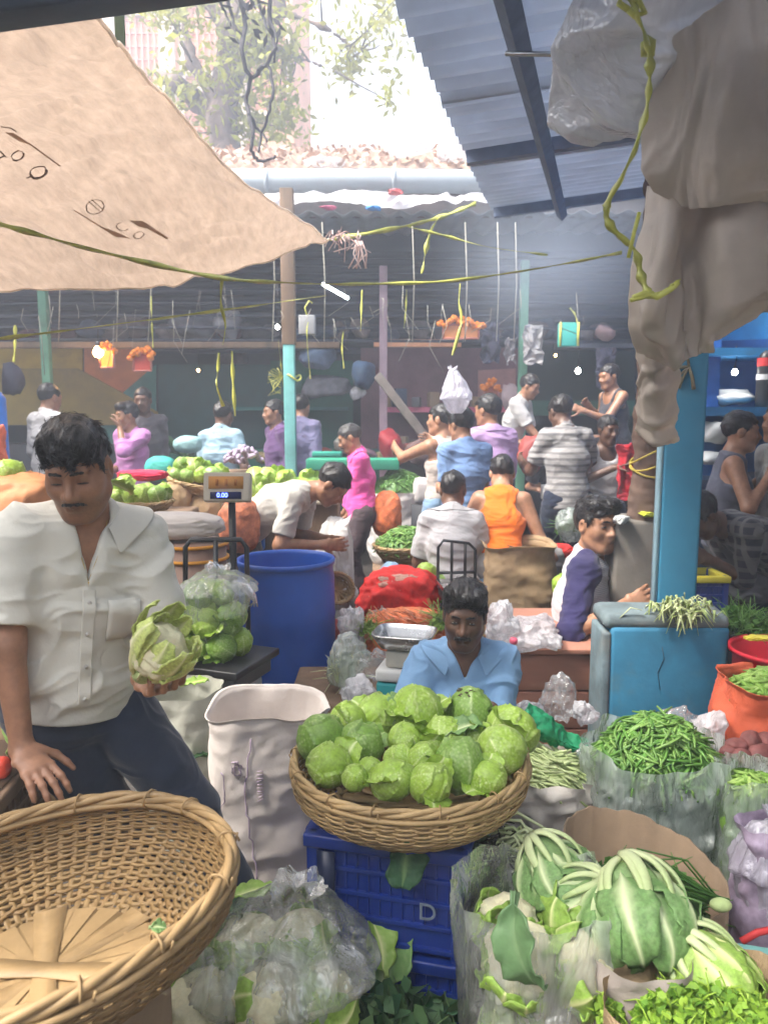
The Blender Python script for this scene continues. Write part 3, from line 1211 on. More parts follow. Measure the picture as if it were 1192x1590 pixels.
def leaf(mb, base, az, L, W, open_=.5, curl=1.0, seed=0, rib=.05, dark=0., frill=1.0, nu=18, nv=13, ribw=.2):
    """one leaf growing from base, up and outwards along azimuth az; curl bends the tip over"""
    rg = np.random.RandomState(seed)
    o = np.array([math.cos(az), math.sin(az), 0.])
    s = np.array([-math.sin(az), math.cos(az), 0.])
    pts, tin = [], []
    p = np.asarray(base, float).copy()
    th = open_
    tw = rg.uniform(-.3, .3)
    asym = rg.uniform(.75, 1.2, 2)
    ph_ = rg.uniform(0, 6, 3)
    for i in range(nu):
        t = i / (nu - 1)
        d = o * math.sin(th) + np.array([0, 0, math.cos(th)])
        n = o * math.cos(th) - np.array([0, 0, math.sin(th)])
        if i:
            p = p + d * L / (nu - 1)
        th += curl / (nu - 1) * (.3 + 1.4 * t)
        w = W * .5 * (.16 + .95 * math.sin(min(1, max(0, (t - .12) / .88)) ** .8 * PI * .93) ** .8 if t > .12 else .16)
        row = []
        for j in range(nv):
            x = j / (nv - 1) * 2 - 1
            ruf = frill * .05 * W * abs(x) ** 2 * (math.sin(t * 21 + x * 2 + seed) + math.sin(t * 34 + seed * 2 + x)) * (t > .12)
            cup = -.22 * W * x * x * (1 - .4 * t)
            thick = rib * W * math.exp(-(x / (ribw * .8)) ** 2) * (1.2 - t)
            wob = .05 * W * math.sin(t * 5 + ph_[0]) + .03 * W * math.sin(t * 9 + x * 3 + ph_[1])
            row.append(p + s * (x * w * asym[int(x > 0)] * (1 + .12 * abs(x) * math.sin(t * 13 + ph_[2])) + wob) + n * (wob * .8 * abs(x) + -cup * -1 * .6 + ruf + thick) + s * tw * t * .05 * W)
            sv = math.exp(-((((t - .5 * abs(x)) * 8 + seed) % 1 - .5) / .09) ** 2) * .16 * (abs(x) > .1)
            tin.append(min(1, max(0, math.exp(-(x / (ribw * (1.25 - t))) ** 2) * 1.0 + sv - dark + (.25 if t < .14 else 0))))
        pts.append(row)
    mb.grid(np.array(pts), tint=np.array(tin))
    return mb


def leaf_obj(name, m, L, W, open_, curl, seed, loc, rot, label=None, cat='leaf', group=None, dark=0.):
    mb = leaf(MB(), (0, 0, 0), 0, L, W, open_, curl, seed, dark=dark)
    o = mb.build(name, m, None, loc=loc, rot=rot)
    sm = o.modifiers.new('solid', 'SOLIDIFY')
    sm.thickness = .0025
    if label:
        tag(o, label, cat, group)
    return o


def curd_mesh(seed, r=1.0):
    rg = np.random.RandomState(seed)
    bm = bmesh.new()
    bmesh.ops.create_icosphere(bm, subdivisions=5, radius=1)
    V = np.array([v.co for v in bm.verts])
    fs = [[v.index for v in g.verts] for g in bm.faces]
    bm.free()
    c = rg.normal(size=(46, 3))
    c /= np.linalg.norm(c, axis=1, keepdims=True)
    dd = 1 - V @ c.T
    k = np.sort(dd, 1)
    r_ = 1 - .85 * np.sqrt(np.clip(k[:, 0], 0, .3)) * .45 + .04 * vn(V * 9, seed) + .02 * vn(V * 22, seed)
    V = V * r_[:, None] * np.array([1, 1, .8]) * r
    return mesh('curd', V, fs)


def cauli(label, loc, R_, seed, rot=(0, 0, 0), wrap=1.0, n=10, m=None, group=None, show=True, L=2.1, op=(.75, .95), curl=-1.55, cat='cauliflower', W=(.85, 1.15), ribw=.2, rib=.09):
    """a cauliflower: curd ringed with leaves that fold up over it"""
    rg = np.random.RandomState(seed)
    t = thing('cauliflower', label, cat, loc, 0, group)
    t.rotation_euler = rot
    t.scale = (R_,) * 3
    if show:
        link('curd', curd_mesh(seed, .78), M_CURD, t, (0, 0, .12))
    mb = MB()
    for i in range(n):
        a = i * 2 * PI / n * 1.0 + rg.uniform(-.2, .2)
        leaf(mb, (.28 * math.cos(a), .28 * math.sin(a), -.72), a, L * rg.uniform(.85, 1.12), rg.uniform(*W), rg.uniform(*op), curl * rg.uniform(.8, 1.15) * wrap, seed * 13 + i, rib=rib, ribw=ribw)
    if not show:
        mb.add(CM[3].vertices and np.array([v.co for v in CM[3].vertices]) * .82, [list(p.vertices) for p in CM[3].polygons], .15)
    if not show:
        rb_ = MB()
        for i in range(n):
            a = i * 2 * PI / n + rg.uniform(-.25, .25)
            tw = rg.uniform(-.5, .5)
            e_ = rg.uniform(1.9, 2.5)
            pts = []
            for x in np.linspace(.12, e_, 14):
                rr_ = 1.06 + .10 * math.sin(x * 1.3 + a)
                aa = a + tw * x * x * .2
                pts.append((rr_ * math.sin(x) * math.cos(aa), rr_ * math.sin(x) * math.sin(aa), -rr_ * .95 * math.cos(x)))
            rb_.tube(pts, np.linspace(.15, .045, 14) * rg.uniform(.8, 1.15), 8, flat=.55, tint=np.clip(np.linspace(1.1, .0, 14), 0, 1))
        rb_.build('ribs', mat('leaf_rib', (.30, .44, .13), rough=.4, var=.2, scale=9, bump=.15, attr=((.62, .68, .38), 'tint'), trans=.1), t)
    o = mb.build('leaves', m or M_LEAF, t)
    o.modifiers.new('solid', 'SOLIDIFY').thickness = .03
    mb = MB().lathe([(.0, -.95), (.22, -.95), (.3, -.8), (.34, -.6), (.2, -.4)], 14)
    mb.build('stalk', M_STEM, t)
    return t


def heap(name, m, label, cat, c, rx, ry, hh, n, L, r, seed, curl=.3, up=0., taper=.5, base=None, flatter=1.0, r2=.25, nseg=5, sides=5, z0=0., tscale=1.0, align=None, ang=.5):
    """a heap of pods or stems lying on a mound - one mass of stuff"""
    rg = np.random.RandomState(seed)
    mb = MB()
    prof = [(1.0, 0), (.85, .45), (.6, .75), (.3, .94), (.02, 1.0)]
    g = []
    for q, z in prof:
        g.append([(q * rx * math.cos(a), q * ry * math.sin(a), z * hh * .86 + z0) for a in np.arange(24) * 2 * PI / 24])
    mb.grid(np.array(g), True, 0)
    for i in range(n):
        q = math.sqrt(rg.uniform(0, 1.0))
        a = rg.uniform(0, 2 * PI)
        z = hh * (1 - q * q) ** .7 * rg.uniform(.86, 1.03) + z0
        p0 = np.array([q * rx * math.cos(a), q * ry * math.sin(a), z])
        dz = -hh * q * .9 / max(rx, ry)
        th = rg.uniform(0, 2 * PI) if align is None else align + rg.normal(0, ang) + (PI if rg.rand() < .5 else 0)
        d = np.array([math.cos(th), math.sin(th), dz * (math.cos(th) * math.cos(a) + math.sin(th) * math.sin(a)) + rg.normal(0, .18) + up])
        d = unit(d)
        s_ = unit(np.cross(d, (0, 0, 1)))
        l = L * rg.uniform(.7, 1.2)
        cv = rg.normal(0, curl) * l
        pts = []
        rad = []
        for k in range(nseg):
            t = k / (nseg - 1) - .5
            pts.append(p0 + d * l * t + s_ * cv * (t * t * 4 - 1) * .5 + np.array([0, 0, -abs(cv) * t * t]))
            rad.append(r * rg.uniform(.9, 1.1) * (1 - taper * (abs(t) * 2) ** 3))
        mb.tube(pts, rad, sides, tint=float(np.clip(rg.normal(.3, .3), 0, 1)) * tscale)
    o = mb.build(name, m, None, loc=c)
    tag(o, label, cat, None, 'stuff')
    return o


def herb_heap(name, m, label, cat, c, rx, ry, hh, n, s, seed, stems=60, stemlen=.12, z0=0., lean=(0, 0), kind='stuff'):
    """a heap of small leaves on thin stems"""
    rg = np.random.RandomState(seed)
    mb = MB()
    for i in range(n):
        q = math.sqrt(rg.uniform(0, 1))
        a = rg.uniform(0, 2 * PI)
        z = hh * (1 - q * q) ** .6 * rg.uniform(.5, 1.08) + z0
        p = np.array([q * rx * math.cos(a), q * ry * math.sin(a), z])
        d = unit(rg.normal(0, 1, 3) + np.array([0, 0, .7]))
        u = unit(np.cross(d, rg.normal(0, 1, 3)))
        v = np.cross(d, u)
        l = s * rg.uniform(.6, 1.3)
        w = l * .42
        b = p - u * l * .5
        pts = [b, b + u * l * .4 + v * w + d * l * .1, b + u * l * .55 + d * l * .05, b + u * l * .4 - v * w + d * l * .1, b + u * l * .8 + v * w * .6, b + u * l + d * -.1 * l, b + u * l * .8 - v * w * .6]
        mb.add(pts, [(0, 1, 2), (0, 2, 3), (1, 4, 5, 2), (2, 5, 6, 3)], float(np.clip(rg.normal(.35, .3), 0, 1)))
    for i in range(stems):
        q = math.sqrt(rg.uniform(0, 1))
        a = rg.uniform(0, 2 * PI)
        p = np.array([q * rx * math.cos(a), q * ry * math.sin(a), hh * (1 - q * q) ** .6 * .8 + z0])
        d = unit(np.array([rg.normal(lean[0], .5), rg.normal(lean[1], .5), rg.normal(.2, .35)]))
        mb.tube([p, p + d * stemlen * .5, p + d * stemlen + np.array([0, 0, -.01])], [.0022, .0018, .001], 4, tint=.8)
    o = mb.build(name, m, None, loc=c)
    if label:
        tag(o, label, cat, None, kind)
    return o


# ------------------------------------------------------------------ containers
M_BAMBOO = mat('bamboo_strip', (.25, .16, .066), rough=.5, var=.3, scale=6, bump=.4, bscale=60, spec=.35, stretch=(1, 1, 4), attr=((.21, .12, .045), 'tint'), bdist=.003)
M_BAMBOOP = mat('bamboo_pale', (.31, .205, .095), rough=.5, var=.28, scale=7, bump=.4, bscale=60, spec=.35, bdist=.003)
M_BAMBOOD = mat('bamboo_brown', (.40, .275, .13), rough=.5, var=.3, scale=7, bump=.4, bscale=60, spec=.35, attr=((.22, .13, .05), 'tint'), bdist=.003)
M_JUTE = mat('jute', (.36, .255, .15), rough=.95, var=.22, scale=7, bump=.6, bscale=130, spec=.1, weave=120, bdist=.004)
M_SACKW = mat('woven_white', (.78, .71, .66), rough=.62, var=.1, scale=5, bump=.3, bscale=70, spec=.35, weave=160, trans=.12, dirt=.3, dirtcol=(.52, .45, .40))
M_FILM = film('clear_film')
M_FILMB = film('bag_film', (.97, 1, .96), clear=.9, white=.45, rough=.09, streak=13)
M_FILMW = film('milky_film', (.93, .92, .95), clear=.5, white=.6, rough=.2, streak=16)
M_FILMG = film('green_film', (.80, .90, .84), clear=.74, white=.5, rough=.16)


def basket(name, label, cat, loc, Rr, Rb, H, nrib, nrow, rot=(0, 0, 0), m=None, rimr=.011, star=False, wob=.02, seed=0, group=None, thick=.0035, bulge=.1):
    """woven bamboo basket: ribs, wavy weavers passing in front and behind, coiled rim, slatted bottom"""
    rg = np.random.RandomState(seed)
    m = m or M_BAMBOO
    t = thing(name, label, cat, loc, 0, group)
    t.rotation_euler = rot

    def rad(z, a):
        u = z / H
        return (Rb + (Rr - Rb) * (u ** .75) + bulge * (Rr - Rb) * math.sin(u * PI)) * (1 + wob * math.sin(2 * a + .7) + wob * .4 * math.sin(5 * a + seed))
    mb = MB()
    nseg = nrib * 4
    for k in range(nrow):
        z = H * (k + .5) / nrow
        hh = H / nrow * rg.uniform(.47, .54)
        jit = rg.uniform(-.0008, .0008)
        tn = float(np.clip(rg.normal(.25, .22), 0, 1))
        pts, tt = [], []
        for i in range(nseg):
            a = i * 2 * PI / nseg
            off = .0032 * math.sin(a * nrib / 2 + (k % 2) * PI) + jit
            r_ = rad(z, a) + off
            dz = .0016 * math.sin(a * 7 + k * 1.7)
            c, s = math.cos(a), math.sin(a)
            sl = (rad(min(z + hh, H), a) - rad(max(z - hh, 0), a)) / 2
            pts.append([((r_ - sl + thick * .5) * c, (r_ - sl + thick * .5) * s, z - hh + dz), ((r_ + sl + thick * .5) * c, (r_ + sl + thick * .5) * s, z + hh + dz),
                        ((r_ + sl - thick * .5) * c, (r_ + sl - thick * .5) * s, z + hh + dz), ((r_ - sl - thick * .5) * c, (r_ - sl - thick * .5) * s, z - hh + dz)])
            tt.append([tn + .12 * math.sin(a * 3 + k * 2.1)] * 4)
        pts = np.array(pts + pts[:1])
        mb.grid(pts, True, np.clip(np.array(tt + tt[:1]), 0, 1))
    mb.build('weaving', m, t)
    mb = MB()
    for i in range(nrib):
        a = i * 2 * PI / nrib
        w = .36 * Rr * 2 * PI / nrib * .8
        pts = []
        for z in np.linspace(0, H, 10):
            r_ = rad(z, a)
            wz = w * (.6 + .4 * z / H)
            tdir = np.array([-math.sin(a), math.cos(a), 0])
            o = np.array([math.cos(a), math.sin(a), 0])
            b = o * r_ + np.array([0, 0, z])
            pts.append([b - tdir * wz + o * .0012, b + tdir * wz + o * .0012, b + tdir * wz - o * .0012, b - tdir * wz - o * .0012])
        mb.grid(np.array(pts), True, float(np.clip(rg.normal(.2, .15), 0, 1)))
    mb.build('ribs', m, t)
    mb = MB()
    for q in range(3):
        pts = []
        for i in range(160):
            a = i * 2 * PI / 160
            tw = a * 9 + q * 2 * PI / 3
            r_ = rad(H, a) + .0045 * math.cos(tw) + .002
            pts.append((r_ * math.cos(a), r_ * math.sin(a), H + .006 * math.sin(tw) + .002 * math.sin(a * 4 + q)))
        mb.tube(pts, rimr * .62, 6, closed=True, tint=.1 * q)
    for q, (dr, dz) in enumerate(((.006, -.016), (-.006, -.014))):
        pts = [((rad(H + dz, a) + dr) * math.cos(a), (rad(H + dz, a) + dr) * math.sin(a), H + dz) for a in np.arange(120) * 2 * PI / 120]
        mb.tube(pts, rimr * .55, 6, closed=True, tint=.25)
    for i in range(14):
        a = i * 2 * PI / 14 + rg.uniform(-.1, .1)
        c = np.array([rad(H, a) * math.cos(a), rad(H, a) * math.sin(a), H - .004])
        tdir = np.array([-math.sin(a), math.cos(a), .35])
        o = np.array([math.cos(a), math.sin(a), 0])
        pts = [c + (o * math.cos(x) + np.array([0, 0, 1]) * math.sin(x)) * rimr * 1.55 + tdir * .003 * x for x in np.linspace(0, 2 * PI, 10)]
        mb.tube(pts, .0022, 5, tint=.4)
    mb.build('rim', M_BAMBOOP if m is M_BAMBOO else m, t)
    mb = MB()
    mb.lathe([(.001, .004), (Rb * .5, .003), (Rb * 1.02, .004), (Rb * 1.02, -.003), (.001, -.003)], 40, tint=.0)
    if star:
        for i in range(22):
            a = i * 2 * PI / 22 + rg.uniform(-.05, .05)
            w = Rb * .125
            d = np.array([math.cos(a), math.sin(a), 0])
            s = np.array([-math.sin(a), math.cos(a), 0])
            mb.grid(np.array([[d * x * Rb + s * w * x * .98 * k + np.array([0, 0, .0045 + .0012 * (i % 3)]) for k in (-1, -.5, 0, .5, 1)] for x in np.linspace(.12, 1.04, 6)]), tint=.1 * (i % 3))
    nst = 3 if star else 8
    for i in range(nst):
        a = i * PI / nst + .5
        w = Rb * (.17 if star else .1)
        z = .007 + .0022 * i
        d = np.array([math.cos(a), math.sin(a), 0])
        s = np.array([-math.sin(a), math.cos(a), 0])
        pts = []
        for x in np.linspace(-1.08, 1.08, 9):
            b = d * x * Rb + np.array([0, 0, z * (1 - .3 * x * x) + .03 * max(0, abs(x) - .92)])
            pts.append([b - s * w * (.6 + .4 * abs(x)), b + s * w * (.6 + .4 * abs(x)), b + s * w * (.6 + .4 * abs(x)) - np.array([0, 0, .003]), b - s * w * (.6 + .4 * abs(x)) - np.array([0, 0, .003])])
        mb.grid(np.array(pts), True, .12 * (i % 3))
    mb.build('bottom', M_BAMBOOP if m is M_BAMBOO else m, t)
    return t


def sack_mesh(rx, ry, H, seed, amp=.02, roll=.012, inner=.3, bulge=.06, sq=2.6, nz=44, na=88, lean=(0, 0), rimwave=.015, inside=True, fold=1.0, flare=0.):
    """standing open sack: walls with folds, rolled rim, inside wall"""
    zs = list(np.linspace(0, H, nz))
    rows = []
    an = np.arange(na) * 2 * PI / na
    c, s = np.cos(an), np.sin(an)
    den = (np.abs(c) ** sq + np.abs(s) ** sq) ** (1 / sq)

    def ring(z, sc, dz=0, k=1.0):
        u = z / H
        b = 1 + bulge * math.sin(min(1, u * 1.15) * PI) + flare * u ** 3
        x, y = rx * b * sc * c / den, ry * b * sc * s / den
        p = np.stack([x, y, np.full(na, z)], 1)
        q = p * np.array([9, 9, 15]) + fbm(p * 5, seed + 3, 2)[:, None] * .8
        n = ridge(q, seed, 3) - .4
        big = fbm(p * 4.2, seed + 7, 2)
        o = np.stack([c, s, 0 * c], 1)
        p = p + o * ((amp * .5 * fold * n + amp * big) * min(1, u * 5 + .25) * k)[:, None]
        p[:, 2] += rimwave * (vn(np.stack([c * 1.7, s * 1.7, 0 * c + seed], 1), seed) + .5 * np.sin(an * 2 + seed)) * u ** 3 + dz
        p[:, 0] += lean[0] * u * u
        p[:, 1] += lean[1] * u * u
        return p
    p0 = ring(0, .86)
    rows.append(p0 * np.array([.02, .02, 1]))
    for i, z in enumerate(zs):
        rows.append(ring(z, 1 - .13 * math.exp(-z / (.05))))
    if inside:
        for a in np.linspace(0, PI, 6)[1:]:
            rr = 1 + (roll * (1 if a < PI / 2 else 1) * (math.sin(a)) - roll * .5 * (a / PI)) / rx
            rows.append(ring(H, rr, roll * math.sin(a) * .6 - (roll * 1.0 * (a / PI) ** 2)))
        for z in np.linspace(H - roll * 2, H * (1 - inner), 10):
            rows.append(ring(z, .97))
        pl = ring(H * (1 - inner), .9)
        rows.append(pl)
        rows.append((pl - pl.mean(0)) * np.array([.02, .02, .2]) + pl.mean(0) + np.array([0, 0, .01]))
    mb = MB().grid(np.array(rows), True)
    return mb


def sack(name, label, cat, m, loc, rx, ry, H, seed, rz=0., group=None, **kw):
    o = sack_mesh(rx, ry, H, seed, **kw).build(name, m, None, loc=loc, rot=(0, 0, rz))
    return tag(o, label, cat, group)


def bag_mesh(rx, ry, H, seed, neck=None, amp=.02, nz=40, na=72, lean=(0, 0), top=.35, tuft=.08, knot=True, sq=2.2, crease=1.0):
    """closed or gathered plastic bag with crumpled film"""
    an = np.arange(na) * 2 * PI / na
    c, s = np.cos(an), np.sin(an)
    den = (np.abs(c) ** sq + np.abs(s) ** sq) ** (1 / sq)
    rows = []
    for i in range(nz):
        u = i / (nz - 1)
        if knot:
            w = math.sin(min(1, .12 + u * .88 / (1 - top) * .5) * PI * .5) ** .6 if u < 1 - top else (1 - ((u - (1 - top)) / top) ** 1.6 * .93)
            if u > .93:
                w = .07 + (u - .93) / .07 * .22
        else:
            w = .9 + .12 * math.sin(u * 3) + (u ** 4) * .12
        z = H * u
        p = np.stack([rx * w * c / den, ry * w * s / den, np.full(na, z)], 1)
        q = p * 7
        n = ridge(q + fbm(q * .6, seed + 5, 2)[:, None] * .9, seed, 3) - .45
        gather = np.sin(an * 13 + 3 * vn(np.stack([c * 2, s * 2, 0 * c + z * 5], 1), seed)) * (u ** 2)
        o = np.stack([c, s, .25 * np.ones(na)], 1)
        p = p + o * (amp * (.3 * crease * n + .45 * gather + .25 * ridge(q * 2.2 + n[:, None] * .3, seed + 11, 2)) * min(1, .3 + u * 2) * (w if knot else 1))[:, None]
        p[:, 2] += amp * .8 * vn(np.stack([c * 2.3, s * 2.3, 0 * c + 3 * u], 1), seed + 2) * (u if knot else u ** 4 * 1.6)
        p[:, 0] += lean[0] * u * u
        p[:, 1] += lean[1] * u * u
        rows.append(p)
    return MB().grid(np.array(rows), True)


def crumple(name, label, m, loc, r, seed, flat=.6, rz=0., amp=.35, group=None, cat='plastic bag', sub=5):
    """a crumpled wad of film or cloth: flat facets meeting in creases, a gathered tail"""
    rg = np.random.RandomState(seed * 7 + 1)
    bm = bmesh.new()
    bmesh.ops.create_icosphere(bm, subdivisions=sub, radius=1)
    V = np.array([v.co for v in bm.verts])
    fs = [[v.index for v in g.verts] for g in bm.faces]
    bm.free()
    V += .10 * np.stack([fbm(V * 2, seed + k, 2) for k in range(3)], 1)
    n = rg.normal(size=(34, 3))
    n /= np.linalg.norm(n, axis=1, keepdims=True)
    dd = rg.uniform(.55, 1.05, 34)
    q = V / np.linalg.norm(V, axis=1, keepdims=True)
    k = dd / np.maximum(q @ n.T, .12)
    rr = np.minimum(k.min(1), 1.5)
    rr = rr * (1 + .5 * amp * (ridge(q * 1.6 + fbm(q * 1.3, seed, 2)[:, None] * .6, seed, 2) - .6)) + .02 * ridge(q * 5, seed + 2, 2)
    V = q * rr[:, None] * np.array(r) * np.array([1, 1, flat])
    V[:, 2] -= V[:, 2].min()
    o = link(name, mesh(name, V, fs), m, None, loc, (0, 0, rz))
    return tag(o, label, cat, group)


def sheet(name, m, pts, seed, amp=.02, freq=5., thick=0., parent=None, ridgy=1.0):
    """a hanging or spread cloth through a control grid (a, b, 3), smoothly interpolated and wrinkled"""
    pts = np.asarray(pts, float)
    a, b = pts.shape[:2]

    def up(p, n, ax):
        p = np.moveaxis(p, ax, 0)
        k = p.shape[0]
        out = []
        for t in np.linspace(0, k - 1, n):
            i = min(int(t), k - 2)
            f = t - i
            p0, p1, p2, p3 = p[max(i - 1, 0)], p[i], p[i + 1], p[min(i + 2, k - 1)]
            out.append(.5 * (2 * p1 + (p2 - p0) * f + (2 * p0 - 5 * p1 + 4 * p2 - p3) * f * f + (3 * p1 - p0 - 3 * p2 + p3) * f ** 3))
        return np.moveaxis(np.array(out), 0, ax)
    na, nb = max(20, (a - 1) * 22), max(20, (b - 1) * 22)
    g = up(up(pts, na, 0), nb, 1)
    V = g.reshape(-1, 3)
    du = np.gradient(g, axis=0).reshape(-1, 3)
    dv = np.gradient(g, axis=1).reshape(-1, 3)
    N = np.cross(du, dv)
    N /= np.linalg.norm(N, axis=1, keepdims=True) + 1e-9
    q = V * freq
    n = ridgy * (ridge(q + fbm(q * .7, seed + 3, 2)[:, None] * .8, seed, 3) - .5) + fbm(q * .6, seed + 1, 2)
    V = V + N * (amp * n)[:, None]
    mb = MB().grid(V.reshape(na, nb, 3))
    o = mb.build(name, m, parent)
    if thick:
        md = o.modifiers.new('solid', 'SOLIDIFY')
        md.thickness = thick
    return o


def text_mesh(s, size, extrude=.002):
    cu = bpy.data.curves.new('txt', 'FONT')
    cu.body = s
    cu.size = size
    cu.extrude = extrude
    cu.align_x = 'CENTER'
    cu.align_y = 'CENTER'
    o = bpy.data.objects.new('txt', cu)
    COL.objects.link(o)
    bpy.context.view_layer.update()
    me = bpy.data.meshes.new_from_object(o.evaluated_get(bpy.context.evaluated_depsgraph_get()))
    bpy.data.objects.remove(o)
    bpy.data.curves.remove(cu)
    V = np.array([v.co for v in me.vertices])
    f = [list(p.vertices) for p in me.polygons]
    bpy.data.meshes.remove(me)
    return V, f


def strip(name, label, m, pts, w, cat='rope', seed=0, twist=2.0, parent=None, n=40, group=None, sag=0., r3=.12):
    """flat plastic strap pulled through points"""
    pts = np.asarray(pts, float)
    k = len(pts)
    fine = []
    for t in np.linspace(0, k - 1, n):
        i = min(int(t), k - 2)
        f = t - i
        p0, p1, p2, p3 = pts[max(i - 1, 0)], pts[i], pts[i + 1], pts[min(i + 2, k - 1)]
        q = .5 * (2 * p1 + (p2 - p0) * f + (2 * p0 - 5 * p1 + 4 * p2 - p3) * f * f + (3 * p1 - p0 - 3 * p2 + p3) * f ** 3)
        q[2] -= sag * math.sin(t / (k - 1) * PI)
        fine.append(q)
    fine = np.array(fine)
    rows = []
    for i in range(n):
        tdir = unit(fine[min(i + 1, n - 1)] - fine[max(i - 1, 0)])
        s, u = frame(tdir)
        a = twist * math.sin(i * .21 + seed) + seed
        ax = s * math.cos(a) + u * math.sin(a)
        bx = np.cross(tdir, ax)
        wi = w * (1 + .35 * math.sin(i * .9 + seed * 3))
        rows.append([fine[i] + ax * wi * .5 + bx * wi * .05, fine[i] + bx * wi * r3, fine[i] - ax * wi * .5 + bx * wi * .05, fine[i] - bx * wi * .08])
    o = MB().grid(np.array(rows), True).build(name, m, parent)
    if label:
        tag(o, label, cat, group)
    return o
# ------------------------------------------------------------------ light
wd = bpy.data.worlds.new('World')
SC.world = wd
wd.use_nodes = True
_bg = wd.node_tree.nodes['Background']
SUN_EL, SUN_AZ = R(56), R(-112)          # azimuth measured from +Y towards +X
_sk = nn(wd.node_tree, 'ShaderNodeTexSky', sky_type='NISHITA', sun_disc=False)
_sk.sun_elevation = SUN_EL
_sk.sun_rotation = SUN_AZ
_sk.dust_density = 7.0
_sk.air_density = 1.0
_sk.ozone_density = .6
_hs = nn(wd.node_tree, 'ShaderNodeHueSaturation', i_Saturation=.33, i_Value=1.17)
wd.node_tree.links.new(_sk.outputs[0], _hs.inputs['Color'])
wd.node_tree.links.new(_hs.outputs[0], _bg.inputs['Color'])
_bg.inputs['Strength'].default_value = SKY
_sl = bpy.data.lights.new('sun', 'SUN')
_sl.energy = SUN
_sl.angle = R(12)
_sl.color = (1, .92, .82)
_so = bpy.data.objects.new('sun', _sl)
COL.objects.link(_so)
_sd = Vector((math.sin(SUN_AZ) * math.cos(SUN_EL), math.cos(SUN_AZ) * math.cos(SUN_EL), math.sin(SUN_EL)))
_so.rotation_euler = _sd.to_track_quat('Z', 'Y').to_euler()
SC.view_settings.view_transform = 'Standard'
SC.view_settings.look = 'None'
SC.view_settings.gamma = 1
SC.view_settings.exposure = EXPO
SC.cycles.use_denoising = True
SC.cycles.max_bounces = 8
SC.cycles.transparent_max_bounces = 14
SC.cycles.volume_bounces = 1
SC.cycles.sample_clamp_indirect = 6


def sz(n, Y):
    return n * Y / FPX * 1.03


# ------------------------------------------------------------------ ground
M_GROUND = mat('wet_concrete', (.075, .068, .062), rough=.55, var=.35, scale=2.2, bump=.5, bscale=22, spec=.4, dirt=.6, dirtcol=(.03, .026, .022), bdist=.02)
g = MB()
xs = np.concatenate([[-60, -20], np.linspace(-8, 8, 61), [20, 60]])
ys = np.concatenate([[-60, -15], np.linspace(-4, 13, 65), [25, 120]])
gx, gy = np.meshgrid(xs, ys, indexing='ij')
gp = np.stack([gx, gy, 0 * gx], -1)
gp[..., 2] = -.012 + .012 * fbm(gp.reshape(-1, 3) * 1.7, 4, 2).reshape(gx.shape) * ((np.abs(gx) < 8) & (gy < 13) & (gy > -4))
tag(g.grid(gp).build('ground', M_GROUND), kind='structure')

WOOD = mat('old_wood', (.20, .13, .08), rough=.75, var=.35, scale=5, bump=.5, bscale=40, stretch=(1, 1, .15), dirt=.5)
DKMET = mat('dark_metal', (.045, .06, .085), rough=.5, var=.3, scale=6, bump=.2, dirt=.4, spec=.4)
BLACK = mat('black_metal', (.02, .02, .022), rough=.4, var=.3, bump=.15, spec=.5)
STEEL = mat('steel', (.55, .55, .54), rough=.25, var=.15, scale=9, metal=1, bump=.08)
CORR = mat('corrugated_sheet', (.33, .35, .37), rough=.5, var=.2, scale=3, bump=.2, bscale=20, spec=.5, dirt=.5, dirtcol=(.2, .14, .1))
CORRU = mat('corrugated_blue', (.50, .55, .64), rough=.5, var=.12, scale=3, bump=.2, bscale=20, spec=.4, dirt=.3, dirtcol=(.30, .33, .40), trans=.38)
PANEL = lambda n, c, d=.5: mat('paint_' + n, c, rough=.6, var=.18, scale=4, bump=.2, bscale=30, dirt=d, spec=.3)
MARI = mat('marigold', (.85, .22, .02), rough=.7, var=.4, scale=40, bump=.6, bscale=120)


def corrugated(p00, p01, p10, p11, n, amp, m, name, parent, nv=2, thick=.004, wav='u'):
    """sheet through four corners; n ridges counted along u (p00->p10)"""
    p00, p01, p10, p11 = map(np.asarray, (p00, p01, p10, p11))
    nrm = unit(np.cross(p10 - p00, p01 - p00))
    if nrm[2] < 0:
        nrm = -nrm
    nu = n * 8 + 1
    us = np.linspace(0, 1, nu)
    vs = np.linspace(0, 1, max(nv, 6))
    pts = []
    for u in us:
        w = amp * math.sin(u * n * 2 * PI)
        pts.append([(p00 * (1 - u) + p10 * u) * (1 - v) + (p01 * (1 - u) + p11 * u) * v + nrm * (w + .006 * math.sin(v * 5 + u * 9)) for v in vs])
    o = MB().grid(np.array(pts)).build(name, m, parent)
    o.modifiers.new('solid', 'SOLIDIFY').thickness = thick
    return o


# ------------------------------------------------------------------ far shed
shed = thing('market_shed', 'long open market shed across the far side with tiled roof and rusty gutter', 'shed', (0, 8.5, 0))


def sh_(mb, name, m, par=shed, bev=None):
    o = mb.build(name, m, None)
    o.parent = par
    o.matrix_parent_inverse = Matrix.Translation(-Vector(par.location))
    return o


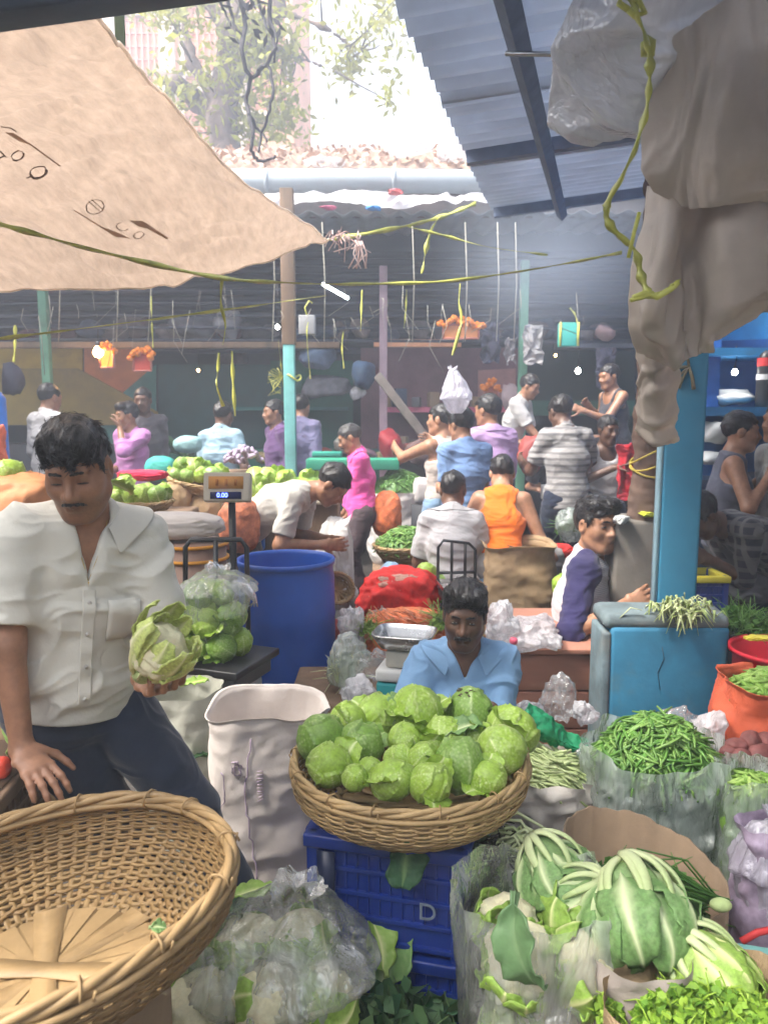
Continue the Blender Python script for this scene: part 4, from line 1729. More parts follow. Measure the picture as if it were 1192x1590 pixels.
ze = P(600, 330, 7.7)[2]
zg = P(600, 284, 8.0)[2]
zr0 = P(600, 268, 8.05)[2]
zr1 = P(600, 232, 10.2)[2]
XL, XR = -9.0, 4.2
o = corrugated((XL, 7.7, ze), (XL, 9.2, ze + .16), (XR, 7.7, ze), (XR, 9.2, ze + .16), 58, .022, CORR, 'eave_sheet', None)
o.parent = shed; o.matrix_parent_inverse = Matrix.Translation(-Vector(shed.location))
FASC = mat('fascia', (.22, .19, .18), rough=.7, var=.35, scale=2.5, bump=.3, dirt=.5, dirtcol=(.3, .16, .12))
sh_(MB().box(((XL + XR) / 2, 8.12, (ze + zr0) / 2 + .06), (XR - XL, .05, zr0 - ze)), 'fascia_board', FASC)
GUT = mat('gutter_paint', (.36, .40, .43), rough=.45, var=.2, scale=2, bump=.15, dirt=.6, dirtcol=(.28, .15, .10), stretch=(.3, 1, 1))
mb = MB()
mb.tube([(XL, 7.98, zg), (0, 7.98, zg + .01), (XR, 7.98, zg - .02)], .115, 16)
for x in np.arange(XL, XR, 1.3):
    mb.tube([(x - .02, 7.98, zg), (x + .02, 7.98, zg)], .13, 16)
sh_(mb, 'gutter', GUT)
ROOFT = mat('roof_tile', (.36, .25, .19), rough=.85, var=.4, scale=6, bump=.5, bscale=30, dirt=.6, dirtcol=(.12, .09, .07))
mb = MB()
nrow, ncol = 9, 74
for i in range(nrow):
    y0, y1 = 8.05 + (10.2 - 8.05) * i / nrow, 8.05 + (10.2 - 8.05) * (i + 1.15) / nrow
    za, zb = zr0 + (zr1 - zr0) * i / nrow + .03, zr0 + (zr1 - zr0) * (i + 1.15) / nrow
    nx = ncol * 6 + 1
    x = np.linspace(XL, XR, nx)
    w = .028 * np.sin(np.arange(nx) / 6 * 2 * PI)
    mb.grid(np.stack([np.stack([x, 0 * x + y0, za + w - .05], 1), np.stack([x, 0 * x + y0, za + w], 1), np.stack([x, 0 * x + y1, zb + w * .9 - .012], 1)]))
sh_(mb, 'roof', ROOFT)
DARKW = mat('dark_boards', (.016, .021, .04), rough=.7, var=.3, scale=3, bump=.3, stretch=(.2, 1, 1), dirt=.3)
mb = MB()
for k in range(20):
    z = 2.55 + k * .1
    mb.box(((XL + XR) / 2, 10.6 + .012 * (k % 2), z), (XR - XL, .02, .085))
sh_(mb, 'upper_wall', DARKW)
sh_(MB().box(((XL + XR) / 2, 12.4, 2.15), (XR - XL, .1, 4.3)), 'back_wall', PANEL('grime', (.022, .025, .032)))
sh_(MB().box((-4.6, 5.0, 1.9), (.1, 5.5, 3.8)), 'side_wall', PANEL('grime', (.022, .025, .032)))  # unseen wall outside the view, added to cut light in the middle ground
sh_(MB().box((4.3, 5.0, 1.9), (.1, 5.5, 3.8)), 'side_wall', PANEL('grime', (.022, .025, .032)))  # likewise unseen and added, keeps side light off the middle ground
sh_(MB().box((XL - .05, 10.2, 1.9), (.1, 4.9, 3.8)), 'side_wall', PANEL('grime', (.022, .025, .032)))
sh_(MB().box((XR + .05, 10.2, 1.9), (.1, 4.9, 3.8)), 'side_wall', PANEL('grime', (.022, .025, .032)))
sh_(MB().box(((XL + XR) / 2, 10.6, ze + .28), (XR - XL, 4.2, .05)), 'ceiling', DARKW)
mb = MB()
for k in range(5):
    p = P(600, 452 + 19 * k, 8.6)
    mb.box(((XL + XR) / 2, 8.6, p[2]), (XR - XL, .012, .03), rot=(0, R(.12 * (k - 2)), 0))
sh_(mb, 'loft_battens', mat('batten', (.05, .055, .075), rough=.7, var=.3, stretch=(.2, 1, 1)))
p = P(600, 536, 8.5)
sh_(MB().box((-3.2, 8.5, p[2]), (5.4, .08, .07), bev=.01), 'loft_beam', WOOD)
TEALP = PANEL('teal', (.16, .42, .40))
a, b = P(449, 540, 7.2), P(449, 830, 7.2)
mb = MB().box((a[0], 7.2, b[2] / 2 + a[2] / 2 - .6), (.105, .105, a[2] - b[2] + 1.3), bev=.008)
post = sh_(mb, 'post', TEALP)
sh_(MB().box((a[0], 7.2, (a[2] + ze) / 2 + .05), (.125, .12, ze - a[2] + .05), bev=.008), 'post_top', WOOD)
for u, Y, m in ((75, 8.4, PANEL('seagreen', (.12, .3, .2))), (810, 8.3, PANEL('seagreen', (.12, .3, .2))), (595, 8.6, PANEL('mauvepost', (.36, .25, .29)))):
    a = P(u, 600, Y)
    sh_(MB().box((a[0], Y, 1.6), (.09, .09, 3.4), bev=.008), 'post', m)


# ------------------------------------------------------------------ stalls inside the shed
def quad(mb, pts, Y, th=.03):
    """a board standing at distance Y with its outline given as pixels"""
    q = np.array([P(u, v, Y) for u, v in pts])
    k = len(q)
    mb.add(np.concatenate([q, q + np.array([0, th, 0])]), [tuple(range(k)), tuple(range(2 * k - 1, k - 1, -1))] + [(i, i + k, (i + 1) % k + k, (i + 1) % k) for i in range(k)])
    return mb


def stall(label, u, Y):
    p = P(u, 650, Y)
    return thing('market_stall', label, 'stall', (p[0], Y, 0))


def pt(par, mb, name, m):
    o = mb.build(name, m, None, smooth=False)
    o.parent = par
    o.matrix_parent_inverse = Matrix.Translation(-Vector(par.location))
    return o


CARD = mat('cardboard', (.25, .175, .11), rough=.85, var=.18, scale=5, bump=.25, bscale=60, dirt=.3, dirtcol=(.15, .10, .065))
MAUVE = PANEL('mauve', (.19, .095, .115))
st = stall('stall with yellow and orange back boards and sloping olive side board', 110, 9.4)
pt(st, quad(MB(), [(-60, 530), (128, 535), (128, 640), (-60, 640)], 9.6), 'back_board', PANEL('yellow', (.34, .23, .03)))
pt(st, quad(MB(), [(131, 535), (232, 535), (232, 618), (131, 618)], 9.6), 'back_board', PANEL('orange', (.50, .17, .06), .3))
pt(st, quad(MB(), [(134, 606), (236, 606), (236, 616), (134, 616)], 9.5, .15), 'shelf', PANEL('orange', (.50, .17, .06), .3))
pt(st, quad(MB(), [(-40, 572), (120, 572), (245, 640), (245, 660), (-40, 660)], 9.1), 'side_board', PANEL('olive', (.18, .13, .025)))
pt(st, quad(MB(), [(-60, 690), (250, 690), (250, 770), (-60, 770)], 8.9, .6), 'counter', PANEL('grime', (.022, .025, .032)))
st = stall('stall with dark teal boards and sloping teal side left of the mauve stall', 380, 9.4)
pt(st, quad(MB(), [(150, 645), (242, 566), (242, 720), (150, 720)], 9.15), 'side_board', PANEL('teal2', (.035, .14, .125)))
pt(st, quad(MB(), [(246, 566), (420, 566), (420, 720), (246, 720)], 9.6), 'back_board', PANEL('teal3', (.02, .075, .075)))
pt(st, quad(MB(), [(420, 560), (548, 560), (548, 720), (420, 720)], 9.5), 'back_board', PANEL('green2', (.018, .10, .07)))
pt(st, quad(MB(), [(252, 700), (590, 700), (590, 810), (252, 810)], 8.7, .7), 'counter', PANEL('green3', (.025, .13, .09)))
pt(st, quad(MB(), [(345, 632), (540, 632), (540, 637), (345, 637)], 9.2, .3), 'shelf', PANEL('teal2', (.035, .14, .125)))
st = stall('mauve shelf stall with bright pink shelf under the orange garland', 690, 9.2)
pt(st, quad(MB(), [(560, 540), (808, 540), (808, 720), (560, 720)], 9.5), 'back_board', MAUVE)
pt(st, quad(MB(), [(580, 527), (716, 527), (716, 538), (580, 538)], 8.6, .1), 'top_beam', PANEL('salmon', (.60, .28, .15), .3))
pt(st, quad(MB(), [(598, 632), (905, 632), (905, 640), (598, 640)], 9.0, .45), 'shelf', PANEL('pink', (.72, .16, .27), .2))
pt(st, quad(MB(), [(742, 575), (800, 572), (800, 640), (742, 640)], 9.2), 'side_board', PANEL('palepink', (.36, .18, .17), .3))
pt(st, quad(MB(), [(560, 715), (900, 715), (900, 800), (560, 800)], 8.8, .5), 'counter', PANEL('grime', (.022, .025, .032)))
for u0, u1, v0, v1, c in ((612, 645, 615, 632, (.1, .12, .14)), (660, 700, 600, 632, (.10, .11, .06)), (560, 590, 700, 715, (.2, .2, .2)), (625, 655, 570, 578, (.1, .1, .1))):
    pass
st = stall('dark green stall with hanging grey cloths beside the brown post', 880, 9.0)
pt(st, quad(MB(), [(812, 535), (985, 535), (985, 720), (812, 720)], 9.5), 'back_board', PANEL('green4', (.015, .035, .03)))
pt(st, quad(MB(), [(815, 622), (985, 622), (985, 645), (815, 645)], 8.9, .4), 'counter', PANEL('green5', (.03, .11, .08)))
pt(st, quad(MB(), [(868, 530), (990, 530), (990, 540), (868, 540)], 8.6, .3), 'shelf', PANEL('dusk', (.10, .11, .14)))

# the blue shop on the right
st = stall('blue painted shop with shelves at the right edge behind the blue pillar', 1140, 5.6)
BLUEW = PANEL('shopblue', (.025, .12, .36), .25)
pt(st, quad(MB(), [(1040, 380), (1500, 380), (1500, 960), (1040, 960)], 6.2), 'back_board', BLUEW)
pt(st, quad(MB(), [(1060, 540), (1420, 540), (1420, 552), (1060, 552)], 5.6, .6), 'shelf', PANEL('shelfblue', (.03, .22, .48), .2))
pt(st, quad(MB(), [(1060, 632), (1420, 632), (1420, 646), (1060, 646)], 5.4, .8), 'shelf', PANEL('shelfblue', (.03, .22, .48), .2))
pt(st, quad(MB(), [(1092, 470), (1330, 440), (1330, 520), (1092, 530)], 5.9), 'hanging_board', PANEL('shelfblue', (.03, .22, .48), .2))
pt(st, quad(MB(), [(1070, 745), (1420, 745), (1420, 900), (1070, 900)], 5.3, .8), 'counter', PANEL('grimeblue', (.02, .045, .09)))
a = P(1020, 640, 6.25)
pt(st, MB().box((a[0] + .2, 6.4, 1.5), (.12, 1.4, 3.0)), 'side_board', BLUEW)

# ------------------------------------------------------------------ shelf and stall goods, lamps
WHITEF = mat('white_flour_sack', (.62, .64, .62), rough=.7, var=.12, scale=6, bump=.4)
GREYB = mat('grey_bundle', (.14, .14, .16), rough=.8, var=.4, scale=7, bump=.4)
BLUEB = mat('blue_bundle', (.05, .09, .16), rough=.7, var=.4, scale=7, bump=.4)


def bundle(name, label, cat, m, u, v, Y, w, h_, d=.3, seed=0, rz=0., group=None, amp=.22):
    """soft sack resting with its base at pixel (u, v)"""
    p = P(u, v, Y)
    o = crumple(name, label, m, p, (sz(w, Y) / 2, d / 2, sz(h_, Y) / 1.7), seed, flat=.9, rz=rz, amp=amp, cat=cat, sub=3)
    if group:
        o['group'] = group
    return o


bundle('sack', 'white sack lying on the upper blue shop shelf', 'sack', WHITEF, 1130, 632, 5.8, 88, 34, .4, 1)
bundle('sack', 'white sack behind the man in grey vest under the blue shelf', 'sack', WHITEF, 1108, 690, 5.5, 80, 40, .35, 2)
bundle('sack', 'flattened white sack just below another sack beside the blue pillar', 'sack', WHITEF, 1100, 722, 5.4, 70, 22, .35, 3)
bundle('bundle', 'dark blue bundle hanging off the loft left of the mauve stall', 'bundle', BLUEB, 563, 605, 8.5, 44, 62, .4, 4)
bundle('bundle', 'slate blue bundle stored above the teal stall shelf', 'bundle', mat('slate', (.09, .13, .2), var=.3, rough=.8), 490, 575, 8.6, 55, 40, .4, 5)
bundle('bundle', 'long grey bundle lying across the teal stall shelf', 'bundle', GREYB, 505, 620, 8.8, 95, 40, .4, 6)
bundle('plastic_bag', 'small white bag tucked beside the grey bundle', 'bag', M_FILMW, 555, 622, 8.6, 30, 24, .2, 7)
bundle('sack', 'grey sack stacked in the loft above the teal stall', 'sack', GREYB, 300, 530, 8.9, 90, 50, .5, 8)
bundle('sack', 'pale grey sack pile in the loft behind the yellow strap', 'sack', mat('palegrey', (.28, .27, .29), var=.25, rough=.8), 355, 530, 8.8, 50, 62, .5, 9)
bundle('bundle', 'dark bundle hanging at the left edge beside the yellow board', 'bundle', mat('ink', (.03, .03, .05), rough=.8), 22, 615, 7.6, 50, 60, .3, 10)
bundle('sack', 'dark red sack at the foot of the mauve stall', 'sack', PANEL('deepred', (.34, .03, .04)), 607, 725, 8.2, 50, 60, .4, 11)
bundle('sack', 'brown sack slumped between the red sack and vest man', 'sack', mat('brownsack', (.13, .08, .075), rough=.9, var=.3, bump=.5), 652, 725, 8.0, 62, 55, .4, 12)
bundle('sack', 'red sack leaning behind the striped shirt man', 'sack', PANEL('rust', (.30, .06, .05)), 825, 740, 7.4, 62, 75, .4, 13)
bundle('bundle', 'pale bundle on the pink shelf beside the green post', 'bundle', mat('palerose', (.42, .32, .34), rough=.8, var=.2), 792, 645, 8.6, 34, 55, .3, 14)
bundle('bundle', 'grey package on the loft shelf near the teal lantern', 'bundle', mat('dustpink', (.30, .20, .2), rough=.8), 940, 530, 8.4, 40, 24, .3, 15)

# leaning board carried through the mauve stall
mb = MB().box((0, 0, 0), (.09, .03, .95), bev=.01)
p = P(630, 640, 7.6)
tag(mb.build('plank', mat('greyplank', (.17, .14, .12), rough=.7, var=.3), None, loc=p, rot=(0, R(-38), 0)), 'grey brown plank leaning diagonally in front of the pink shelf', 'plank')


def hang_cloth(label, u0, u1, v0, v1, Y, m, seed, cat='cloth'):
    us = np.linspace(u0, u1, 4)
    g = [[P(u, v0 + (v1 - v0) * k / 3 + (6 if (i % 2 and k == 3) else 0), Y + .03 * ((i + k) % 2)) for i, u in enumerate(us)] for k in range(4)]
    return tag(sheet('hanging_cloth', m, g, seed, .03, 6, .006), label, cat)


hang_cloth('pale grey shirt hung under the loft near the green post', 783, 800, 525, 560, 8.0, cloth('hanggrey', (.22, .2, .21)), 1)
hang_cloth('grey vest hanging beside the pale grey shirt', 812, 842, 505, 562, 7.9, cloth('hanggrey2', (.32, .3, .3)), 2)
hang_cloth('dark coat hung at the back of the mauve stall', 745, 775, 500, 560, 8.2, cloth('hangdark', (.06, .06, .09)), 3)
hang_cloth('dark garment hanging at the back of the dark green stall', 925, 955, 540, 600, 8.4, cloth('hangdark', (.06, .06, .09)), 4)

# garlanded frames with bulbs
WARM = glow('warm_bulb', (1, .55, .2), 26)
WHITEL = glow('white_bulb', (1, .97, .9), 22)


def bulb(label, u, v, Y, r, m, cord=.5, pl=None):
    p = P(u, v, Y)
    t = thing('light_bulb', label, 'bulb', p)
    MB().lathe([(.001, -r), (r * .6, -r * .85), (r, -.1 * r), (r * .75, r * .6), (r * .42, r * 1.1)], 14).build('glass', m, t)
    mb = MB().lathe([(r * .45, r * 1.1), (r * .5, r * 1.3), (r * .5, r * 2), (.001, r * 2.1)], 10)
    mb.tube([(0, 0, r * 2), (.01, 0, r * 2 + cord * .5), (0, 0, r * 2 + cord)], .004, 5)
    mb.build('holder', BLACK, t)
    return t


bulb('bright warm bulb beside the orange garlanded frame', 153, 547, 8.0, .055, WARM, .3)
bulb('small white bulb beside the teal post top', 431, 508, 7.6, .022, WHITEL, .4)
bulb('white bulb glowing in the dark green stall', 897, 576, 8.3, .03, WHITEL, .6)
bulb('small warm bulb left of the white bulb in the green stall', 862, 552, 8.5, .014, WARM, .3)
bulb('small white bulb under the blue shop shelf', 1140, 578, 5.7, .022, WHITEL, .15)


def garland_frame(label, u, v, Y, w, h_, c, n, seed):
    p = P(u, v, Y)
    rg = np.random.RandomState(seed)
    t = thing('garlanded_frame', label, 'frame', p)
    W, H = sz(w, Y), sz(h_, Y)
    MB().box((0, 0, 0), (W, .03, H), bev=.006).build('picture', glow('lit_sign', (1, .22, .03), 1.1) if seed == 1 else PANEL('pic%d' % seed, c, .1), t)
    mb = MB()
    for a, b in (((-W / 2, H / 2), (W / 2, H / 2)), ((-W / 2, -H / 2), (W / 2, -H / 2)), ((-W / 2, -H / 2), (-W / 2, H / 2)), ((W / 2, -H / 2), (W / 2, H / 2))):
        mb.tube([(a[0], -.02, a[1]), (b[0], -.02, b[1])], .012, 6)
    mb.build('border', PANEL('picborder', (.55, .2, .15), .1), t)
    mb = MB()
    bm = bmesh.new()
    bmesh.ops.create_icosphere(bm, subdivisions=2, radius=1)
    V = np.array([q.co for q in bm.verts])
    fs = [[q.index for q in g_.verts] for g_ in bm.faces]
    bm.free()
    for i in range(n):
        x = i / (n - 1) * 2 - 1
        c_ = np.array([x * W * .62, -.045 + rg.uniform(-.02, .02), H * .5 + .03 * math.cos(x * 2) + rg.uniform(-.05, .04)])
        mb.add(c_ + V * rg.uniform(.024, .04) * (1 + .2 * vn(V * 5, i))[:, None], fs, rg.rand())
    mb.build('garland', MARI, t)
    return t


garland_frame('orange lit sign box with marigolds right of the warm bulb', 167, 557, 8.05, 20, 26, (.8, .2, .04), 9, 1)
garland_frame('red framed panel with wide marigold garland on the teal wall', 222, 562, 8.2, 26, 26, (.6, .08, .05), 16, 2)
garland_frame('wide salmon board with orange garland above the hanging white bag', 715, 515, 8.0, 52, 20, (.7, .28, .1), 22, 3)
garland_frame('small garlanded frame low on the pink stall wall', 762, 612, 8.8, 20, 24, (.62, .25, .18), 9, 4)
t = thing('lantern', 'small teal box lantern with yellow edges hung in the green stall', 'lantern', P(881, 520, 7.6))
MB().box((0, 0, 0), (sz(26, 7.6), .12, sz(34, 7.6)), bev=.006).build('box', PANEL('tealbox', (.05, .42, .34), .1), t)
mb = MB()
for x in (-1, 1):
    mb.box((x * sz(13, 7.6), -.062, 0), (.02, .012, sz(34, 7.6)))
mb.build('edges', PANEL('yel', (.7, .65, .08), .1), t)
mb = MB().tube([P(501, 441, 7.4), P(540, 463, 7.2)], .016, 8)
tag(mb.build('tube_light', glow('tube', (.85, .97, 1), 5)), 'thin fluorescent tube tilted under the dark shed roof', 'lamp')
t = thing('bottle', 'dark appliance with red label standing on the blue shop shelf', 'bottle', P(1183, 632, 5.6))
MB().lathe([(.001, 0), (.05, 0), (.055, .05), (.055, .3), (.045, .38), (.03, .4), (.001, .42)], 18).build('body', BLACK, t)
MB().lathe([(.0565, .3), (.0565, .36)], 18).build('label', PANEL('redlab', (.6, .05, .05), .1), t)
MB().lathe([(.0565, .2), (.0565, .24)], 18).build('label', PANEL('whitelab', (.6, .6, .6), .1), t)

# ------------------------------------------------------------------ right roof
rr = thing('lean_to_roof', 'blue grey corrugated lean-to roof overhead on the right', 'roof', (1.5, 3.5, 2.8))


def rchild(o):
    o.parent = rr
    o.matrix_parent_inverse = Matrix.Translation(-Vector(rr.location))
    return o


edge = [(P(585, -60, 1.9), 1), (P(640, 115, 2.9), 1), (P(690, 205, 3.7), 1), (P(762, 320, 5.2), 1)]
EA, EB = P(588, -40, 2.0), P(764, 322, 5.3)
for k, (t0, t1, dx, dz) in enumerate(((-.25, .3, .01, 0), (.285, .62, .0, .006), (.605, 1.0, -.01, .0))):
    a = EA + (EB - EA) * t0 + np.array([dx, 0, dz])
    b = EA + (EB - EA) * t1 + np.array([dx, 0, dz])
    r_ = np.array([3.6, -.5, .35])
    rchild(corrugated(a, a + r_, b, b + r_, int(24 * (t1 - t0)) + 1, .024, CORRU, 'roof_sheet', None))
mb = MB()
a, b = P(772, -60, 1.9), P(872, 335, 5.2)
mb.tube([a, b], .036, 4)
rchild(mb.build('beam', mat('beamblue', (.16, .20, .29), rough=.6, var=.25), smooth=False))
mb = MB()
for t_ in (.5, .97):
    a = EA + (EB - EA) * t_ + np.array([.05, 0, -.045])
    mb.box(a + np.array([1.7, -.2, .17]), (3.5, .045, .06), rot=(0, R(-5.5), R(-8)))
rchild(mb.build('rafters', mat('rafter', (.17, .21, .3), rough=.6, var=.2), smooth=False))
mb = MB().tube([P(785, 83, 2.2), P(905, 85, 2.1)], .007, 6)
rchild(mb.build('rod', STEEL))

# ------------------------------------------------------------------ pillar, post, slab
M_PILL = mat('pillar_blue', (.04, .22, .36), rough=.55, var=.14, scale=3, bump=.25, bscale=24, dirt=.35, dirtcol=(.10, .20, .24))
b = P(1045, 930, 3.3)
t = thing('pillar', 'blue painted square pillar holding up the right roof', 'pillar', (P(1052, 760, 3.3)[0], 3.3, 0), R(-10))
MB().box((0, 0, 1.42), (.165, .17, 2.84), bev=.012).build('shaft', M_PILL, t)
MB().box((-.093, -.05, 1.42), (.018, .06, 2.84)).build('edge_strip', PANEL('paleblue', (.30, .47, .55), .3), t)
mb = MB()
for k in range(7):
    q = unit(rnd.uniform(-1, 1) * np.array([1, 0, 0]) + np.array([0, 0, rnd.uniform(-1, 1)]))
    mb.tube([np.array([0, -.092, 1.82]) + q * .0, np.array([0, -.1, 1.82]) + q * .05, np.array([0, -.095, 1.80]) + q * .08], .006, 5)
mb.build('twine_knot', mat('twine', (.22, .19, .12), rough=.9), t)
BRN = mat('brown_wrap', (.155, .10, .075), rough=.9, var=.22, scale=6, bump=.5, bscale=50, dirt=.3)
t = thing('wrapped_post', 'brown cloth wrapped wooden post left of the blue pillar', 'post', (P(1008, 700, 3.75)[0], 3.75, 0), 0)
f = F()
f.cap((0, 0, .9), (.01, 0, 1.6), .085, .078, .03)
f.cap((.01, 0, 1.5), (0, 0, 2.9), .075, .07, .03)
V, q = nets(f, .012, disp=lambda V, N: V + N * (.012 * ridge(V * np.array([6, 6, 14]), 3, 3))[:, None])
link('wrap', qmesh('wrap', V, q), BRN, t)
mb = MB()
for k in range(3):
    mb.tube([(.092 * math.cos(a), .092 * math.sin(a), 1.36 + .03 * k + .05 * math.sin(a + k)) for a in np.linspace(0, 2 * PI, 20)], .005, 5)
mb.build('string', mat('ystring', (.5, .38, .06), rough=.6), t)
CONC = mat('concrete', (.21, .19, .165), rough=.9, var=.2, scale=4, bump=.5, bscale=40, dirt=.5, dirtcol=(.14, .12, .1))
p = P(992, 805, 3.75)
t = MB().box((P(992, 860, 3.7)[0], 3.8, p[2] / 2), (.30, .34, p[2]), bev=.02).displace(lambda V: V + .01 * vn(V * 9, 3)[:, None]).build('plinth', CONC)
tag(t, 'grey concrete plinth under the brown wrapped post', 'plinth')
tag(crumple('rag', 'lime green rag on top of the concrete plinth', cloth('lime', (.55, .6, .05)), P(1003, 803, 3.65), (.05, .04, .025), 3), None, 'rag')
tag(crumple('paper', 'crumpled white paper bag draped on the plinth corner', WHITEF, P(962, 815, 3.62), (.05, .04, .06), 4), None, 'paper')

# the blue slab counter with a grey rounded cap
zt = P(1040, 932, 3.05)[2]
x0, x1 = P(945, 1000, 2.85)[0], P(1140, 1000, 2.85)[0]
M_SLAB = mat('slab_blue', (.03, .17, .29), rough=.65, var=.25, scale=4, bump=.5, bscale=24, dirt=.9, dirtcol=(.10, .16, .15))
t = thing('block', 'blue painted concrete block with worn grey top at the pillar foot', 'block', ((x0 + x1) / 2, 3.0, 0), R(-3))
w = x1 - x0
MB().box((.012, -.012, (zt - .07) / 2), (w - .03, .21, zt - .07), bev=.02).displace(lambda V: V + .006 * vn(V * 7, 3)[:, None]).build('body', M_SLAB, t)
MB().box((0, 0, zt - .05), (w, .22, .06), bev=.025).displace(lambda V: V + .006 * vn(V * 8, 5)[:, None] + .004 * vn(V * 31, 6)[:, None]).build('cap', mat('worn_cap', (.13, .17, .18), rough=.85, var=.3, scale=7, bump=.5, dirt=.8, dirtcol=(.23, .22, .19)), t)
MB().box((-w / 2 + .012, -.01, (zt - .09) / 2), (.035, .22, zt - .1), bev=.012).build('corner', mat('worn_blue', (.12, .17, .19), rough=.8, var=.35, scale=9, bump=.4, dirt=.6, dirtcol=(.2, .19, .17)), t)
mb = MB()
pp = [(.0, 0, zt - .15), (.01, 0, zt - .2), (-.012, 0, zt - .26), (.0, 0, zt - .33)]
mb.tube([(x - .02, -.119, z) for x, y, z in pp], .001, 4)
mb.build('crack', BLACK, t)

# ------------------------------------------------------------------ tarp, plastic sheet, cloths overhead
M_TARP = mat('tarp', (.315, .235, .178), rough=.6, var=.17, scale=11, bump=.9, bscale=14, spec=.25, trans=.5, stretch=(3.2, .8, 1), dirt=.4, dirtcol=(.215, .15, .108), bdist=.025)
M_PRINT = mat('tarp_print', (.33, .23, .165), rough=.7, var=.2, trans=.6)
TG = [[(-260, 78, 1.4), (-80, 58, 1.5), (30, 45, 1.58), (152, 26, 1.62)],
      [(-260, 200, 2.0), (-60, 185, 2.1), (105, 160, 2.2), (254, 150, 2.35)],
      [(-260, 330, 2.7), (-20, 312, 2.9), (190, 290, 3.0), (384, 282, 3.2)],
      [(-260, 456, 3.4), (20, 449, 3.6), (272, 440, 3.9), (512, 372, 4.3)]]
tg = np.array([[P(*q) for q in r_] for r_ in TG])
tp = thing('tarp', 'beige translucent tarpaulin strung overhead at upper left, faded print marks', 'tarp', tg[3, 3])


def tchild(o):
    o.parent = tp
    o.matrix_parent_inverse = Matrix.Translation(-Vector(tp.location))
    return o


to = tchild(sheet('sheet', M_TARP, tg, 5, .02, 3.4))
tv = np.array([v.co for v in to.data.vertices])
tvi = tv.reshape(66, 66, 3) if len(tv) == 66 * 66 else None
# hem with a rope inside along the free edges
TN = int(math.sqrt(len(tv)))
tgd = tv.reshape(TN, TN, 3)
tchild(MB().tube(tgd[:, -1], .005, 6).build('hem', mat('tarphem', (.75, .66, .57), rough=.6, trans=.6)))
tchild(MB().tube(tgd[-1, :], .005, 6).build('hem', MATS['tarphem']))


def on_tarp(a, b):
    a = np.clip(a, 0, .999) * (TN - 1)
    b = np.clip(b, 0, .999) * (TN - 1)
    i, j = int(a), int(b)
    fa, fb = a - i, b - j
    return (tgd[i, j] * (1 - fa) + tgd[i + 1, j] * fa) * (1 - fb) + (tgd[i, j + 1] * (1 - fa) + tgd[i + 1, j + 1] * fa) * fb


def tarp_ab(u, v):
    """tarp coordinates nearest to a photo pixel"""
    def err(q):
        q = q - np.array([0, 0, CAMZ])
        dep = q[..., 1] * _ct - q[..., 2] * _st
        return (CU + FPX * q[..., 0] / dep - u) ** 2 + (CV - FPX * (q[..., 1] * _st + q[..., 2] * _ct) / dep - v) ** 2
    i, j = np.unravel_index(err(tgd).argmin(), (TN, TN))
    best, ba = 1e9, None
    for x in np.linspace(-1, 1, 15):
        for y in np.linspace(-1, 1, 15):
            ab = (min(max((i + x) / (TN - 1), 0), 1), min(max((j + y) / (TN - 1), 0), 1))
            e = err(on_tarp(*ab))
            if e < best:
                best, ba = e, ab
    return ba


def mark(poly):
    """a printed patch: outline in photo pixels, laid just under the tarp"""
    q = [on_tarp(*tarp_ab(u, v)) - np.array([0, .002, .012]) for u, v in poly]
    return q


mb = MB()
def pline(uvs, w):
    q = np.array(mark(uvs))
    mb.tube(q, w * .8, 6, flat=.3)
def ring_(u, v, ru, rv, w, rot=0., a0=0., a1=2 * PI):
    pline([(u + ru * math.cos(a) * math.cos(rot) - rv * math.sin(a) * math.sin(rot), v + ru * math.cos(a) * math.sin(rot) + rv * math.sin(a) * math.cos(rot)) for a in np.linspace(a0, a1, 22)], w)
ring_(28, 236, 10, 7, .004, -.4)
ring_(60, 262, 13, 9, .006, -.3)
pline([(52, 268), (42, 272)], .006)
ring_(148, 317, 14, 11, .003, -.3)
pline([(138, 308), (156, 324)], .003)
pline([(143, 306), (160, 320)], .003)
ring_(190, 348, 9, 6, .003, .3, 0, 4.5)
ring_(216, 361, 8, 5, .003, -.3)
pline([(2, 190), (16, 192), (26, 198)], .004)
pline([(0, 228), (10, 238)], .004); pline([(0, 240), (8, 236)], .004)
for poly in ([(8, 199), (22, 200), (50, 218), (96, 253), (92, 253), (46, 219), (30, 214)], [(113, 321), (117, 322), (160, 349), (178, 354), (203, 367), (180, 364)], [(200, 337), (222, 339), (262, 366), (258, 367), (228, 350), (216, 348)]):
    q = np.array(mark(poly))
    mb.add(q, [tuple(range(len(q)))])
tchild(mb.build('print', M_PRINT))

bm_ = MB()
a, b = P(-300, 74, 1.42), P(350, -14, 1.62)
bm_.box((a + b) / 2 + np.array([0, 0, .05]), (np.linalg.norm(b - a), .08, .1), rot=(0, -math.atan2((b - a)[2], np.hypot(*(b - a)[:2])), math.atan2((b - a)[1], (b - a)[0])), bev=.006)
tag(bm_.build('beam', mat('beam_navy', (.03, .05, .08), rough=.5, var=.3, dirt=.3)), 'dark navy roof beam crossing the top left corner', 'beam')

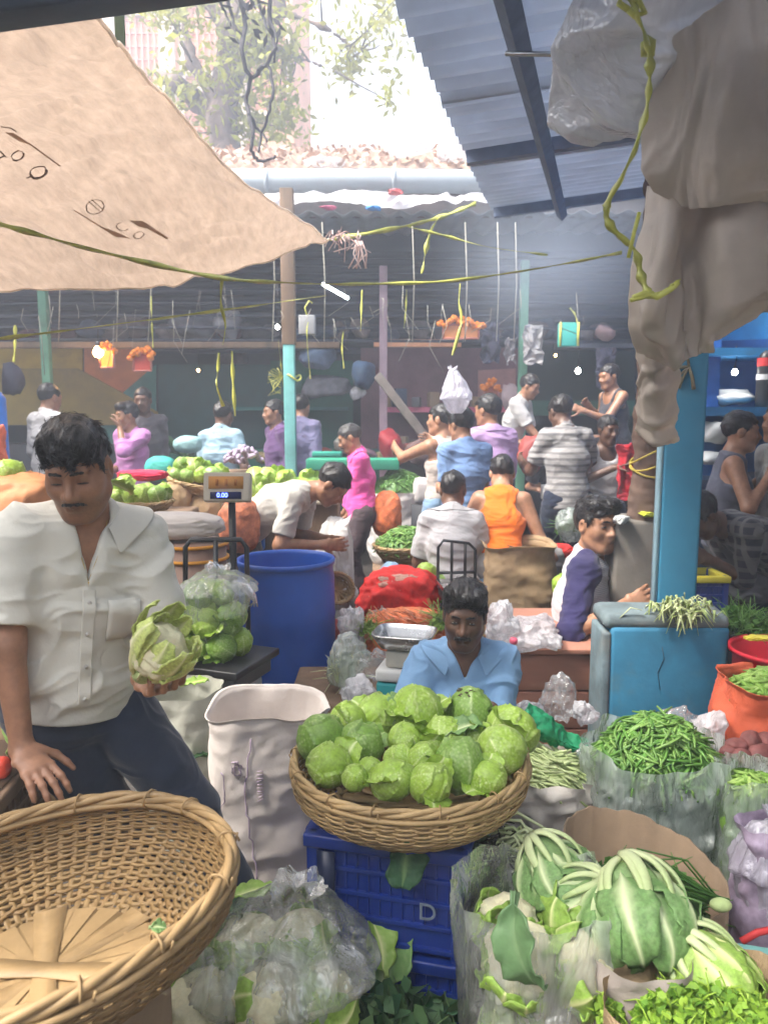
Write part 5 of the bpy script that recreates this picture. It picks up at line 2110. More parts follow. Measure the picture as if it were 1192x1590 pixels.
bw = thing('market_shed', 'unseen opposite stall row behind the viewer added to block sky light', 'shed', (0, -4, 0))  # unseen walls added so sky light reaches the foreground mostly from above
for c_, d_ in (((0, -.4, 2.2), (12, .2, 4.4)), ((-4.6, 3.4, 1.9), (.1, 6.5, 3.8)), ((4.4, 3.4, 1.9), (.1, 6.5, 3.8))):
    MB().box(c_, d_).build('wall', PANEL('rowwall', (.16, .15, .14)), bw, smooth=False)
aw = thing('awning', 'unseen dark awning behind the navy roof beam sized to hold back skylight', 'awning', (0, 0, 2.5))  # unseen; runs back from the beam, its reach set to hold back skylight
o = MB().grid(np.array([[(x, y, 2.47 + .05 * (1.4 - y) + .03 * math.sin(x * 3 + y) + (.0 if x > -1.2 else .0)) for x in np.linspace(-4, 4, 17)] for y in np.linspace(1.42, .75, 6)])).build('sheet', mat('awning_sheet', (.12, .14, .17), rough=.7, var=.2, trans=.15))
o.parent = aw; o.matrix_parent_inverse = Matrix.Translation(-Vector(aw.location))
M_PLAST = film('sheet_film', (.80, .79, .80), clear=.22, white=.5, rough=.1, streak=9, stretch=(1, 1, .6))
M_CLOTHB = mat('brown_tarp', (.66, .59, .52), rough=.5, var=.12, scale=4, bump=.5, bscale=16, spec=.4, trans=.5, dirt=.25, dirtcol=(.5, .41, .34), bdist=.012)
hung = thing('plastic_sheet', 'crumpled whitish plastic sheet bunched under the right roof', 'plastic sheet', P(950, 100, 1.9))


def gridp(rows):
    return np.array([[P(*q) for q in r_] for r_ in rows])


o = sheet('film', M_PLAST, gridp([
    [(905, -70, 1.75), (985, -90, 1.7), (1090, -90, 1.7), (1230, -90, 1.75), (1330, -80, 1.8)],
    [(884, 35, 1.85), (960, 30, 1.72), (1060, 20, 1.74), (1190, 10, 1.72), (1330, 10, 1.85)],
    [(864, 110, 1.95), (940, 120, 1.84), (1030, 110, 1.74), (1140, 90, 1.84), (1330, 100, 1.85)],
    [(853, 180, 2.0), (920, 205, 1.95), (985, 200, 1.9), (1090, 170, 1.82), (1330, 180, 1.9)],
    [(872, 196, 2.04), (912, 222, 2.0), (975, 215, 1.95), (1060, 235, 1.9), (1330, 260, 1.95)]]), 11, .03, 2.6, .003)
o.parent = hung; o.matrix_parent_inverse = Matrix.Translation(-Vector(hung.location))
bt = thing('cloth', 'brown tarp cloth bunched and tied around the pillar top', 'cloth', P(1080, 300, 1.8))
for nm, rows, sd, am in (('upper_fold', [
    [(1040, 60, 1.74), (1110, 10, 1.68), (1200, -40, 1.64), (1340, -60, 1.62)],
    [(1000, 190, 1.82), (1075, 150, 1.74), (1170, 110, 1.64), (1340, 90, 1.66)],
    [(1001, 245, 1.84), (1070, 240, 1.76), (1160, 230, 1.66), (1340, 220, 1.68)],
    [(1016, 298, 1.84), (1072, 321, 1.8), (1140, 314, 1.72), (1340, 300, 1.72)]], 21, .022),
    ('lower_fold', [
    [(1002, 285, 1.92), (1050, 290, 1.87), (1120, 290, 1.85), (1220, 280, 1.8), (1340, 280, 1.82)],
    [(986, 380, 1.9), (1036, 365, 1.8), (1066, 375, 1.84), (1160, 360, 1.74), (1340, 340, 1.78)],
    [(977, 470, 1.92), (1026, 470, 1.79), (1060, 468, 1.84), (1160, 430, 1.74), (1290, 390, 1.8)],
    [(990, 525, 1.95), (1030, 532, 1.83), (1062, 524, 1.86), (1130, 490, 1.78), (1210, 440, 1.84)],
    [(1015, 552, 2.0), (1042, 574, 1.9), (1068, 560, 1.85), (1100, 535, 1.85), (1160, 495, 1.9)]], 31, .03),
    ('tail', [
    [(984, 500, 2.25), (1010, 505, 2.2), (1050, 510, 2.25)],
    [(992, 580, 2.3), (1015, 585, 2.24), (1048, 580, 2.3)],
    [(992, 640, 2.35), (1018, 650, 2.3), (1044, 645, 2.36)],
    [(995, 672, 2.4), (1018, 690, 2.36), (1040, 685, 2.42)]], 41, .02)):
    o = sheet(nm, M_CLOTHB, gridp(rows), sd, am * .7, np.array([8, 7, 2.4]) if nm != 'tail' else 7, .004, ridgy=1.0)
    o.parent = bt; o.matrix_parent_inverse = Matrix.Translation(-Vector(bt.location))

# ------------------------------------------------------------------ straps and ropes
M_STRAP = mat('yellow_strap', (.50, .50, .10), rough=.4, var=.3, scale=12, bump=.3, spec=.5, attr=((.72, .7, .34), 'tint'))
M_STRAPG = mat('green_strap', (.46, .47, .09), rough=.4, var=.3, scale=12, bump=.3, spec=.5)
px = lambda L: [P(*q) for q in L]
strip('strap', 'long yellow green strap strung below the tarp across the market', M_STRAPG, px([(-40, 338, 2.0), (30, 356, 2.1), (170, 394, 2.4), (340, 431, 2.9), (450, 439, 3.4), (560, 441, 3.9), (700, 436, 4.3), (850, 414, 4.3), (965, 392, 3.9)]), .016, seed=1, n=90, twist=.7)
strip('strap', 'taut yellow strap sloping up from the left edge below the tarp', M_STRAP, px([(-30, 529, 2.9), (150, 507, 3.3), (370, 478, 4.0), (505, 459, 5.0)]), .022, seed=.4, n=60, twist=.3)
strip('strap', 'yellow strap tying the tarp corner to the far roof eave', M_STRAP, px([(512, 373, 4.3), (620, 353, 4.6), (690, 335, 4.9), (738, 316, 5.2)]), .026, seed=1.5, n=40, twist=.8)
strip('strap', 'thin yellow strap branching right off the tarp corner strap', M_STRAP, px([(628, 351, 4.65), (690, 366, 4.8), (760, 384, 5.0), (850, 396, 5.2)]), .016, seed=2.2, n=40, twist=.9)
strip('strap', 'yellow strap end dangling from the tarp corner strap', M_STRAP, px([(682, 336, 4.85), (668, 362, 4.8), (660, 395, 4.8), (654, 425, 4.8)]), .03, seed=2.9, n=24, twist=.9)
tw = thing('twine', 'frayed pink and brown twine knotted at the tarp corner', 'twine', P(515, 374, 4.3))
mb = MB()
rg = np.random.RandomState(5)
for k in range(26):
    b_ = np.array([rg.uniform(0, .17), rg.uniform(-.02, .02), rg.uniform(-.03, .03) + .02])
    mb.tube([b_, b_ + rg.normal(0, .03, 3), b_ + rg.normal(0, .04, 3) + np.array([0, 0, -.04])], .0035, 5, tint=rg.rand())
for k in range(9):
    b_ = np.array([.15 + rg.uniform(-.02, .02), 0, 0])
    mb.tube([b_, b_ + np.array([rg.uniform(-.02, .03), 0, -.07]), b_ + np.array([rg.uniform(-.05, .05), 0, -.15])], .004, 5, tint=rg.rand())
mb.build('strands', mat('pinktwine', (.45, .28, .24), rough=.9, attr=((.6, .5, .48), 'tint')), tw)
for i, (L, lab) in enumerate((
    ([(345, 430, 3.0), (343, 470, 3.05), (350, 505, 3.1), (346, 535, 3.1)], 'loose yellow tail hanging from the long strap below the tarp'),
    ([(340, 548, 4.5), (338, 580, 4.5), (337, 600, 4.45), (347, 631, 4.5)], 'knotted yellow strap hanging over the light blue t-shirt man'),
    ([(360, 545, 4.6), (362, 590, 4.6), (365, 646, 4.6)], 'plain yellow strap hanging right of the knotted one'),
    ([(432, 528, 6.8), (436, 565, 6.8), (440, 600, 6.9)], 'yellow strap hanging down the left of the teal post'),
    ([(478, 500, 7.0), (477, 530, 7.0), (482, 588, 7.0)], 'yellow strap hanging from grey box right of the teal post'),
    ([(562, 450, 6.0), (561, 485, 6.0), (560, 514, 6.0)], 'short yellow strap hanging from the shed loft centre'),
    ([(533, 515, 6.4), (531, 540, 6.4), (534, 572, 6.4)], 'thin faded strap hanging left of the shed centre bundle'),
    ([(631, 450, 6.6), (630, 480, 6.6), (627, 510, 6.6)], 'frayed strap tied to the loft above the salmon beam'),
    ([(714, 440, 5.4), (712, 470, 5.4), (716, 500, 5.4), (702, 552, 5.4)], 'yellow strap holding up the hanging white plastic bag'),
    ([(235, 460, 6.4), (236, 500, 6.4), (238, 540, 6.5)], 'pale strap hanging from the loft over the red framed panel'),
    ([(884, 478, 7.0), (893, 490, 7.0), (897, 510, 7.0)], 'yellow strap piece hooked beside the teal lantern'),
    ([(24, 505, 5.0), (24, 535, 5.0), (22, 562, 5.0)], 'faint strap hanging near the left edge over yellow board'),
    ([(1018, 455, 1.55), (1040, 448, 1.52), (1052, 436, 1.55)], 'short lime strap end poking out of the brown cloth knot'))):
    strip('strap', lab, M_STRAP, px(L), .012 + .004 * (i % 3), seed=i * 1.3, n=20, twist=.8)
t = thing('strap_bundle', 'bow of yellow straps tied around the teal post', 'strap', P(440, 585, 7.0))
mb = MB()
for k in range(9):
    a = k * .7
    mb.tube([np.array([0, -.03, 0]) + .0, np.array([-.1 * abs(math.cos(a)) - .03, -.06, .08 * math.sin(a)]), np.array([-.14 * abs(math.cos(a * 1.3)), -.05, .12 * math.sin(a) - .06]), np.array([-.02, -.04, -.02 * k])], .009, 5, flat=.3)
mb.tube([(.07 * math.cos(a) + .07, .07 * math.sin(a) + .2, .03 * math.sin(2 * a)) for a in np.linspace(0, 6.28, 16)], .01, 5)
mb.build('loops', M_STRAP, t)
t = thing('rope', 'thick lime green rope hanging in a long curve from the right roof', 'rope', P(1000, 90, 1.5))
lp = px([(960, -30, 1.5), (985, 10, 1.5), (1006, 70, 1.48), (1007, 120, 1.48), (1000, 180, 1.5), (975, 250, 1.5), (942, 318, 1.52), (948, 352, 1.52), (985, 388, 1.55), (995, 430, 1.55), (1012, 460, 1.52), (1045, 440, 1.5)])
o = strip('cord', None, M_STRAPG, lp, .016, seed=1, n=110, twist=1.2, r3=.42)
o.parent = t; o.matrix_parent_inverse = Matrix.Translation(-Vector(t.location))
mb = MB()
for L, r_ in (([(975, 15), (960, 5), (965, -8), (990, 0), (1000, 20), (985, 25), (975, 15)], .006), ([(1000, 60), (1012, 66), (1010, 84), (1000, 84), (1000, 66)], .008), ([(982, 462), (1000, 455), (1020, 462), (1040, 450), (1052, 438)], .006), ([(992, 330), (984, 360), (975, 400)], .004), ([(978, 466), (996, 462), (1014, 455)], .005)):
    q = px([(u, v, 1.5) for u, v in L])
    o = MB().tube(q, r_, 6).build('knot', M_STRAPG)
    o.parent = t; o.matrix_parent_inverse = Matrix.Translation(-Vector(t.location))
# thin strings and bits under the shed roof
mb = MB()
rg = np.random.RandomState(11)
for k in range(46):
    u, v = rg.uniform(10, 960), rg.uniform(440, 500)
    Y = rg.uniform(5.4, 8.2)
    a = P(u, v, Y)
    l = rg.uniform(.1, .45)
    mb.tube([a, a + np.array([rg.normal(0, .03), 0, -l * .5]), a + np.array([rg.normal(0, .08), 0, -l])], rg.uniform(.003, .007), 4, flat=.4, tint=rg.rand())
for k in range(9):
    u = (180, 234, 424, 500, 640, 722, 772, 800, 90)[k]
    a, b = P(u, 345, 7.6), P(u + rg.uniform(-4, 4), 530, 7.8)
    mb.tube([a, (a + b) / 2 + np.array([.02, 0, 0]), b], .006, 4, tint=.4)
tag(mb.build('string_scraps', mat('scraps', (.30, .27, .22), rough=.8, var=.4, attr=((.5, .48, .4), 'tint'))), 'thin strings and scraps hanging all along the shed loft', 'string', None, 'stuff')
t = thing('grey_box', 'small grey box hung under the loft right of the teal post', 'box', P(477, 505, 7.05))
MB().box((0, 0, 0), (sz(24, 7), .1, sz(28, 7)), bev=.01).build('case', PANEL('boxgrey', (.3, .3, .3), .4), t)
MB().tube([(0, 0, .08), (-.02, 0, .16), (.02, 0, .22), (.05, 0, .2)], .008, 6).build('hook', M_STRAP, t)

# ------------------------------------------------------------------ behind: building, tree, vines, roof litter
M_PEACH = mat('peach_wall', (.86, .45, .30), rough=.85, var=.12, scale=1, bump=.2, dirt=.25, dirtcol=(.35, .2, .15))
bx0, bx1 = P(150, 100, 17)[0], P(455, 100, 17)[0]
t = thing('building', 'tall peach building with pale columns and lattice window behind the tree', 'building', ((bx0 + bx1) / 2, 19, 0))
W = bx1 - bx0
MB().box((0, 0, 8), (W, 4, 16)).build('wall', M_PEACH, t, smooth=False)
for u in (172, 262, 372):
    MB().box((P(u, 100, 17)[0] - (bx0 + bx1) / 2, -2.06, 8), (.34, .14, 16), bev=.03).build('column', PANEL('cream', (.74, .60, .50), .2), t)
for u, v in ((215, 60), (215, -60), (320, 60), (320, 190), (410, 100)):
    p = P(u, v, 16.9)
    fr = MB()
    for dx, dz, sx, s2 in ((-.52, 0, .1, 2.0), (.52, 0, .1, 2.0), (0, 1.0, 1.14, .1), (0, -1.0, 1.14, .1)):
        fr.box((0 + dx, 0, dz), (sx, .12, s2))
    w_ = fr.build('window', PANEL('cream', (.74, .60, .50), .2), t, smooth=False, loc=(p[0] - (bx0 + bx1) / 2, -2.05, p[2]))
    mb = MB()
    for k in range(8):
        mb.box((-.46 + k * .13, .01, 0), (.035, .04, 1.96))
        mb.box((0, .02, -.9 + k * .26), (1.0, .03, .035))
    mb.build('lattice', PANEL('terracotta', (.62, .30, .22), .2), w_, smooth=False)

t = thing('tree', 'gnarled tree with sparse yellow green leaves behind the shed roof', 'tree', (P(352, 250, 12.5)[0], 12.5, 0))
bx = t.location.x
tpx = lambda u, v, Y=12.5: P(u, v, Y) - np.array([bx, 12.5, 0])
f = F()
limbs = [([(352, 330), (350, 240), (344, 190), (352, 120), (362, 40), (372, -60)], .30, .13), ([(345, 195), (310, 160), (275, 130), (240, 110)], .17, .05), ([(352, 130), (395, 70), (430, 10), (450, -60)], .14, .05), ([(350, 170), (300, 100), (285, 40)], .12, .04), ([(362, 60), (320, 0), (300, -40)], .1, .04), ([(395, 72), (440, 80), (520, 110)], .06, .02), ([(430, 15), (500, 40), (560, 80)], .05, .015)]
tips = []
for L, r0, r1 in limbs:
    q = [tpx(u, v, 12.5 + .3 * math.sin(u)) for u, v in L]
    if L[0][1] == 330:
        q = [np.array([0.1, 0, 0])] + q
    for i in range(len(q) - 1):
        ra, rb = r0 + (r1 - r0) * i / (len(q) - 1), r0 + (r1 - r0) * (i + 1) / (len(q) - 1)
        f.cap(q[i], q[i + 1], ra, rb, .1)
        for s_ in np.linspace(0, 1, 5):
            tips.append(q[i] + (q[i + 1] - q[i]) * s_)
V, q = nets(f, .045, disp=lambda V, N: V + N * (.025 * ridge(V * np.array([3, 3, 1]), 2, 3))[:, None])
link('trunk', qmesh('trunk', V, q), mat('bark', (.17, .12, .10), rough=.9, var=.35, scale=4, bump=.8, bscale=18, bdist=.03), t)
rg = np.random.RandomState(3)
mb = MB()
tips = [p for p in tips if p[2] > 4.6]
cl = []
for k in range(110):
    u, v = rg.uniform(215, 450), rg.uniform(-60, 225)
    if vn(np.array([[u / 45, v / 45, 3.]]), 6)[0] > -.12:
        cl.append(tpx(u, v, 12.3 + rg.normal(0, .6)))
for k in range(70):
    u, v = rg.uniform(380, 620), rg.uniform(-40, 230)
    if vn(np.array([[u / 30, v / 30, 8.]]), 6)[0] > .25:
        cl.append(tpx(u, v, 12.3 + rg.normal(0, .8)))
for c_ in cl:
    big = rg.uniform(.25, .55)
    nst = tips[int(np.argmin([np.linalg.norm(c_ - p) for p in tips]))]
    mb.tube([nst, (nst + c_) / 2 + rg.normal(0, .08, 3), c_], [.02, .012, .006], 4, tint=1.0)
    for i in range(int(55 * big / .4)):
        p = c_ + rg.normal(0, big * .5, 3)
        d = unit(rg.normal(0, 1, 3) + np.array([0, 0, .5]))
        u_ = unit(np.cross(d, rg.normal(0, 1, 3)))
        v_ = np.cross(d, u_)
        s_ = rg.uniform(.05, .11)
        mb.add([p - u_ * s_, p + v_ * s_ * .42 + d * .01, p + u_ * s_, p - v_ * s_ * .42 + d * .01], [(0, 1, 2, 3)], rg.uniform(0, .6))
mb.build('crown', mat('tree_leaf', (.36, .38, .05), rough=.5, var=.4, scale=6, attr=((.12, .09, .06), 'tint'), trans=.45), t)
t = thing('vine', 'tangle of dark bare vines dangling in the sky gap beside tree', 'vine', P(400, 100, 6.5))
mb = MB()
for L, r_ in (([(366, -40), (380, 40), (375, 80), (388, 120), (383, 160), (392, 200), (390, 235), (402, 250)], .022), ([(414, -40), (422, 40), (428, 75), (412, 100), (392, 120)], .02), ([(392, 120), (415, 100), (424, 140), (416, 180), (404, 215), (398, 245)], .016), ([(352, -20), (360, 30), (378, 62)], .016), ([(385, 175), (405, 205), (420, 228)], .014), ([(400, 252), (420, 246), (432, 242)], .014), ([(398, -40), (404, 20), (424, 60)], .016), ([(425, -30), (418, 20), (430, 62), (422, 110)], .012), ([(340, 0), (352, 25), (362, 45)], .012)):
    q = np.array([P(u, v, 6.5 + .1 * math.sin(i * 2.)) for i, (u, v) in enumerate(L)]) - P(400, 100, 6.5)
    fine = []
    for i in range(len(q) - 1):
        for s_ in np.linspace(0, 1, 5)[:-1]:
            fine.append(q[i] + (q[i + 1] - q[i]) * s_ + rg.normal(0, .006, 3))
    mb.tube(fine, np.linspace(r_, r_ * .6, len(fine)), 6)
for k in range(24):
    p = P(rg.uniform(350, 432), rg.uniform(-10, 70), 6.5) - P(400, 100, 6.5)
    d = unit(rg.normal(0, 1, 3))
    u_ = unit(np.cross(d, rg.normal(0, 1, 3)))
    mb.add([p, p + d * .06 + u_ * .02, p + d * .12, p + d * .06 - u_ * .02], [(0, 1, 2, 3)])
mb.build('stems', mat('vine_bark', (.05, .045, .05), rough=.85, var=.3), t)
t = thing('pole', 'short green pole standing at the tarp edge near the beam', 'pole', P(187, 60, 3.0))
MB().tube([(0, 0, -.02), (0, 0, .45)], .02, 8).build('shaft', PANEL('polegreen', (.10, .14, .05)), t)
tag(crumple('plastic_bag', 'white plastic heap thrown on the tiled roof left of centre', M_FILMW, P(628, 246, 8.6), (.32, .25, .18), 3), None, 'plastic bag')
tag(crumple('plastic_bag', 'yellowish plastic heap on the tiled roof beside the lean-to edge', M_FILMW, P(705, 250, 8.6), (.26, .25, .16), 4), None, 'plastic bag')
tag(crumple('plastic_bag', 'thin white plastic scrap on the tiled roof near the tarp', M_FILMW, P(500, 262, 8.3), (.22, .2, .1), 5), None, 'plastic bag')
mb = MB()
for k in range(420):
    x, y = rg.uniform(-2.2, 1.6), rg.uniform(8.05, 10)
    z = zr0 + (zr1 - zr0) * (y - 8.05) / 2.15 + .07
    d = unit(rg.normal(0, 1, 3) * np.array([1, 1, .3]))
    u_ = unit(np.cross(d, (0, 0, 1)))
    s_ = rg.uniform(.02, .075)
    mb.add([np.array([x, y, z]) + d * s_, np.array([x, y, z + .03]) + u_ * s_ * .3, np.array([x, y, z]) - d * s_, np.array([x, y, z - .01]) - u_ * s_ * .3], [(0, 1, 2, 3)], rg.rand())
tag(mb.build('roof_litter', mat('litter', (.28, .18, .12), rough=.9, var=.5, scale=9, attr=((.55, .42, .36), 'tint'))), 'dry leaves and scraps littering the tiled roof', 'litter', None, 'stuff')
SHEETM = film('shed_film', (.75, .72, .74), clear=.1, white=.4, rough=.3, streak=6)
o = sheet('film', SHEETM, [[(x, 7.72, P(600, 300 + 4 * math.sin(x * 3), 7.72)[2]) for x in np.linspace(-2.4, 1.3, 9)], [(x, 7.64, P(600, 318 + 5 * math.sin(x * 5 + 1), 7.64)[2]) for x in np.linspace(-2.4, 1.3, 9)]], 8, .03, 3, .003)
tag(o, 'torn plastic film draped below the gutter along the eave', 'plastic sheet')
for u, c, lab in ((513, (.6, .12, .22), 'pink rag caught on the corrugated eave'), (580, (.05, .25, .6), 'blue plastic scrap caught on the corrugated eave'), (614, (.5, .1, .1), 'red scrap under the gutter near the blue scrap')):
    tag(crumple('rag', lab, PANEL('rag%d' % u, c, .1), P(u, 327 if u != 614 else 305, 7.62), (.09, .05, .05), u), None, 'rag')
# ------------------------------------------------------------------ foreground: big empty basket
bp = P(62, 1378, 1.10)
big = basket('basket', 'large empty bamboo basket in the near left corner', 'basket', (bp[0], bp[1], bp[2] - .155), .305, .165, .15, 68, 46, rot=(R(-4), R(-3), .4), star=True, rimr=.012, seed=3, bulge=.32)
q = P(222, 1398, 1.10)
leaf_obj('leaf_scrap', M_LEAF, .03, .022, 1.2, .4, 4, (q[0], 1.12, bp[2] - .085), (.4, .6, .5), 'tiny green leaf scrap inside the large empty basket', 'leaf')
st_ = MB().box((0, 0, (bp[2] - .17) / 2), (.34, .32, bp[2] - .17), bev=.02)
tag(st_.build('carton', CARD, None, loc=(bp[0] - .02, bp[1] + .03, 0)), 'cardboard carton propping up the large empty basket', 'carton')

# ------------------------------------------------------------------ cabbage basket on blue crates
BZ = .58
M_CRATE = mat('crate_blue', (.006, .032, .24), rough=.38, var=.2, scale=5, bump=.12, bscale=60, spec=.5, dirt=.35, dirtcol=(.03, .045, .14))
M_TAPE = mat('dark_tape', (.012, .02, .06), rough=.35, var=.2)


def crate(label, loc, rz, w, d, H, m=M_CRATE, letter=None, tape=True, group=None, lidc=None):
    t = thing('crate', label, 'crate', loc, rz, group)
    wall = MB()
    hb = H
    for sx, sy, L, ax in ((0, -1, w, 0), (0, 1, w, 0), (-1, 0, d, 1), (1, 0, d, 1)):
        dx, dy = sx * (w / 2 - .012), sy * (d / 2 - .012)
        S = lambda l, t_, h: (l, t_, h) if ax == 0 else (t_, l, h)
        wall.box((dx, dy, hb * .5), S(L - .03, .006, hb - .02))
        n = int(L / .028)
        for k in range(5):
            z = hb * (.08 + .21 * k)
            wall.box((dx + sx * .004, dy + sy * .004, z), S(L - .02, .016, .012), bev=.002)
        for k in range(n):
            x = -L / 2 + L * (k + .5) / n
            o_ = (x, 0) if ax == 0 else (0, x)
            wall.box((dx + sx * .0045 + o_[0], dy + sy * .0045 + o_[1], hb * .63), S(.006, .008, hb * .64))
    for sx in (-1, 1):
        for sy in (-1, 1):
            wall.box((sx * (w / 2 - .016), sy * (d / 2 - .016), hb / 2), (.034, .034, hb), bev=.008)
    wall.box((0, 0, .01), (w - .03, d - .03, .012))
    wall.build('walls', m, t, smooth=False)
    rim = MB()
    for sx, sy, L, ax in ((0, -1, w, 0), (0, 1, w, 0), (-1, 0, d - .052, 1), (1, 0, d - .052, 1)):
        S = lambda l, t_, h: (l, t_, h) if ax == 0 else (t_, l, h)
        rim.box((sx * (w / 2 - .008), sy * (d / 2 - .008), H - .017), S(L + .012, .036, .034), bev=.006)
    rim.build('rim', lidc or m, t)
    if letter:
        V, f = text_mesh(letter, .062, .0012)
        V = np.stack([V[:, 0], -V[:, 2], V[:, 1]], 1) + np.array([w * .28, -d / 2 - .0135, H * .46])
        link('lettering', mesh('lettering', V, f, False), PANEL('letter_grey', (.16, .20, .26), .2), t)
    if tape:
        MB().box((-w * .36, -d / 2 - .0145, H / 2), (.045, .003, H - .07)).build('tape', M_TAPE, t)
    return t


fl, fr_ = PZ(475, 1292, BZ), PZ(722, 1326, BZ)
cw = np.linalg.norm(fr_ - fl)
crz = math.atan2((fr_ - fl)[1], (fr_ - fl)[0])
ax_ = unit(fr_ - fl)
ay_ = np.array([-ax_[1], ax_[0], 0])
cd = .33
cc = (fl + fr_) / 2 + ay_ * cd / 2
crate('upper blue plastic crate with letter D carrying the cabbage basket', (cc[0], cc[1], BZ - .29), crz, cw, cd, .29, letter='D')
crate('lower blue plastic crate with letter N under the upper crate', (cc[0] + .004, cc[1], BZ - .58), crz, cw, cd, .288, letter='N')
q = PZ(630, 1300, BZ) + np.array([0, -.02, .005])
leaf_obj('fallen_leaf', M_DARKLEAF, .11, .085, 2.3, .7, 6, P(632, 1302, fl[1] - .045), (0, 0, -1.75), 'small green leaf hanging over the upper blue crate rim', 'leaf')

kb = np.array([P(636, 1170, 1.82)[0], 1.82, BZ])
KH = P(636, 1172, 1.82)[2] - BZ
KR = .293
basket('basket', 'bamboo basket heaped with cabbages on the blue crates', 'basket', kb, KR, .17, KH, 44, 26, m=M_BAMBOOD, rimr=.011, seed=8, bulge=.35, wob=.012)
CM = [cabbage_mesh(s, 5, tall, loose) for s, tall, loose in ((1, 1.0, 0), (2, 1.08, 1), (3, .92, 1), (4, 1.14, 2), (5, .96, 2), (6, 1.08, 1))]
cabs = [
    (500, 1146, 36, 1.83, 0, 0, 'dark round cabbage at the left rim of the basket'),
    (543, 1120, 29, 1.98, 2, 0, 'small shiny pale cabbage at the back left of the basket'),
    (588, 1112, 33, 2.02, 1, 0, 'cabbage with curled outer leaf beside the tall pale one'),
    (647, 1110, 37, 2.0, 3, 0, 'tall pale cabbage with upright front leaf in the basket centre back'),
    (730, 1107, 33, 2.03, 5, 1, 'dark cabbage with withered brown stem at the back of the basket'),
    (796, 1134, 38, 1.94, 4, 0, 'wide cabbage with folded leaf at the right back rim'),
    (780, 1166, 36, 1.76, 0, 0, 'smooth egg shaped cabbage at the right front rim'),
    (712, 1186, 37, 1.70, 5, 1, 'veined dark green cabbage at the right front of the heap'),
    (560, 1157, 33, 1.82, 5, 0, 'round cabbage right of the left rim cabbage'),
    (511, 1187, 32, 1.70, 2, 0, 'cabbage half sunk at the left front rim'),
    (608, 1209, 33, 1.62, 2, 0, 'pale cabbage at the front centre rim'),
    (668, 1216, 30, 1.60, 3, 0, 'torn pale cabbage with ragged leaves at the front rim'),
    (692, 1147, 33, 1.87, 1, 0, 'cabbage wearing a dark loose leaf right of the heap centre'),
    (573, 1197, 20, 1.69, 0, 0, 'small cabbage wedged between left front cabbages'),
    (622, 1178, 24, 1.74, 2, 0, 'yellow green cabbage tucked low in the heap middle'),
    (757, 1207, 27, 1.66, 4, 0, 'cabbage tucked under the right front ones at the rim'),
    (551, 1208, 19, 1.63, 5, 0, 'smallest cabbage peeping over the front left rim'),
    (630, 1150, 27, 1.85, 0, 0, 'cabbage in shade below the tall pale one'),
    (655, 1180, 24, 1.72, 3, 0, 'loose leaved pale cabbage above the torn one'),
    (707, 1112, 20, 2.06, 2, 0, 'small cabbage behind the dark stemmed one'),
    (668, 1160, 24, 1.84, 2, 0, 'cabbage in the gap left of the loose leaf cabbage'),
    (745, 1150, 26, 1.86, 1, 0, 'cabbage hidden behind the two right front cabbages')]
for i, (u, v, r, Y, k, dk, lab) in enumerate(cabs):
    rg = np.random.RandomState(i + 20)
    me = CM[k].copy()
    p = P(u, v, Y)
    s = r * Y * 1.14 / FPX
    o = link('cabbage', me, M_CABD if dk or i in (0, 8) else M_CAB, None, p, (rg.uniform(-.9, .9), rg.uniform(-.9, .9), rg.uniform(0, 6.28)), s)
    if i == 3:
        o.rotation_euler = (.15, 0, -2.2)
    if i == 6:
        o.rotation_euler = (2.5, .3, 1.2)
    if i == 7:
        o.rotation_euler = (.35, .1, 3.0)
    if i == 4:
        o.rotation_euler = (PI - .2, .1, .4)
    tag(o, lab, 'cabbage', 'cabbages heaped in the bamboo basket')
p = P(725, 1078, 2.03)
mb = MB()
for k in range(16):
    d = unit(rnd.uniform(-1, 1) * np.array([1, 0, 0]) + rnd.uniform(-1, 1) * np.array([0, 1, 0]) + np.array([0, 0, .3]))
    mb.tube([np.zeros(3), d * .02, d * .034 - np.array([0, 0, .006])], [.005, .006, .003], 5, flat=.4)
tag(mb.build('withered_stem', mat('withered', (.10, .085, .045), rough=.9, var=.4, bump=.4), None, loc=p), 'withered brown leaf stubs on top of the dark back cabbage', 'stem')
for i, (u, v, Y, L, w, rz, lab) in enumerate(((612, 1105, 1.97, .10, .07, 1.2, 'curled leaf standing beside the tall pale cabbage'), (718, 1142, 1.82, .11, .085, .3, 'dark loose leaf lying over the cabbage right of centre'))):
    leaf_obj('cabbage_leaf', M_LEAF, L, w, .9 if i else .25, 1.3, 40 + i, P(u - (25 if i else 0), v + (5 if i else 22), Y), (0, 0, rz), lab, 'leaf')

# ------------------------------------------------------------------ white woven sack
p = PZ(425, 1405, 0)
sy = 2.22
top = P(418, 1095, sy)
H = top[2]
wsk = thing('sack', 'tall empty white woven sack with faded purple print and open mouth', 'sack', (P(418, 1250, sy)[0], sy, 0), R(8))
ws = sack_mesh(.172, .125, H, 17, amp=.008, roll=.009, inner=.55, bulge=.02, sq=2.8, nz=70, na=130, rimwave=.022, flare=.06)
ws.build('cloth', M_SACKW, wsk)
wv = ws.V()


def on_sack(x, z):
    """front point of the sack wall at local x, height z"""
    c_ = wv[(wv[:, 1] < 0)]
    e = (c_[:, 0] - x) ** 2 + (c_[:, 2] - z) ** 2 + np.where(c_[:, 1] > -.05, .02, 0)
    return c_[e.argmin()] + np.array([0, -.004, 0])


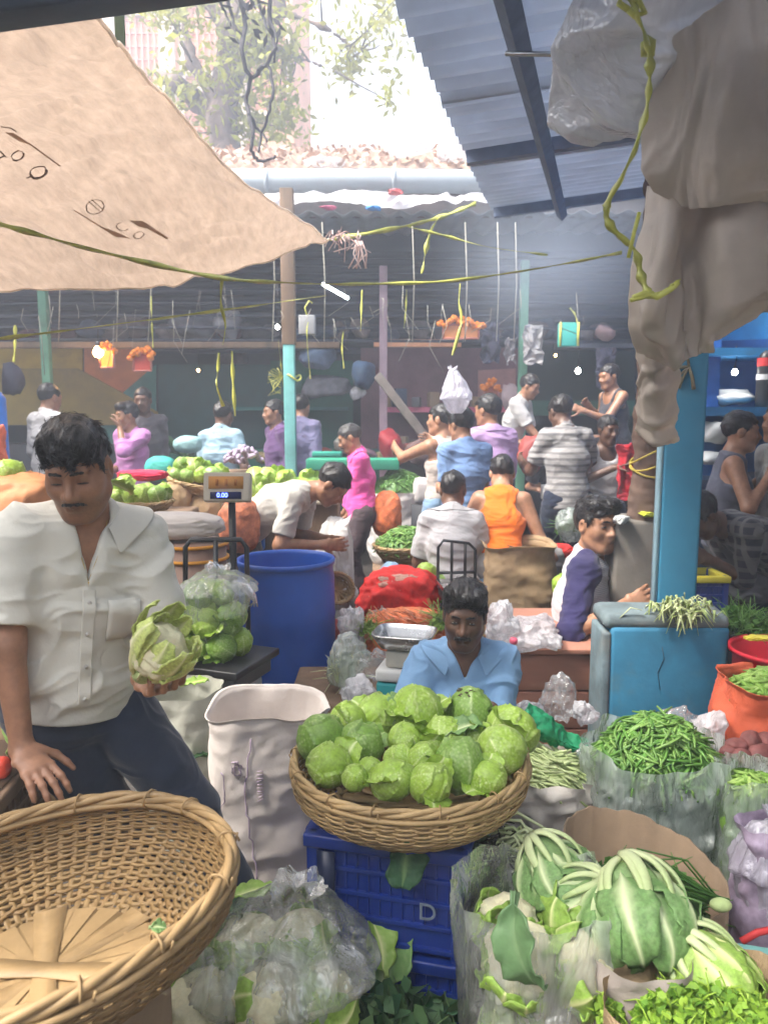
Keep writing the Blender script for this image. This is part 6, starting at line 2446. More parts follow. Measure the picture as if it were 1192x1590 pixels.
M_PURPINK = mat('purple_ink', (.42, .33, .42), rough=.8, var=.3)
mb = MB()
mb.tube([on_sack(-.035 + .02 * math.sin(z * 9) - .05 * (H - z), z) for z in np.linspace(H * .3, H * .93, 26)], .0026, 5, flat=.3)
mb.tube([on_sack(-.145 + .02 * math.sin((z - H * .6) / (H * .2) * PI), z) for z in np.linspace(H * .58, H * .78, 12)], .002, 5, flat=.3)
for (s_, x0, z0, size, ang) in (('CROSS', -.028, H * .70, .034, -1.45), ('INDIA', -.03, H * .34, .034, -1.5), ('50', -.10, H * .80, .05, -.1)):
    V, f = text_mesh(s_, size, .0)
    if ang == 0 and s_ == 'CROSS':
        continue
    r2 = np.stack([V[:, 0] * math.cos(ang) - V[:, 1] * math.sin(ang), V[:, 0] * math.sin(ang) + V[:, 1] * math.cos(ang)], 1)
    if s_ != '50':
        continue
for k in range(5):
    a = k * 1.26
    mb.tube([on_sack(-.09 + .018 * math.cos(t_) * (.6 + .3 * math.sin(k + t_ * 2)), H * .80 + .026 * math.sin(t_) * (.6 + .1 * k)) for t_ in np.linspace(a, a + 3.6, 10)], .003, 5, flat=.3)
for k in range(5):
    z = H * (.66 + .028 * k)
    mb.tube([on_sack(-.03, z), on_sack(-.012, z + .004), on_sack(-.012, z + .014), on_sack(-.028, z + .012)], .0024, 5, flat=.3)
for k in range(3):
    z = H * (.2 + .035 * k)
    mb.tube([on_sack(-.085, z), on_sack(-.06, z + .004), on_sack(-.06, z + .014)], .0024, 5, flat=.3)
mb.build('print', M_PURPINK, wsk)

# ------------------------------------------------------------------ near bag of cauliflower
cy = 1.5
cp = P(405, 1500, cy)
for i, (dx, dy, z, r, rx, rz, sh_w, lab) in enumerate((
    (-.12, -.06, .34, .105, .5, 0, True, 'cauliflower at the left inside the near clear bag'), (.02, -.09, .38, .105, .7, 1, True, 'pale cauliflower at the front inside the near clear bag'),
    (.13, -.02, .33, .105, .9, 2, True, 'cauliflower at the right inside the near clear bag'), (-.04, .07, .38, .105, .2, 3, False, 'leafy cauliflower at the back inside the near clear bag'),
    (.08, .09, .38, .1, .3, 4, False, 'cauliflower under the knot inside the near clear bag'), (-.1, -.02, .16, .09, .5, 5, False, 'cauliflower low down inside the near clear bag'), (.08, -.06, .17, .09, .5, 6, False, 'cauliflower at the bottom inside the near clear bag'))):
    cauli(lab, (cp[0] + dx, cy + dy, z), r, 60 + i, (rx, 0, rz), m=M_LEAFY, group='cauliflowers in the near clear bag', n=8, L=1.45, curl=-1.3)
bgm = bag_mesh(.215, .185, .56, 31, amp=.024, nz=56, na=110, lean=(.08, .05), top=.32)
tag(bgm.build('plastic_bag', M_FILMB, None, loc=(cp[0], cy, .0)), 'clear knotted plastic bag of cauliflowers at the near bottom edge', 'plastic bag')
q = P(545, 1480, 1.62)
mb = MB()
for k in range(5):
    pts = [P(505, 1480, 1.6)]
    pts += [P(525 + 3 * k, 1462 + 8 * k, 1.58), P(548 + 4 * k, 1478 + 6 * k, 1.57), P(575 - 3 * k, 1492 + 6 * k, 1.56)]
    mb.tube(pts, [.012, .02, .02, .008], 7, flat=.3)
tag(mb.build('bag_handle', M_FILMW), 'twisted white bag ends lying right of the near clear bag', 'bag handle')
leaf_obj('cauliflower_leaf', M_DARKLEAF, .12, .07, 1.3, .6, 7, P(372, 1428, 1.58), (0, .2, 2.2), 'dark green leaf poking out of the near clear bag top', 'leaf')
leaf_obj('cauliflower_leaf', M_LEAFY, .12, .05, 1.4, .3, 8, P(350, 1395, 1.62), (0, .1, .4), 'pale leaf sticking up behind the near clear bag', 'leaf')

# leaves on the ground by the crates
lg = 'discarded leaves at the foot of the crates'
for i, (u, v, L, w, rz, m, lab) in enumerate((
    (585, 1535, .17, .10, .9, M_LEAF, 'broad upright leaf leaning on the lower crate'), (560, 1560, .16, .09, 2.4, M_DARKLEAF, 'dark leaf lying left of the upright leaf'),
    (610, 1575, .15, .10, 4.0, M_DARKLEAF, 'dark leaf lying below the upright leaf'), (650, 1570, .17, .11, .2, M_DARKLEAF, 'dark leaf spread toward the letter N'),
    (680, 1585, .14, .09, 1.6, M_DARKLEAF, 'dark leaf at the lower right corner of the crates'), (535, 1590, .16, .1, 3.2, M_DARKLEAF, 'dark leaf half under the near clear bag'),
    (600, 1500, .13, .07, 2.0, M_LEAFY, 'pale thick stemmed leaf leaning on the crate'))):
    z0 = .17 if i in (0, 6) else .12
    leaf_obj('cauliflower_leaf', m, L, w, .5 if i in (0, 6) else 1.25, .8, 70 + i, P(u, v, 1.62) * np.array([1, 1, 0]) + np.array([0, 0, P(u, v, 1.62)[2] - (.03 if i in (0, 6) else 0)]), (0, 0, rz), lab, 'leaf', lg)
herb_heap('leaf_pile', M_DARKLEAF, 'dark mass of trampled leaves at the foot of the crates', 'leaves', (P(620, 1575, 1.55)[0], 1.56, 0), .22, .14, P(620, 1550, 1.56)[2], 420, .055, 5, stems=30)

# ------------------------------------------------------------------ right foreground vegetables
# bag of cauliflowers, bottom right
cy = 1.45
cp = P(850, 1500, cy)
for i, (dx, dy, z, r, rx, rz, lab) in enumerate((
    (-.07, -.04, .48, .105, .7, 0, 'cauliflower at the left in the lower right clear bag'), (.06, -.05, .47, .105, .9, 1, 'creamy cauliflower at the front of the lower right clear bag'),
    (.08, .05, .5, .1, .4, 2, 'cauliflower at the right in the lower right clear bag'), (-.06, -.04, .30, .11, .8, 3, 'cauliflower low in the lower right clear bag'), (.08, -.04, .28, .11, .8, 5, 'cauliflower at the bottom of the lower right clear bag'), (-.08, .06, .49, .09, .2, 2, 'cauliflower at the back left of the lower right clear bag'))):
    cauli(lab, (cp[0] + dx, cy + dy, z), r, 80 + i, (rx, 0, rz), m=M_LEAFY, group='cauliflowers in the lower right clear bag', n=8, L=1.4, curl=-1.35)
b_ = bag_mesh(.165, .15, .60, 41, amp=.02, nz=50, na=100, lean=(-.03, .04), knot=False)
tag(b_.build('plastic_bag', M_FILMB, None, loc=(cp[0], cy, 0)), 'open clear plastic bag of cauliflowers right of the blue crates', 'plastic bag')
leaf_obj('cauliflower_leaf', mat('grey_leaf', (.13, .24, .10), rough=.5, var=.3, scale=10, bump=.3, attr=((.20, .32, .15), 'tint'), trans=.1), .19, .10, 2.2, 1.5, 15, P(800, 1385, 1.36), (.35, .25, -2.1), 'wide grey green leaf lying down the front of the clear bag', 'leaf')
# big leafy heads on top
for i, (u, v, Y, r, rot, n, m, lab) in enumerate((
    (852, 1352, 1.62, .08, (2.5, -.35, .3), 11, M_LEAF, 'leaf wrapped cauliflower with pale ribs at the left of the three'),
    (985, 1412, 1.46, .10, (2.45, .35, .5), 13, M_LEAF, 'largest leaf wrapped cauliflower with broad pale ribs gathered on top'),
    (1090, 1505, 1.36, .08, (2.4, .3, 1.2), 11, M_LEAFY, 'leaf wrapped cauliflower above the bright green herbs'),
    (905, 1395, 1.53, .07, (2.4, -.3, 4.0), 9, M_LEAF, 'smaller leafy head squeezed between the wrapped cauliflowers'))):
    cauli(lab, P(u, v, Y), r, 100 + i, rot, wrap=1.0, n=n, m=m, group='leaf wrapped cauliflowers', show=False, L=2.5, op=(.95, 1.3), curl=-2.5, W=(.8, 1.2), ribw=.24, rib=.09)
# brown cut drum of herbs
dy_ = 1.78
dc = P(1000, 1330, dy_)
o = thing('bin', 'cut down brown cardboard drum holding dark herbs', 'bin', (dc[0], dy_, 0), R(-12))
mb = MB()
zb = P(1000, 1335, dy_)[2]
na = 72
an = np.arange(na) * 2 * PI / na
rows = []
for (k, off) in ((0, 0), (1, 0), (1, -.006), (.3, -.006), (.3, -.18)):
    rows.append([((.205 + off) * math.cos(a), (.165 + off) * math.sin(a), max(.25, (zb + .035 * math.sin(a) - .045 * math.cos(a) + .006 * math.sin(a * 9) + .004 * math.sin(a * 23))) * k if k < 1 else zb + .035 * math.sin(a) - .05 * math.cos(a) + .004 * math.sin(a * 9) + .003 * math.sin(a * 23)) for a in an])
mb.grid(np.array(rows), True)
d_ = mb.build('wall', CARD, o)
herb_heap('herbs', M_METHI, 'dark fenugreek herbs filling the cardboard drum', 'herbs', (P(985, 1345, 1.74)[0], 1.72, zb - .09), .17, .12, .11, 1300, .026, 9, stems=50, stemlen=.09, lean=(.6, -.3))
for k in range(1):
    mb = MB()
    rg = np.random.RandomState(4)
    for j in range(46):
        a = P(960 + rg.uniform(-20, 30), 1335 + rg.uniform(-20, 22), 1.66)
        b = P(1120 + rg.uniform(-12, 12), 1402 + rg.uniform(-8, 8), 1.6)
        mb.tube([a, (a + b) / 2 + rg.normal(0, .012, 3) + np.array([0, 0, .012]), b], [.002, .0026, .0026], 5, tint=rg.uniform(0, .6))
    tag(mb.build('herb_bunch', M_METHI), 'bunch of dark stems lying across the drum rim', 'herbs')
f = F()
f.ell(P(1118, 1405, 1.58), (.026, .018, .015), None, 0)
V, q = nets(f, .004)
tag(link('stem_end', qmesh('stem_end', V, q), M_STEM), 'pale green cut stem end resting on the drum rim', 'stem')
# spring bundle with roots
t = thing('green_bunch', 'tied bunch of pale stems with dark muddy roots beside crates', 'vegetable bunch', P(800, 1325, 1.72))
mb = MB()
rg = np.random.RandomState(8)
for j in range(90):
    a = np.array([-.045 + rg.normal(0, .018), rg.normal(0, .02), rg.normal(0, .03)])
    e = np.array([.06 + rg.normal(0, .02), rg.normal(0, .025) - .02, -.02 + rg.normal(0, .035)])
    mb.tube([a, (a + e) / 2 + np.array([0, 0, .045 + rg.normal(0, .006)]), e], [.004, .0045, .003], 5, tint=rg.uniform(.1, 1))
mb.build('stems', M_STEM, t)
mb = MB()
for j in range(120):
    a = np.array([-.05 + rg.normal(0, .014), -.02 + rg.normal(0, .02), rg.normal(0, .03)])
    mb.tube([a, a + rg.normal(0, .014, 3), a + rg.normal(0, .024, 3)], .0018, 4)
mb.build('roots', mat('muddy_root', (.035, .03, .018), rough=.9, var=.4), t)
t = sack('sack', 'low dark green mesh sack holding up the tied stem bunch', 'sack', mat('darkgreen_mesh', (.05, .09, .04), rough=.8, var=.3, bump=.5), (P(800, 1330, 1.75)[0], 1.75, 0), .1, .09, P(800, 1345, 1.74)[2] + .02, 4)
# bright herbs bottom right
herb_heap('herbs', M_HERB, 'bright green coriander heap in the bottom right corner', 'herbs', (P(1120, 1585, 1.2)[0], 1.22, P(1120, 1618, 1.2)[2]), .15, .10, .06, 1700, .02, 12, stems=90, stemlen=.05)
tag(sack_mesh(.19, .14, P(1120, 1600, 1.2)[2] + .02, 6, inside=False).build('sack', M_JUTE, None, loc=(P(1120, 1560, 1.22)[0], 1.24, 0)), 'jute sack under the bright coriander heap', 'sack')
herb_heap('herbs', M_HERB, 'small sprig of coriander lying left of the coriander heap', 'herbs', P(945, 1575, 1.3), .03, .03, .03, 110, .02, 13, stems=14, stemlen=.04)
sack('sack', 'grey folded sack between clear bag and coriander', 'sack', mat('greysack', (.36, .31, .27), rough=.8, var=.15, bump=.4), (P(1000, 1500, 1.36)[0], 1.42, 0), .11, .12, P(1000, 1500, 1.36)[2] + .03, 14, inside=False)
mb = MB()
a, b = P(1128, 1478, 1.42), P(1290, 1512, 1.38)
mb.box((a + b) / 2, (np.linalg.norm(b - a), .06, .02), rot=(0, R(6), -.1), bev=.005)
tag(mb.build('plank', PANEL('tealplank', (.16, .36, .33), .6)), 'teal painted board edge near the right bottom corner', 'plank')
tag(MB().tube([P(1150, 1462, 1.6), P(1175, 1448, 1.6), P(1215, 1440, 1.6)], .008, 8).build('hoop', PANEL('redrim', (.6, .05, .05), .1)), 'red plastic hoop showing above the teal board', 'hoop')

# bean bag
by = 2.22
bc = P(1015, 1210, by)
zt_ = P(1015, 1180, by)[2]
heap('green_beans', M_BEAN, 'heap of green beans spilling from an open clear bag', 'beans', (bc[0], by, zt_ - .03), .18, .155, .17, 700, .13, .0052, 3, curl=.22)
t = sack_mesh(.19, .155, zt_ - .01, 55, inside=False, amp=.006)
tag(t.build('inner_sack', mat('beanfill', (.035, .085, .045), rough=.6, var=.4, scale=20, bump=.5), None, loc=(bc[0], by, 0)), 'dark green beans packed inside the clear bag', 'beans', None, 'stuff')
b_ = bag_mesh(.215, .18, zt_ + .045, 61, amp=.03, nz=46, na=120, knot=False, sq=2.3)
tag(b_.build('plastic_bag', M_FILMG, None, loc=(bc[0], by, 0)), 'open clear plastic bag full of green beans', 'plastic bag')
tag(crumple('plastic_bag', 'large crumpled white clear bag behind the green beans', M_FILM, P(1045, 1150, 2.5), (.13, .08, .12), 71), None, 'plastic bag')
tag(crumple('plastic_bag', 'milky plastic bag top beside the orange sack', M_FILMW, P(1095, 1165, 2.42), (.06, .07, .13), 72), None, 'plastic bag')
tag(crumple('plastic_bag', 'thin plastic bag pulled open left of the beans', M_FILM, P(930, 1190, 2.3), (.09, .07, .07), 73), None, 'plastic bag')
# white sack of stems
wy = 2.28
wc = P(842, 1200, wy)
zt_ = P(842, 1192, wy)[2]
sack('sack', 'cream cloth sack of long green stems behind the cabbage basket', 'sack', mat('cream_cloth', (.56, .52, .46), rough=.85, var=.08, bump=.3, sheen=.2), (wc[0], wy, 0), .165, .13, zt_, 24, inside=False, amp=.035, fold=1.4)
heap('long_stems', M_STEM, 'long thin green stems heaped on the cream sack', 'stems', (wc[0] + .02, wy, zt_ - .05), .10, .09, .09, 300, .17, .0045, 6, curl=.08, align=-.5, ang=.35, taper=.1, tscale=.6)
mg = mat('green_mesh', (.03, .36, .16), rough=.5, var=.3, scale=30, bump=.4, trans=.3)
o = sheet('net', mg, gridp([[(818, 1092, 2.35), (850, 1112, 2.36), (885, 1135, 2.38), (912, 1150, 2.4)], [(812, 1108, 2.32), (842, 1130, 2.3), (875, 1155, 2.3), (910, 1165, 2.33)], [(815, 1125, 2.35), (838, 1146, 2.33), (868, 1165, 2.33), (905, 1178, 2.35)]]), 9, .012, 14, .003)
tag(o, 'bright green net strip lying behind the stems', 'net')
# right edge: orange sack, red tub, beet tub, two bags
oy = 2.5
oc = P(1175, 1090, oy)
zt_ = P(1175, 1055, oy)[2]
sack('sack', 'orange red woven sack of okra at the right edge', 'sack', mat('orange_sack', (.62, .12, .055), rough=.6, var=.15, bump=.4, weave=120, trans=.1), (oc[0] + .06, oy, 0), .19, .15, zt_, 33, inside=True, inner=.12, roll=.02)
heap('okra', M_OKRA, 'green okra heaped in the orange sack', 'okra', (oc[0] + .07, oy, zt_ - .06), .16, .12, .09, 230, .11, .0085, 12, curl=.15, taper=.8)
ty = 2.75
tc_ = P(1180, 1030, ty)
t = thing('tub', 'red plastic tub behind the okra sack', 'tub', (tc_[0] + .08, ty, 0))
z1 = P(1180, 1010, ty)[2]
MB().lathe([(.14, 0), (.15, .02), (.175, z1), (.19, z1 + .01), (.19, z1 - .01), (.168, z1 - .01), (.14, .05)], 36).build('body', PANEL('redtub', (.50, .015, .03), .1), t)
herb_heap('herbs', M_METHI, 'small dark herb heap right of the blue block', 'herbs', P(1160, 985, 3.0), .1, .07, .06, 160, .035, 5)
tag(crumple('cloth', 'yellow cloth scrap on the red tub edge', cloth('yellowrag', (.6, .5, .05)), P(1175, 995, 2.8), (.06, .04, .02), 5), None, 'cloth')
ty = 2.28
tc_ = P(1175, 1170, ty)
z1 = P(1175, 1180, ty)[2]
t = thing('tub', 'dark grey tub of beetroots below the orange sack', 'tub', (tc_[0] + .05, ty, 0))
MB().lathe([(.12, .02), (.13, .03), (.16, z1 - .02), (.175, z1), (.178, z1 - .015), (.16, z1 - .04)], 36).build('body', PANEL('greytub', (.05, .06, .07), .2), t)
MB().lathe([(.001, z1 - .03), (.155, z1 - .03)], 30).build('floor', BLACK, t)
bm = bmesh.new()
bmesh.ops.create_icosphere(bm, subdivisions=4, radius=1)
BV = np.array([q.co for q in bm.verts])
BF = [[q.index for q in g_.verts] for g_ in bm.faces]
bm.free()
for i, (u, v, r) in enumerate(((1142, 1160, 17), (1165, 1150, 19), (1150, 1178, 18), (1178, 1172, 20), (1190, 1152, 18), (1130, 1168, 13), (1195, 1180, 16))):
    s_ = r * ty * 1.03 / FPX
    V = BV * (1 + .12 * vn(BV * 1.5, i))[:, None] * np.array([1.1, .9, .85]) * s_
    V = V + unit(np.array([1., .3, .2])) * 0
    o = link('beetroot', mesh('beetroot', V, BF), M_BEET, None, P(u, v, ty - .01 * (v - 1150) / 5), (0, 0, i * 1.3))
    tag(o, 'brown beetroot in the dark grey tub', 'beetroot', 'beetroots in the dark grey tub')
for i, (u, v, Y, rx, hh, m, fill, lab, lab2) in enumerate((
    (1160, 1270, 2.05, .10, 1205, M_FILMG, M_OKRA, 'clear bag of pale green beans below the beetroot tub', 'pale green beans inside the clear bag under the tub'),
    (1185, 1350, 1.82, .10, 1265, film('violet_film', (.80, .76, .86), clear=.35, white=.6, rough=.18), M_PURP, 'purplish shiny clear bag at the right edge', 'purple vegetables inside the shiny right edge bag'))):
    c_ = P(u, v, Y)
    zt_ = P(u, hh, Y)[2]
    o = sack_mesh(rx * .9, rx * .8, zt_ - .03, 80 + i, inside=False, amp=.02).build('bag_contents', fill, None, loc=(c_[0] + .02, Y, 0))
    tag(o, lab2, 'vegetables', None, 'stuff')
    if i == 0:
        heap('green_beans', M_OKRA, 'pale beans showing at the mouth of the small right bag', 'beans', (c_[0] + .02, Y, zt_ - .05), .085, .07, .05, 110, .08, .006, 14)
    tag(bag_mesh(rx, rx * .9, zt_ + .02, 90 + i, amp=.022, nz=46, na=80, knot=bool(i), top=.3).build('plastic_bag', m, None, loc=(c_[0] + .02, Y, 0)), lab, 'plastic bag')

# leafy bunch on blue block
herb = thing('gourd_leaves', 'pale green leafy bunch lying on the blue block top', 'vegetable bunch', P(1055, 952, 2.92))
mb = MB()
rg = np.random.RandomState(5)
for j in range(150):
    a = np.array([rg.normal(0, .05), rg.normal(0, .04), rg.uniform(0, .03)])
    d = unit(np.array([rg.normal(0, .9), rg.normal(-.3, .6), rg.normal(.1, .5)]))
    L_ = rg.uniform(.05, .1)
    mb.tube([a, a + d * L_ * .5 + np.array([0, 0, .015]), a + d * L_ - np.array([0, 0, .03])], [.004, .006, .002], 5, flat=.35, tint=rg.uniform(0, 1))
mb.build('leaves', mat('gourdleaf', (.34, .44, .14), rough=.5, var=.3, attr=((.6, .64, .36), 'tint'), trans=.1), herb)

# ------------------------------------------------------------------ scale with cabbage bag, drum
py = 2.9
pl = P(345, 1012, py)
t = thing('platform_scale', 'black platform scale with tall display pole holding the cabbage bag', 'scale', (pl[0], py, 0), R(-20))
W = .34
z0 = pl[2] - .03
MB().box((0, 0, z0), (W, W, .03), bev=.006).build('platform', BLACK, t)
MB().box((0, 0, z0 - .05), (W * .85, W * .85, .06), bev=.01).build('base', mat('scale_grey', (.1, .1, .105), rough=.4), t)
MB().box((0, 0, (z0 - .09) / 2), (W * .7, W * .7, z0 - .09), bev=.02).build('pedestal', PANEL('ped', (.42, .44, .42), .4), t)
mb = MB()
bl, br = P(288, 850, py + .16), P(383, 850, py + .16)
for q_ in ([(288, 1000), (288, 850), (296, 838), (374, 838), (383, 850), (386, 1000)], [(335, 838), (335, 1000)]):
    pts = np.array([P(u, v, py + .17) for u, v in q_]) - np.array([pl[0], py, 0])
    c_, s_ = math.cos(R(20)), math.sin(R(20))
    pts = np.stack([pts[:, 0] * c_ - pts[:, 1] * s_, pts[:, 0] * s_ + pts[:, 1] * c_, pts[:, 2]], 1)
    mb.tube(pts, .011, 8)
mb.build('guard_rail', BLACK, t)
dsp = thing('display', 'x', 'x')
dsp.name = 'display'
for k in ('label', 'category'):
    del dsp[k]
dsp.parent = t
dp = P(354, 757, py + .2)
c_, s_ = math.cos(R(20)), math.sin(R(20))
dl = dp - np.array([pl[0], py, 0])
dsp.location = (dl[0] * c_ - dl[1] * s_, dl[0] * s_ + dl[1] * c_, dp[2])
dsp.rotation_euler = (R(-12), 0, R(20))
w_, h_ = sz(70, py + .2), sz(44, py + .2)
MB().box((0, 0, 0), (w_, .06, h_), bev=.008).build('case', PANEL('ivory', (.52, .48, .40), .2), dsp)
MB().box((-.002, -.032, h_ * .14), (w_ * .74, .004, h_ * .42)).build('orange_panel', PANEL('orpanel', (.55, .27, .08), .5), dsp)
MB().box((-.002, -.032, -h_ * .3), (w_ * .66, .004, h_ * .24)).build('screen', PANEL('scr', (.01, .015, .08), .1), dsp)
V, f = text_mesh('0.00', h_ * .22, .0008)
V = np.stack([V[:, 0] - w_ * .08, -V[:, 2] - .036, V[:, 1] - h_ * .3], 1)
link('digits', mesh('digits', V, f, False), glow('blue_led', (.08, .12, 1), 4), dsp)
mb = MB()
for k in range(3):
    mb.box((-w_ * .2 + w_ * .2 * k, -.0355, h_ * .14), (w_ * .06, .003, h_ * .22))
mb.build('marks', PANEL('ormark', (.40, .16, .05), .5), dsp)
pb = P(360, 780, py + .22)
pp = pb - np.array([pl[0], py, 0])
pp = np.array([pp[0] * c_ - pp[1] * s_, pp[0] * s_ + pp[1] * c_, pb[2]])
MB().tube([pp, pp * np.array([1, 1, 0]) + np.array([0, 0, z0])], .016, 10).build('pole', BLACK, t)
gcab = 'cabbages inside the bag on the scale'
for i in range(15):
    rg = np.random.RandomState(300 + i)
    lay = i // 6
    a = (i % 6) * 1.05 + lay * .5
    r_ = (.105, .085, .05)[lay]
    o = link('cabbage', CM[i % 6], M_CAB, None, (P(330, 1000, py)[0] + r_ * math.cos(a), py + r_ * math.sin(a) * .9, z0 + .075 + lay * .095), (rg.uniform(-1, 1), rg.uniform(-1, 1), rg.uniform(0, 6)), rg.uniform(.056, .064))
    tag(o, 'green cabbage seen through the clear bag on the black scale', 'cabbage', gcab)
b_ = bag_mesh(.175, .16, .37, 51, amp=.028, nz=44, na=90, knot=True, top=.3, lean=(.03, 0))
tag(b_.build('plastic_bag', M_FILM, None, loc=(P(330, 1000, py)[0], py, z0 + .014)), 'clear plastic bag of cabbages standing on the black scale', 'plastic bag')
mb = MB()
for k in range(4):
    mb.tube([P(368, 905, py - .05), P(384, 908 + 4 * k, py - .06), P(396, 925 + 3 * k, py - .06), P(400 - 5 * k, 942, py - .06)], [.012, .016, .012, .006], 6, flat=.35)
tag(mb.build('bag_handle', M_FILMW), 'white bag handle flopping over the blue drum edge', 'bag handle')
# sacks below the scale
sack('sack', 'pale sack of greens standing below the black scale', 'sack', mat('palesack', (.5, .5, .42), rough=.7, var=.2, bump=.4, trans=.1), (P(290, 1150, 2.6)[0], 2.55, 0), .14, .12, P(290, 1065, 2.55)[2], 45, inside=False)
leaf_obj('cauliflower_leaf', M_LEAFY, .1, .07, 1.3, .4, 12, P(280, 1066, 2.5), (0, 0, .3), 'pale leaf on the sack below the scale', 'leaf')
leaf_obj('cauliflower_leaf', M_DARKLEAF, .12, .08, 1.2, .4, 13, P(322, 1175, 2.45), (0, 0, 3.3), 'dark leaf beside the white woven sack', 'leaf')
# blue drum
M_DRUM = mat('drum_blue', (.012, .085, .42), rough=.42, var=.15, scale=3.5, bump=.15, bscale=18, spec=.5, dirt=.8, dirtcol=(.02, .05, .16), sss=0)
dy2 = 3.75
dcx = P(444, 880, dy2)[0]
dr = 74 * dy2 * 1.04 / FPX
zt_ = P(444, 866, dy2)[2]
t = thing('drum', 'tall open topped blue plastic drum left of the centre', 'drum', (dcx, dy2, 0))
MB().lathe([(.001, .01), (dr * .9, .01), (dr * .97, .03), (dr * 1.0, .12), (dr * 1.0, .24), (dr * 1.025, .27), (dr * 1.025, .29), (dr, .32), (dr, .58), (dr * 1.015, .6), (dr * 1.0, .62), (dr * .99, zt_ - .1), (dr * .955, zt_ - .055), (dr * .955, zt_ - .03)], 64).displace(lambda V: V * (1 + .012 * vn(V * 3, 4)[:, None] * np.array([1, 1, 0]))).build('body', M_DRUM, t)
MB().lathe([(dr * .955, zt_ - .03), (dr * 1.0, zt_ - .028), (dr * 1.01, zt_ - .01), (dr * .995, zt_), (dr * .95, zt_ - .001), (dr * .94, zt_ - .02), (dr * .93, zt_ - .3), (dr * .92, .1), (.001, .08)], 64).build('rim', M_DRUM, t)
# ------------------------------------------------------------------ middle ground, left
M_BURLAP = M_JUTE
M_NETR = mat('red_net', (.72, .035, .03), rough=.55, var=.25, scale=16, bump=.6, bscale=110, spec=.3, weave=90, trans=.1)
M_NETO = mat('orange_net', (.72, .19, .07), rough=.6, var=.3, scale=22, bump=.8, bscale=90, spec=.3, weave=60, attr=((.85, .45, .3), 'tint'))
M_ONION = mat('onion', (.42, .24, .14), rough=.5, var=.3, scale=14)


def blob(name, label, cat, m, c, r, seed, amp=.12, fq=2.2, rz=0., flat=1.0, group=None, sub=5, cre=.5):
    bm = bmesh.new()
    bmesh.ops.create_icosphere(bm, subdivisions=sub, radius=1)
    V = np.array([v.co for v in bm.verts])
    fs = [[v.index for v in g.verts] for g in bm.faces]
    bm.free()
    V = np.sign(V) * np.abs(V) ** np.array([.8, .8, .85])
    n = cre * (ridge(V * fq * 1.4 + fbm(V * fq, seed + 3, 2)[:, None] * .5, seed, 3) - .6) + fbm(V * fq * .6, seed + 5, 2)
    V = V * (1 + amp * n)[:, None] * np.asarray(r)
    o = link(name, mesh(name, V, fs), m, None, c, (0, 0, rz))
    return tag(o, label, cat, group)


def pile(name, u, v, Y, n, cols, rpx, spread, m, label, group, seed, meshes=None, rows=3):
    """small heap: every vegetable an object of its own"""
    rg = np.random.RandomState(seed)
    k = 0
    for row in range(rows):
        m_ = cols - row
        for i in range(m_):
            for dep in range(2 if row < rows - 1 else 1):
                if k >= n:
                    return
                uu = u + (i - (m_ - 1) / 2) * spread + rg.uniform(-2, 2) + dep * spread * .4
                vv = v - row * spread * .72 + rg.uniform(-2, 2)
                YY = Y + dep * rpx * 1.5 * Y / FPX + row * .02
                r_ = rpx * Y / FPX * rg.uniform(.92, 1.12)
                o = link(name, (meshes or CM)[rg.randint(len(meshes or CM))], m, None, P(uu, vv - dep * 3, YY), (rg.uniform(-1, 1), rg.uniform(-1, 1), rg.uniform(0, 6.3)), r_)
                tag(o, label, name.replace('_', ' '), group)
                k += 1


# far left: orange sack with a cabbage on it, pile behind the seller
blob('sack', 'bulging orange sack behind the seller at the left edge', 'sack', mat('peach_sack', (.55, .235, .10), rough=.65, var=.18, bump=.4, trans=.1), P(22, 800, 2.6), (.19, .15, .15), 3, .10)
tag(link('cabbage', CM[1], M_CAB, None, P(14, 738, 2.62), (.5, .2, 1), .06), 'lone cabbage lying on the orange sack at the left edge', 'cabbage')
sack('sack', 'tall jute sack propping the orange sack at the left', 'sack', M_JUTE, (P(22, 800, 2.6)[0], 2.6, 0), .19, .17, P(22, 800, 2.6)[2] - .08, 5, inside=False)
t = thing('drum', 'blue drum standing upright at the far left edge', 'drum', (P(2, 700, 5.6)[0] - .16, 5.6, 0))
MB().lathe([(.2, 0), (.2, .5), (.21, .55), (.2, .6), (.2, 1.75), (.17, 1.8)], 30).build('body', mat('bluesheet', (.02, .16, .55), rough=.4, var=.2), t)
blob('carrots', 'bunch of red carrots poking in at the left edge', 'carrots', mat('carrot', (.75, .16, .08), rough=.5, var=.3, bump=.4, bscale=90), P(-6, 690, 4.4), (.05, .08, .11), 6, .2)
tp_ = P(0, 1192, 1.5)
for k in range(3):
    crate('%s brown crate of the stack at the left edge' % ('lowest', 'middle', 'topmost')[k], (tp_[0] - .13, 1.52, (tp_[2] - .026) / 3 * k), .1, .30, .34, (tp_[2] - .026) / 3 - .004, m=WOOD, tape=False)
tag(MB().box((tp_[0] - .13, 1.52, tp_[2] - .029), (.3, .34, .012)).build('board', WOOD), 'flat wooden board closing the topmost brown crate', 'board')
blob('tomato', 'red tomato lying on the board at the left edge', 'tomato', mat('tomatored', (.8, .10, .06), rough=.3, var=.15), tp_, (.022, .022, .023), 7, .04)
leaf_obj('cauliflower_leaf', M_LEAFY, .16, .09, .9, .6, 15, tp_ + np.array([-.03, .10, -.02]), (0, 0, 1.5), 'pale leaf lying on the board left of the seller elbow', 'leaf')
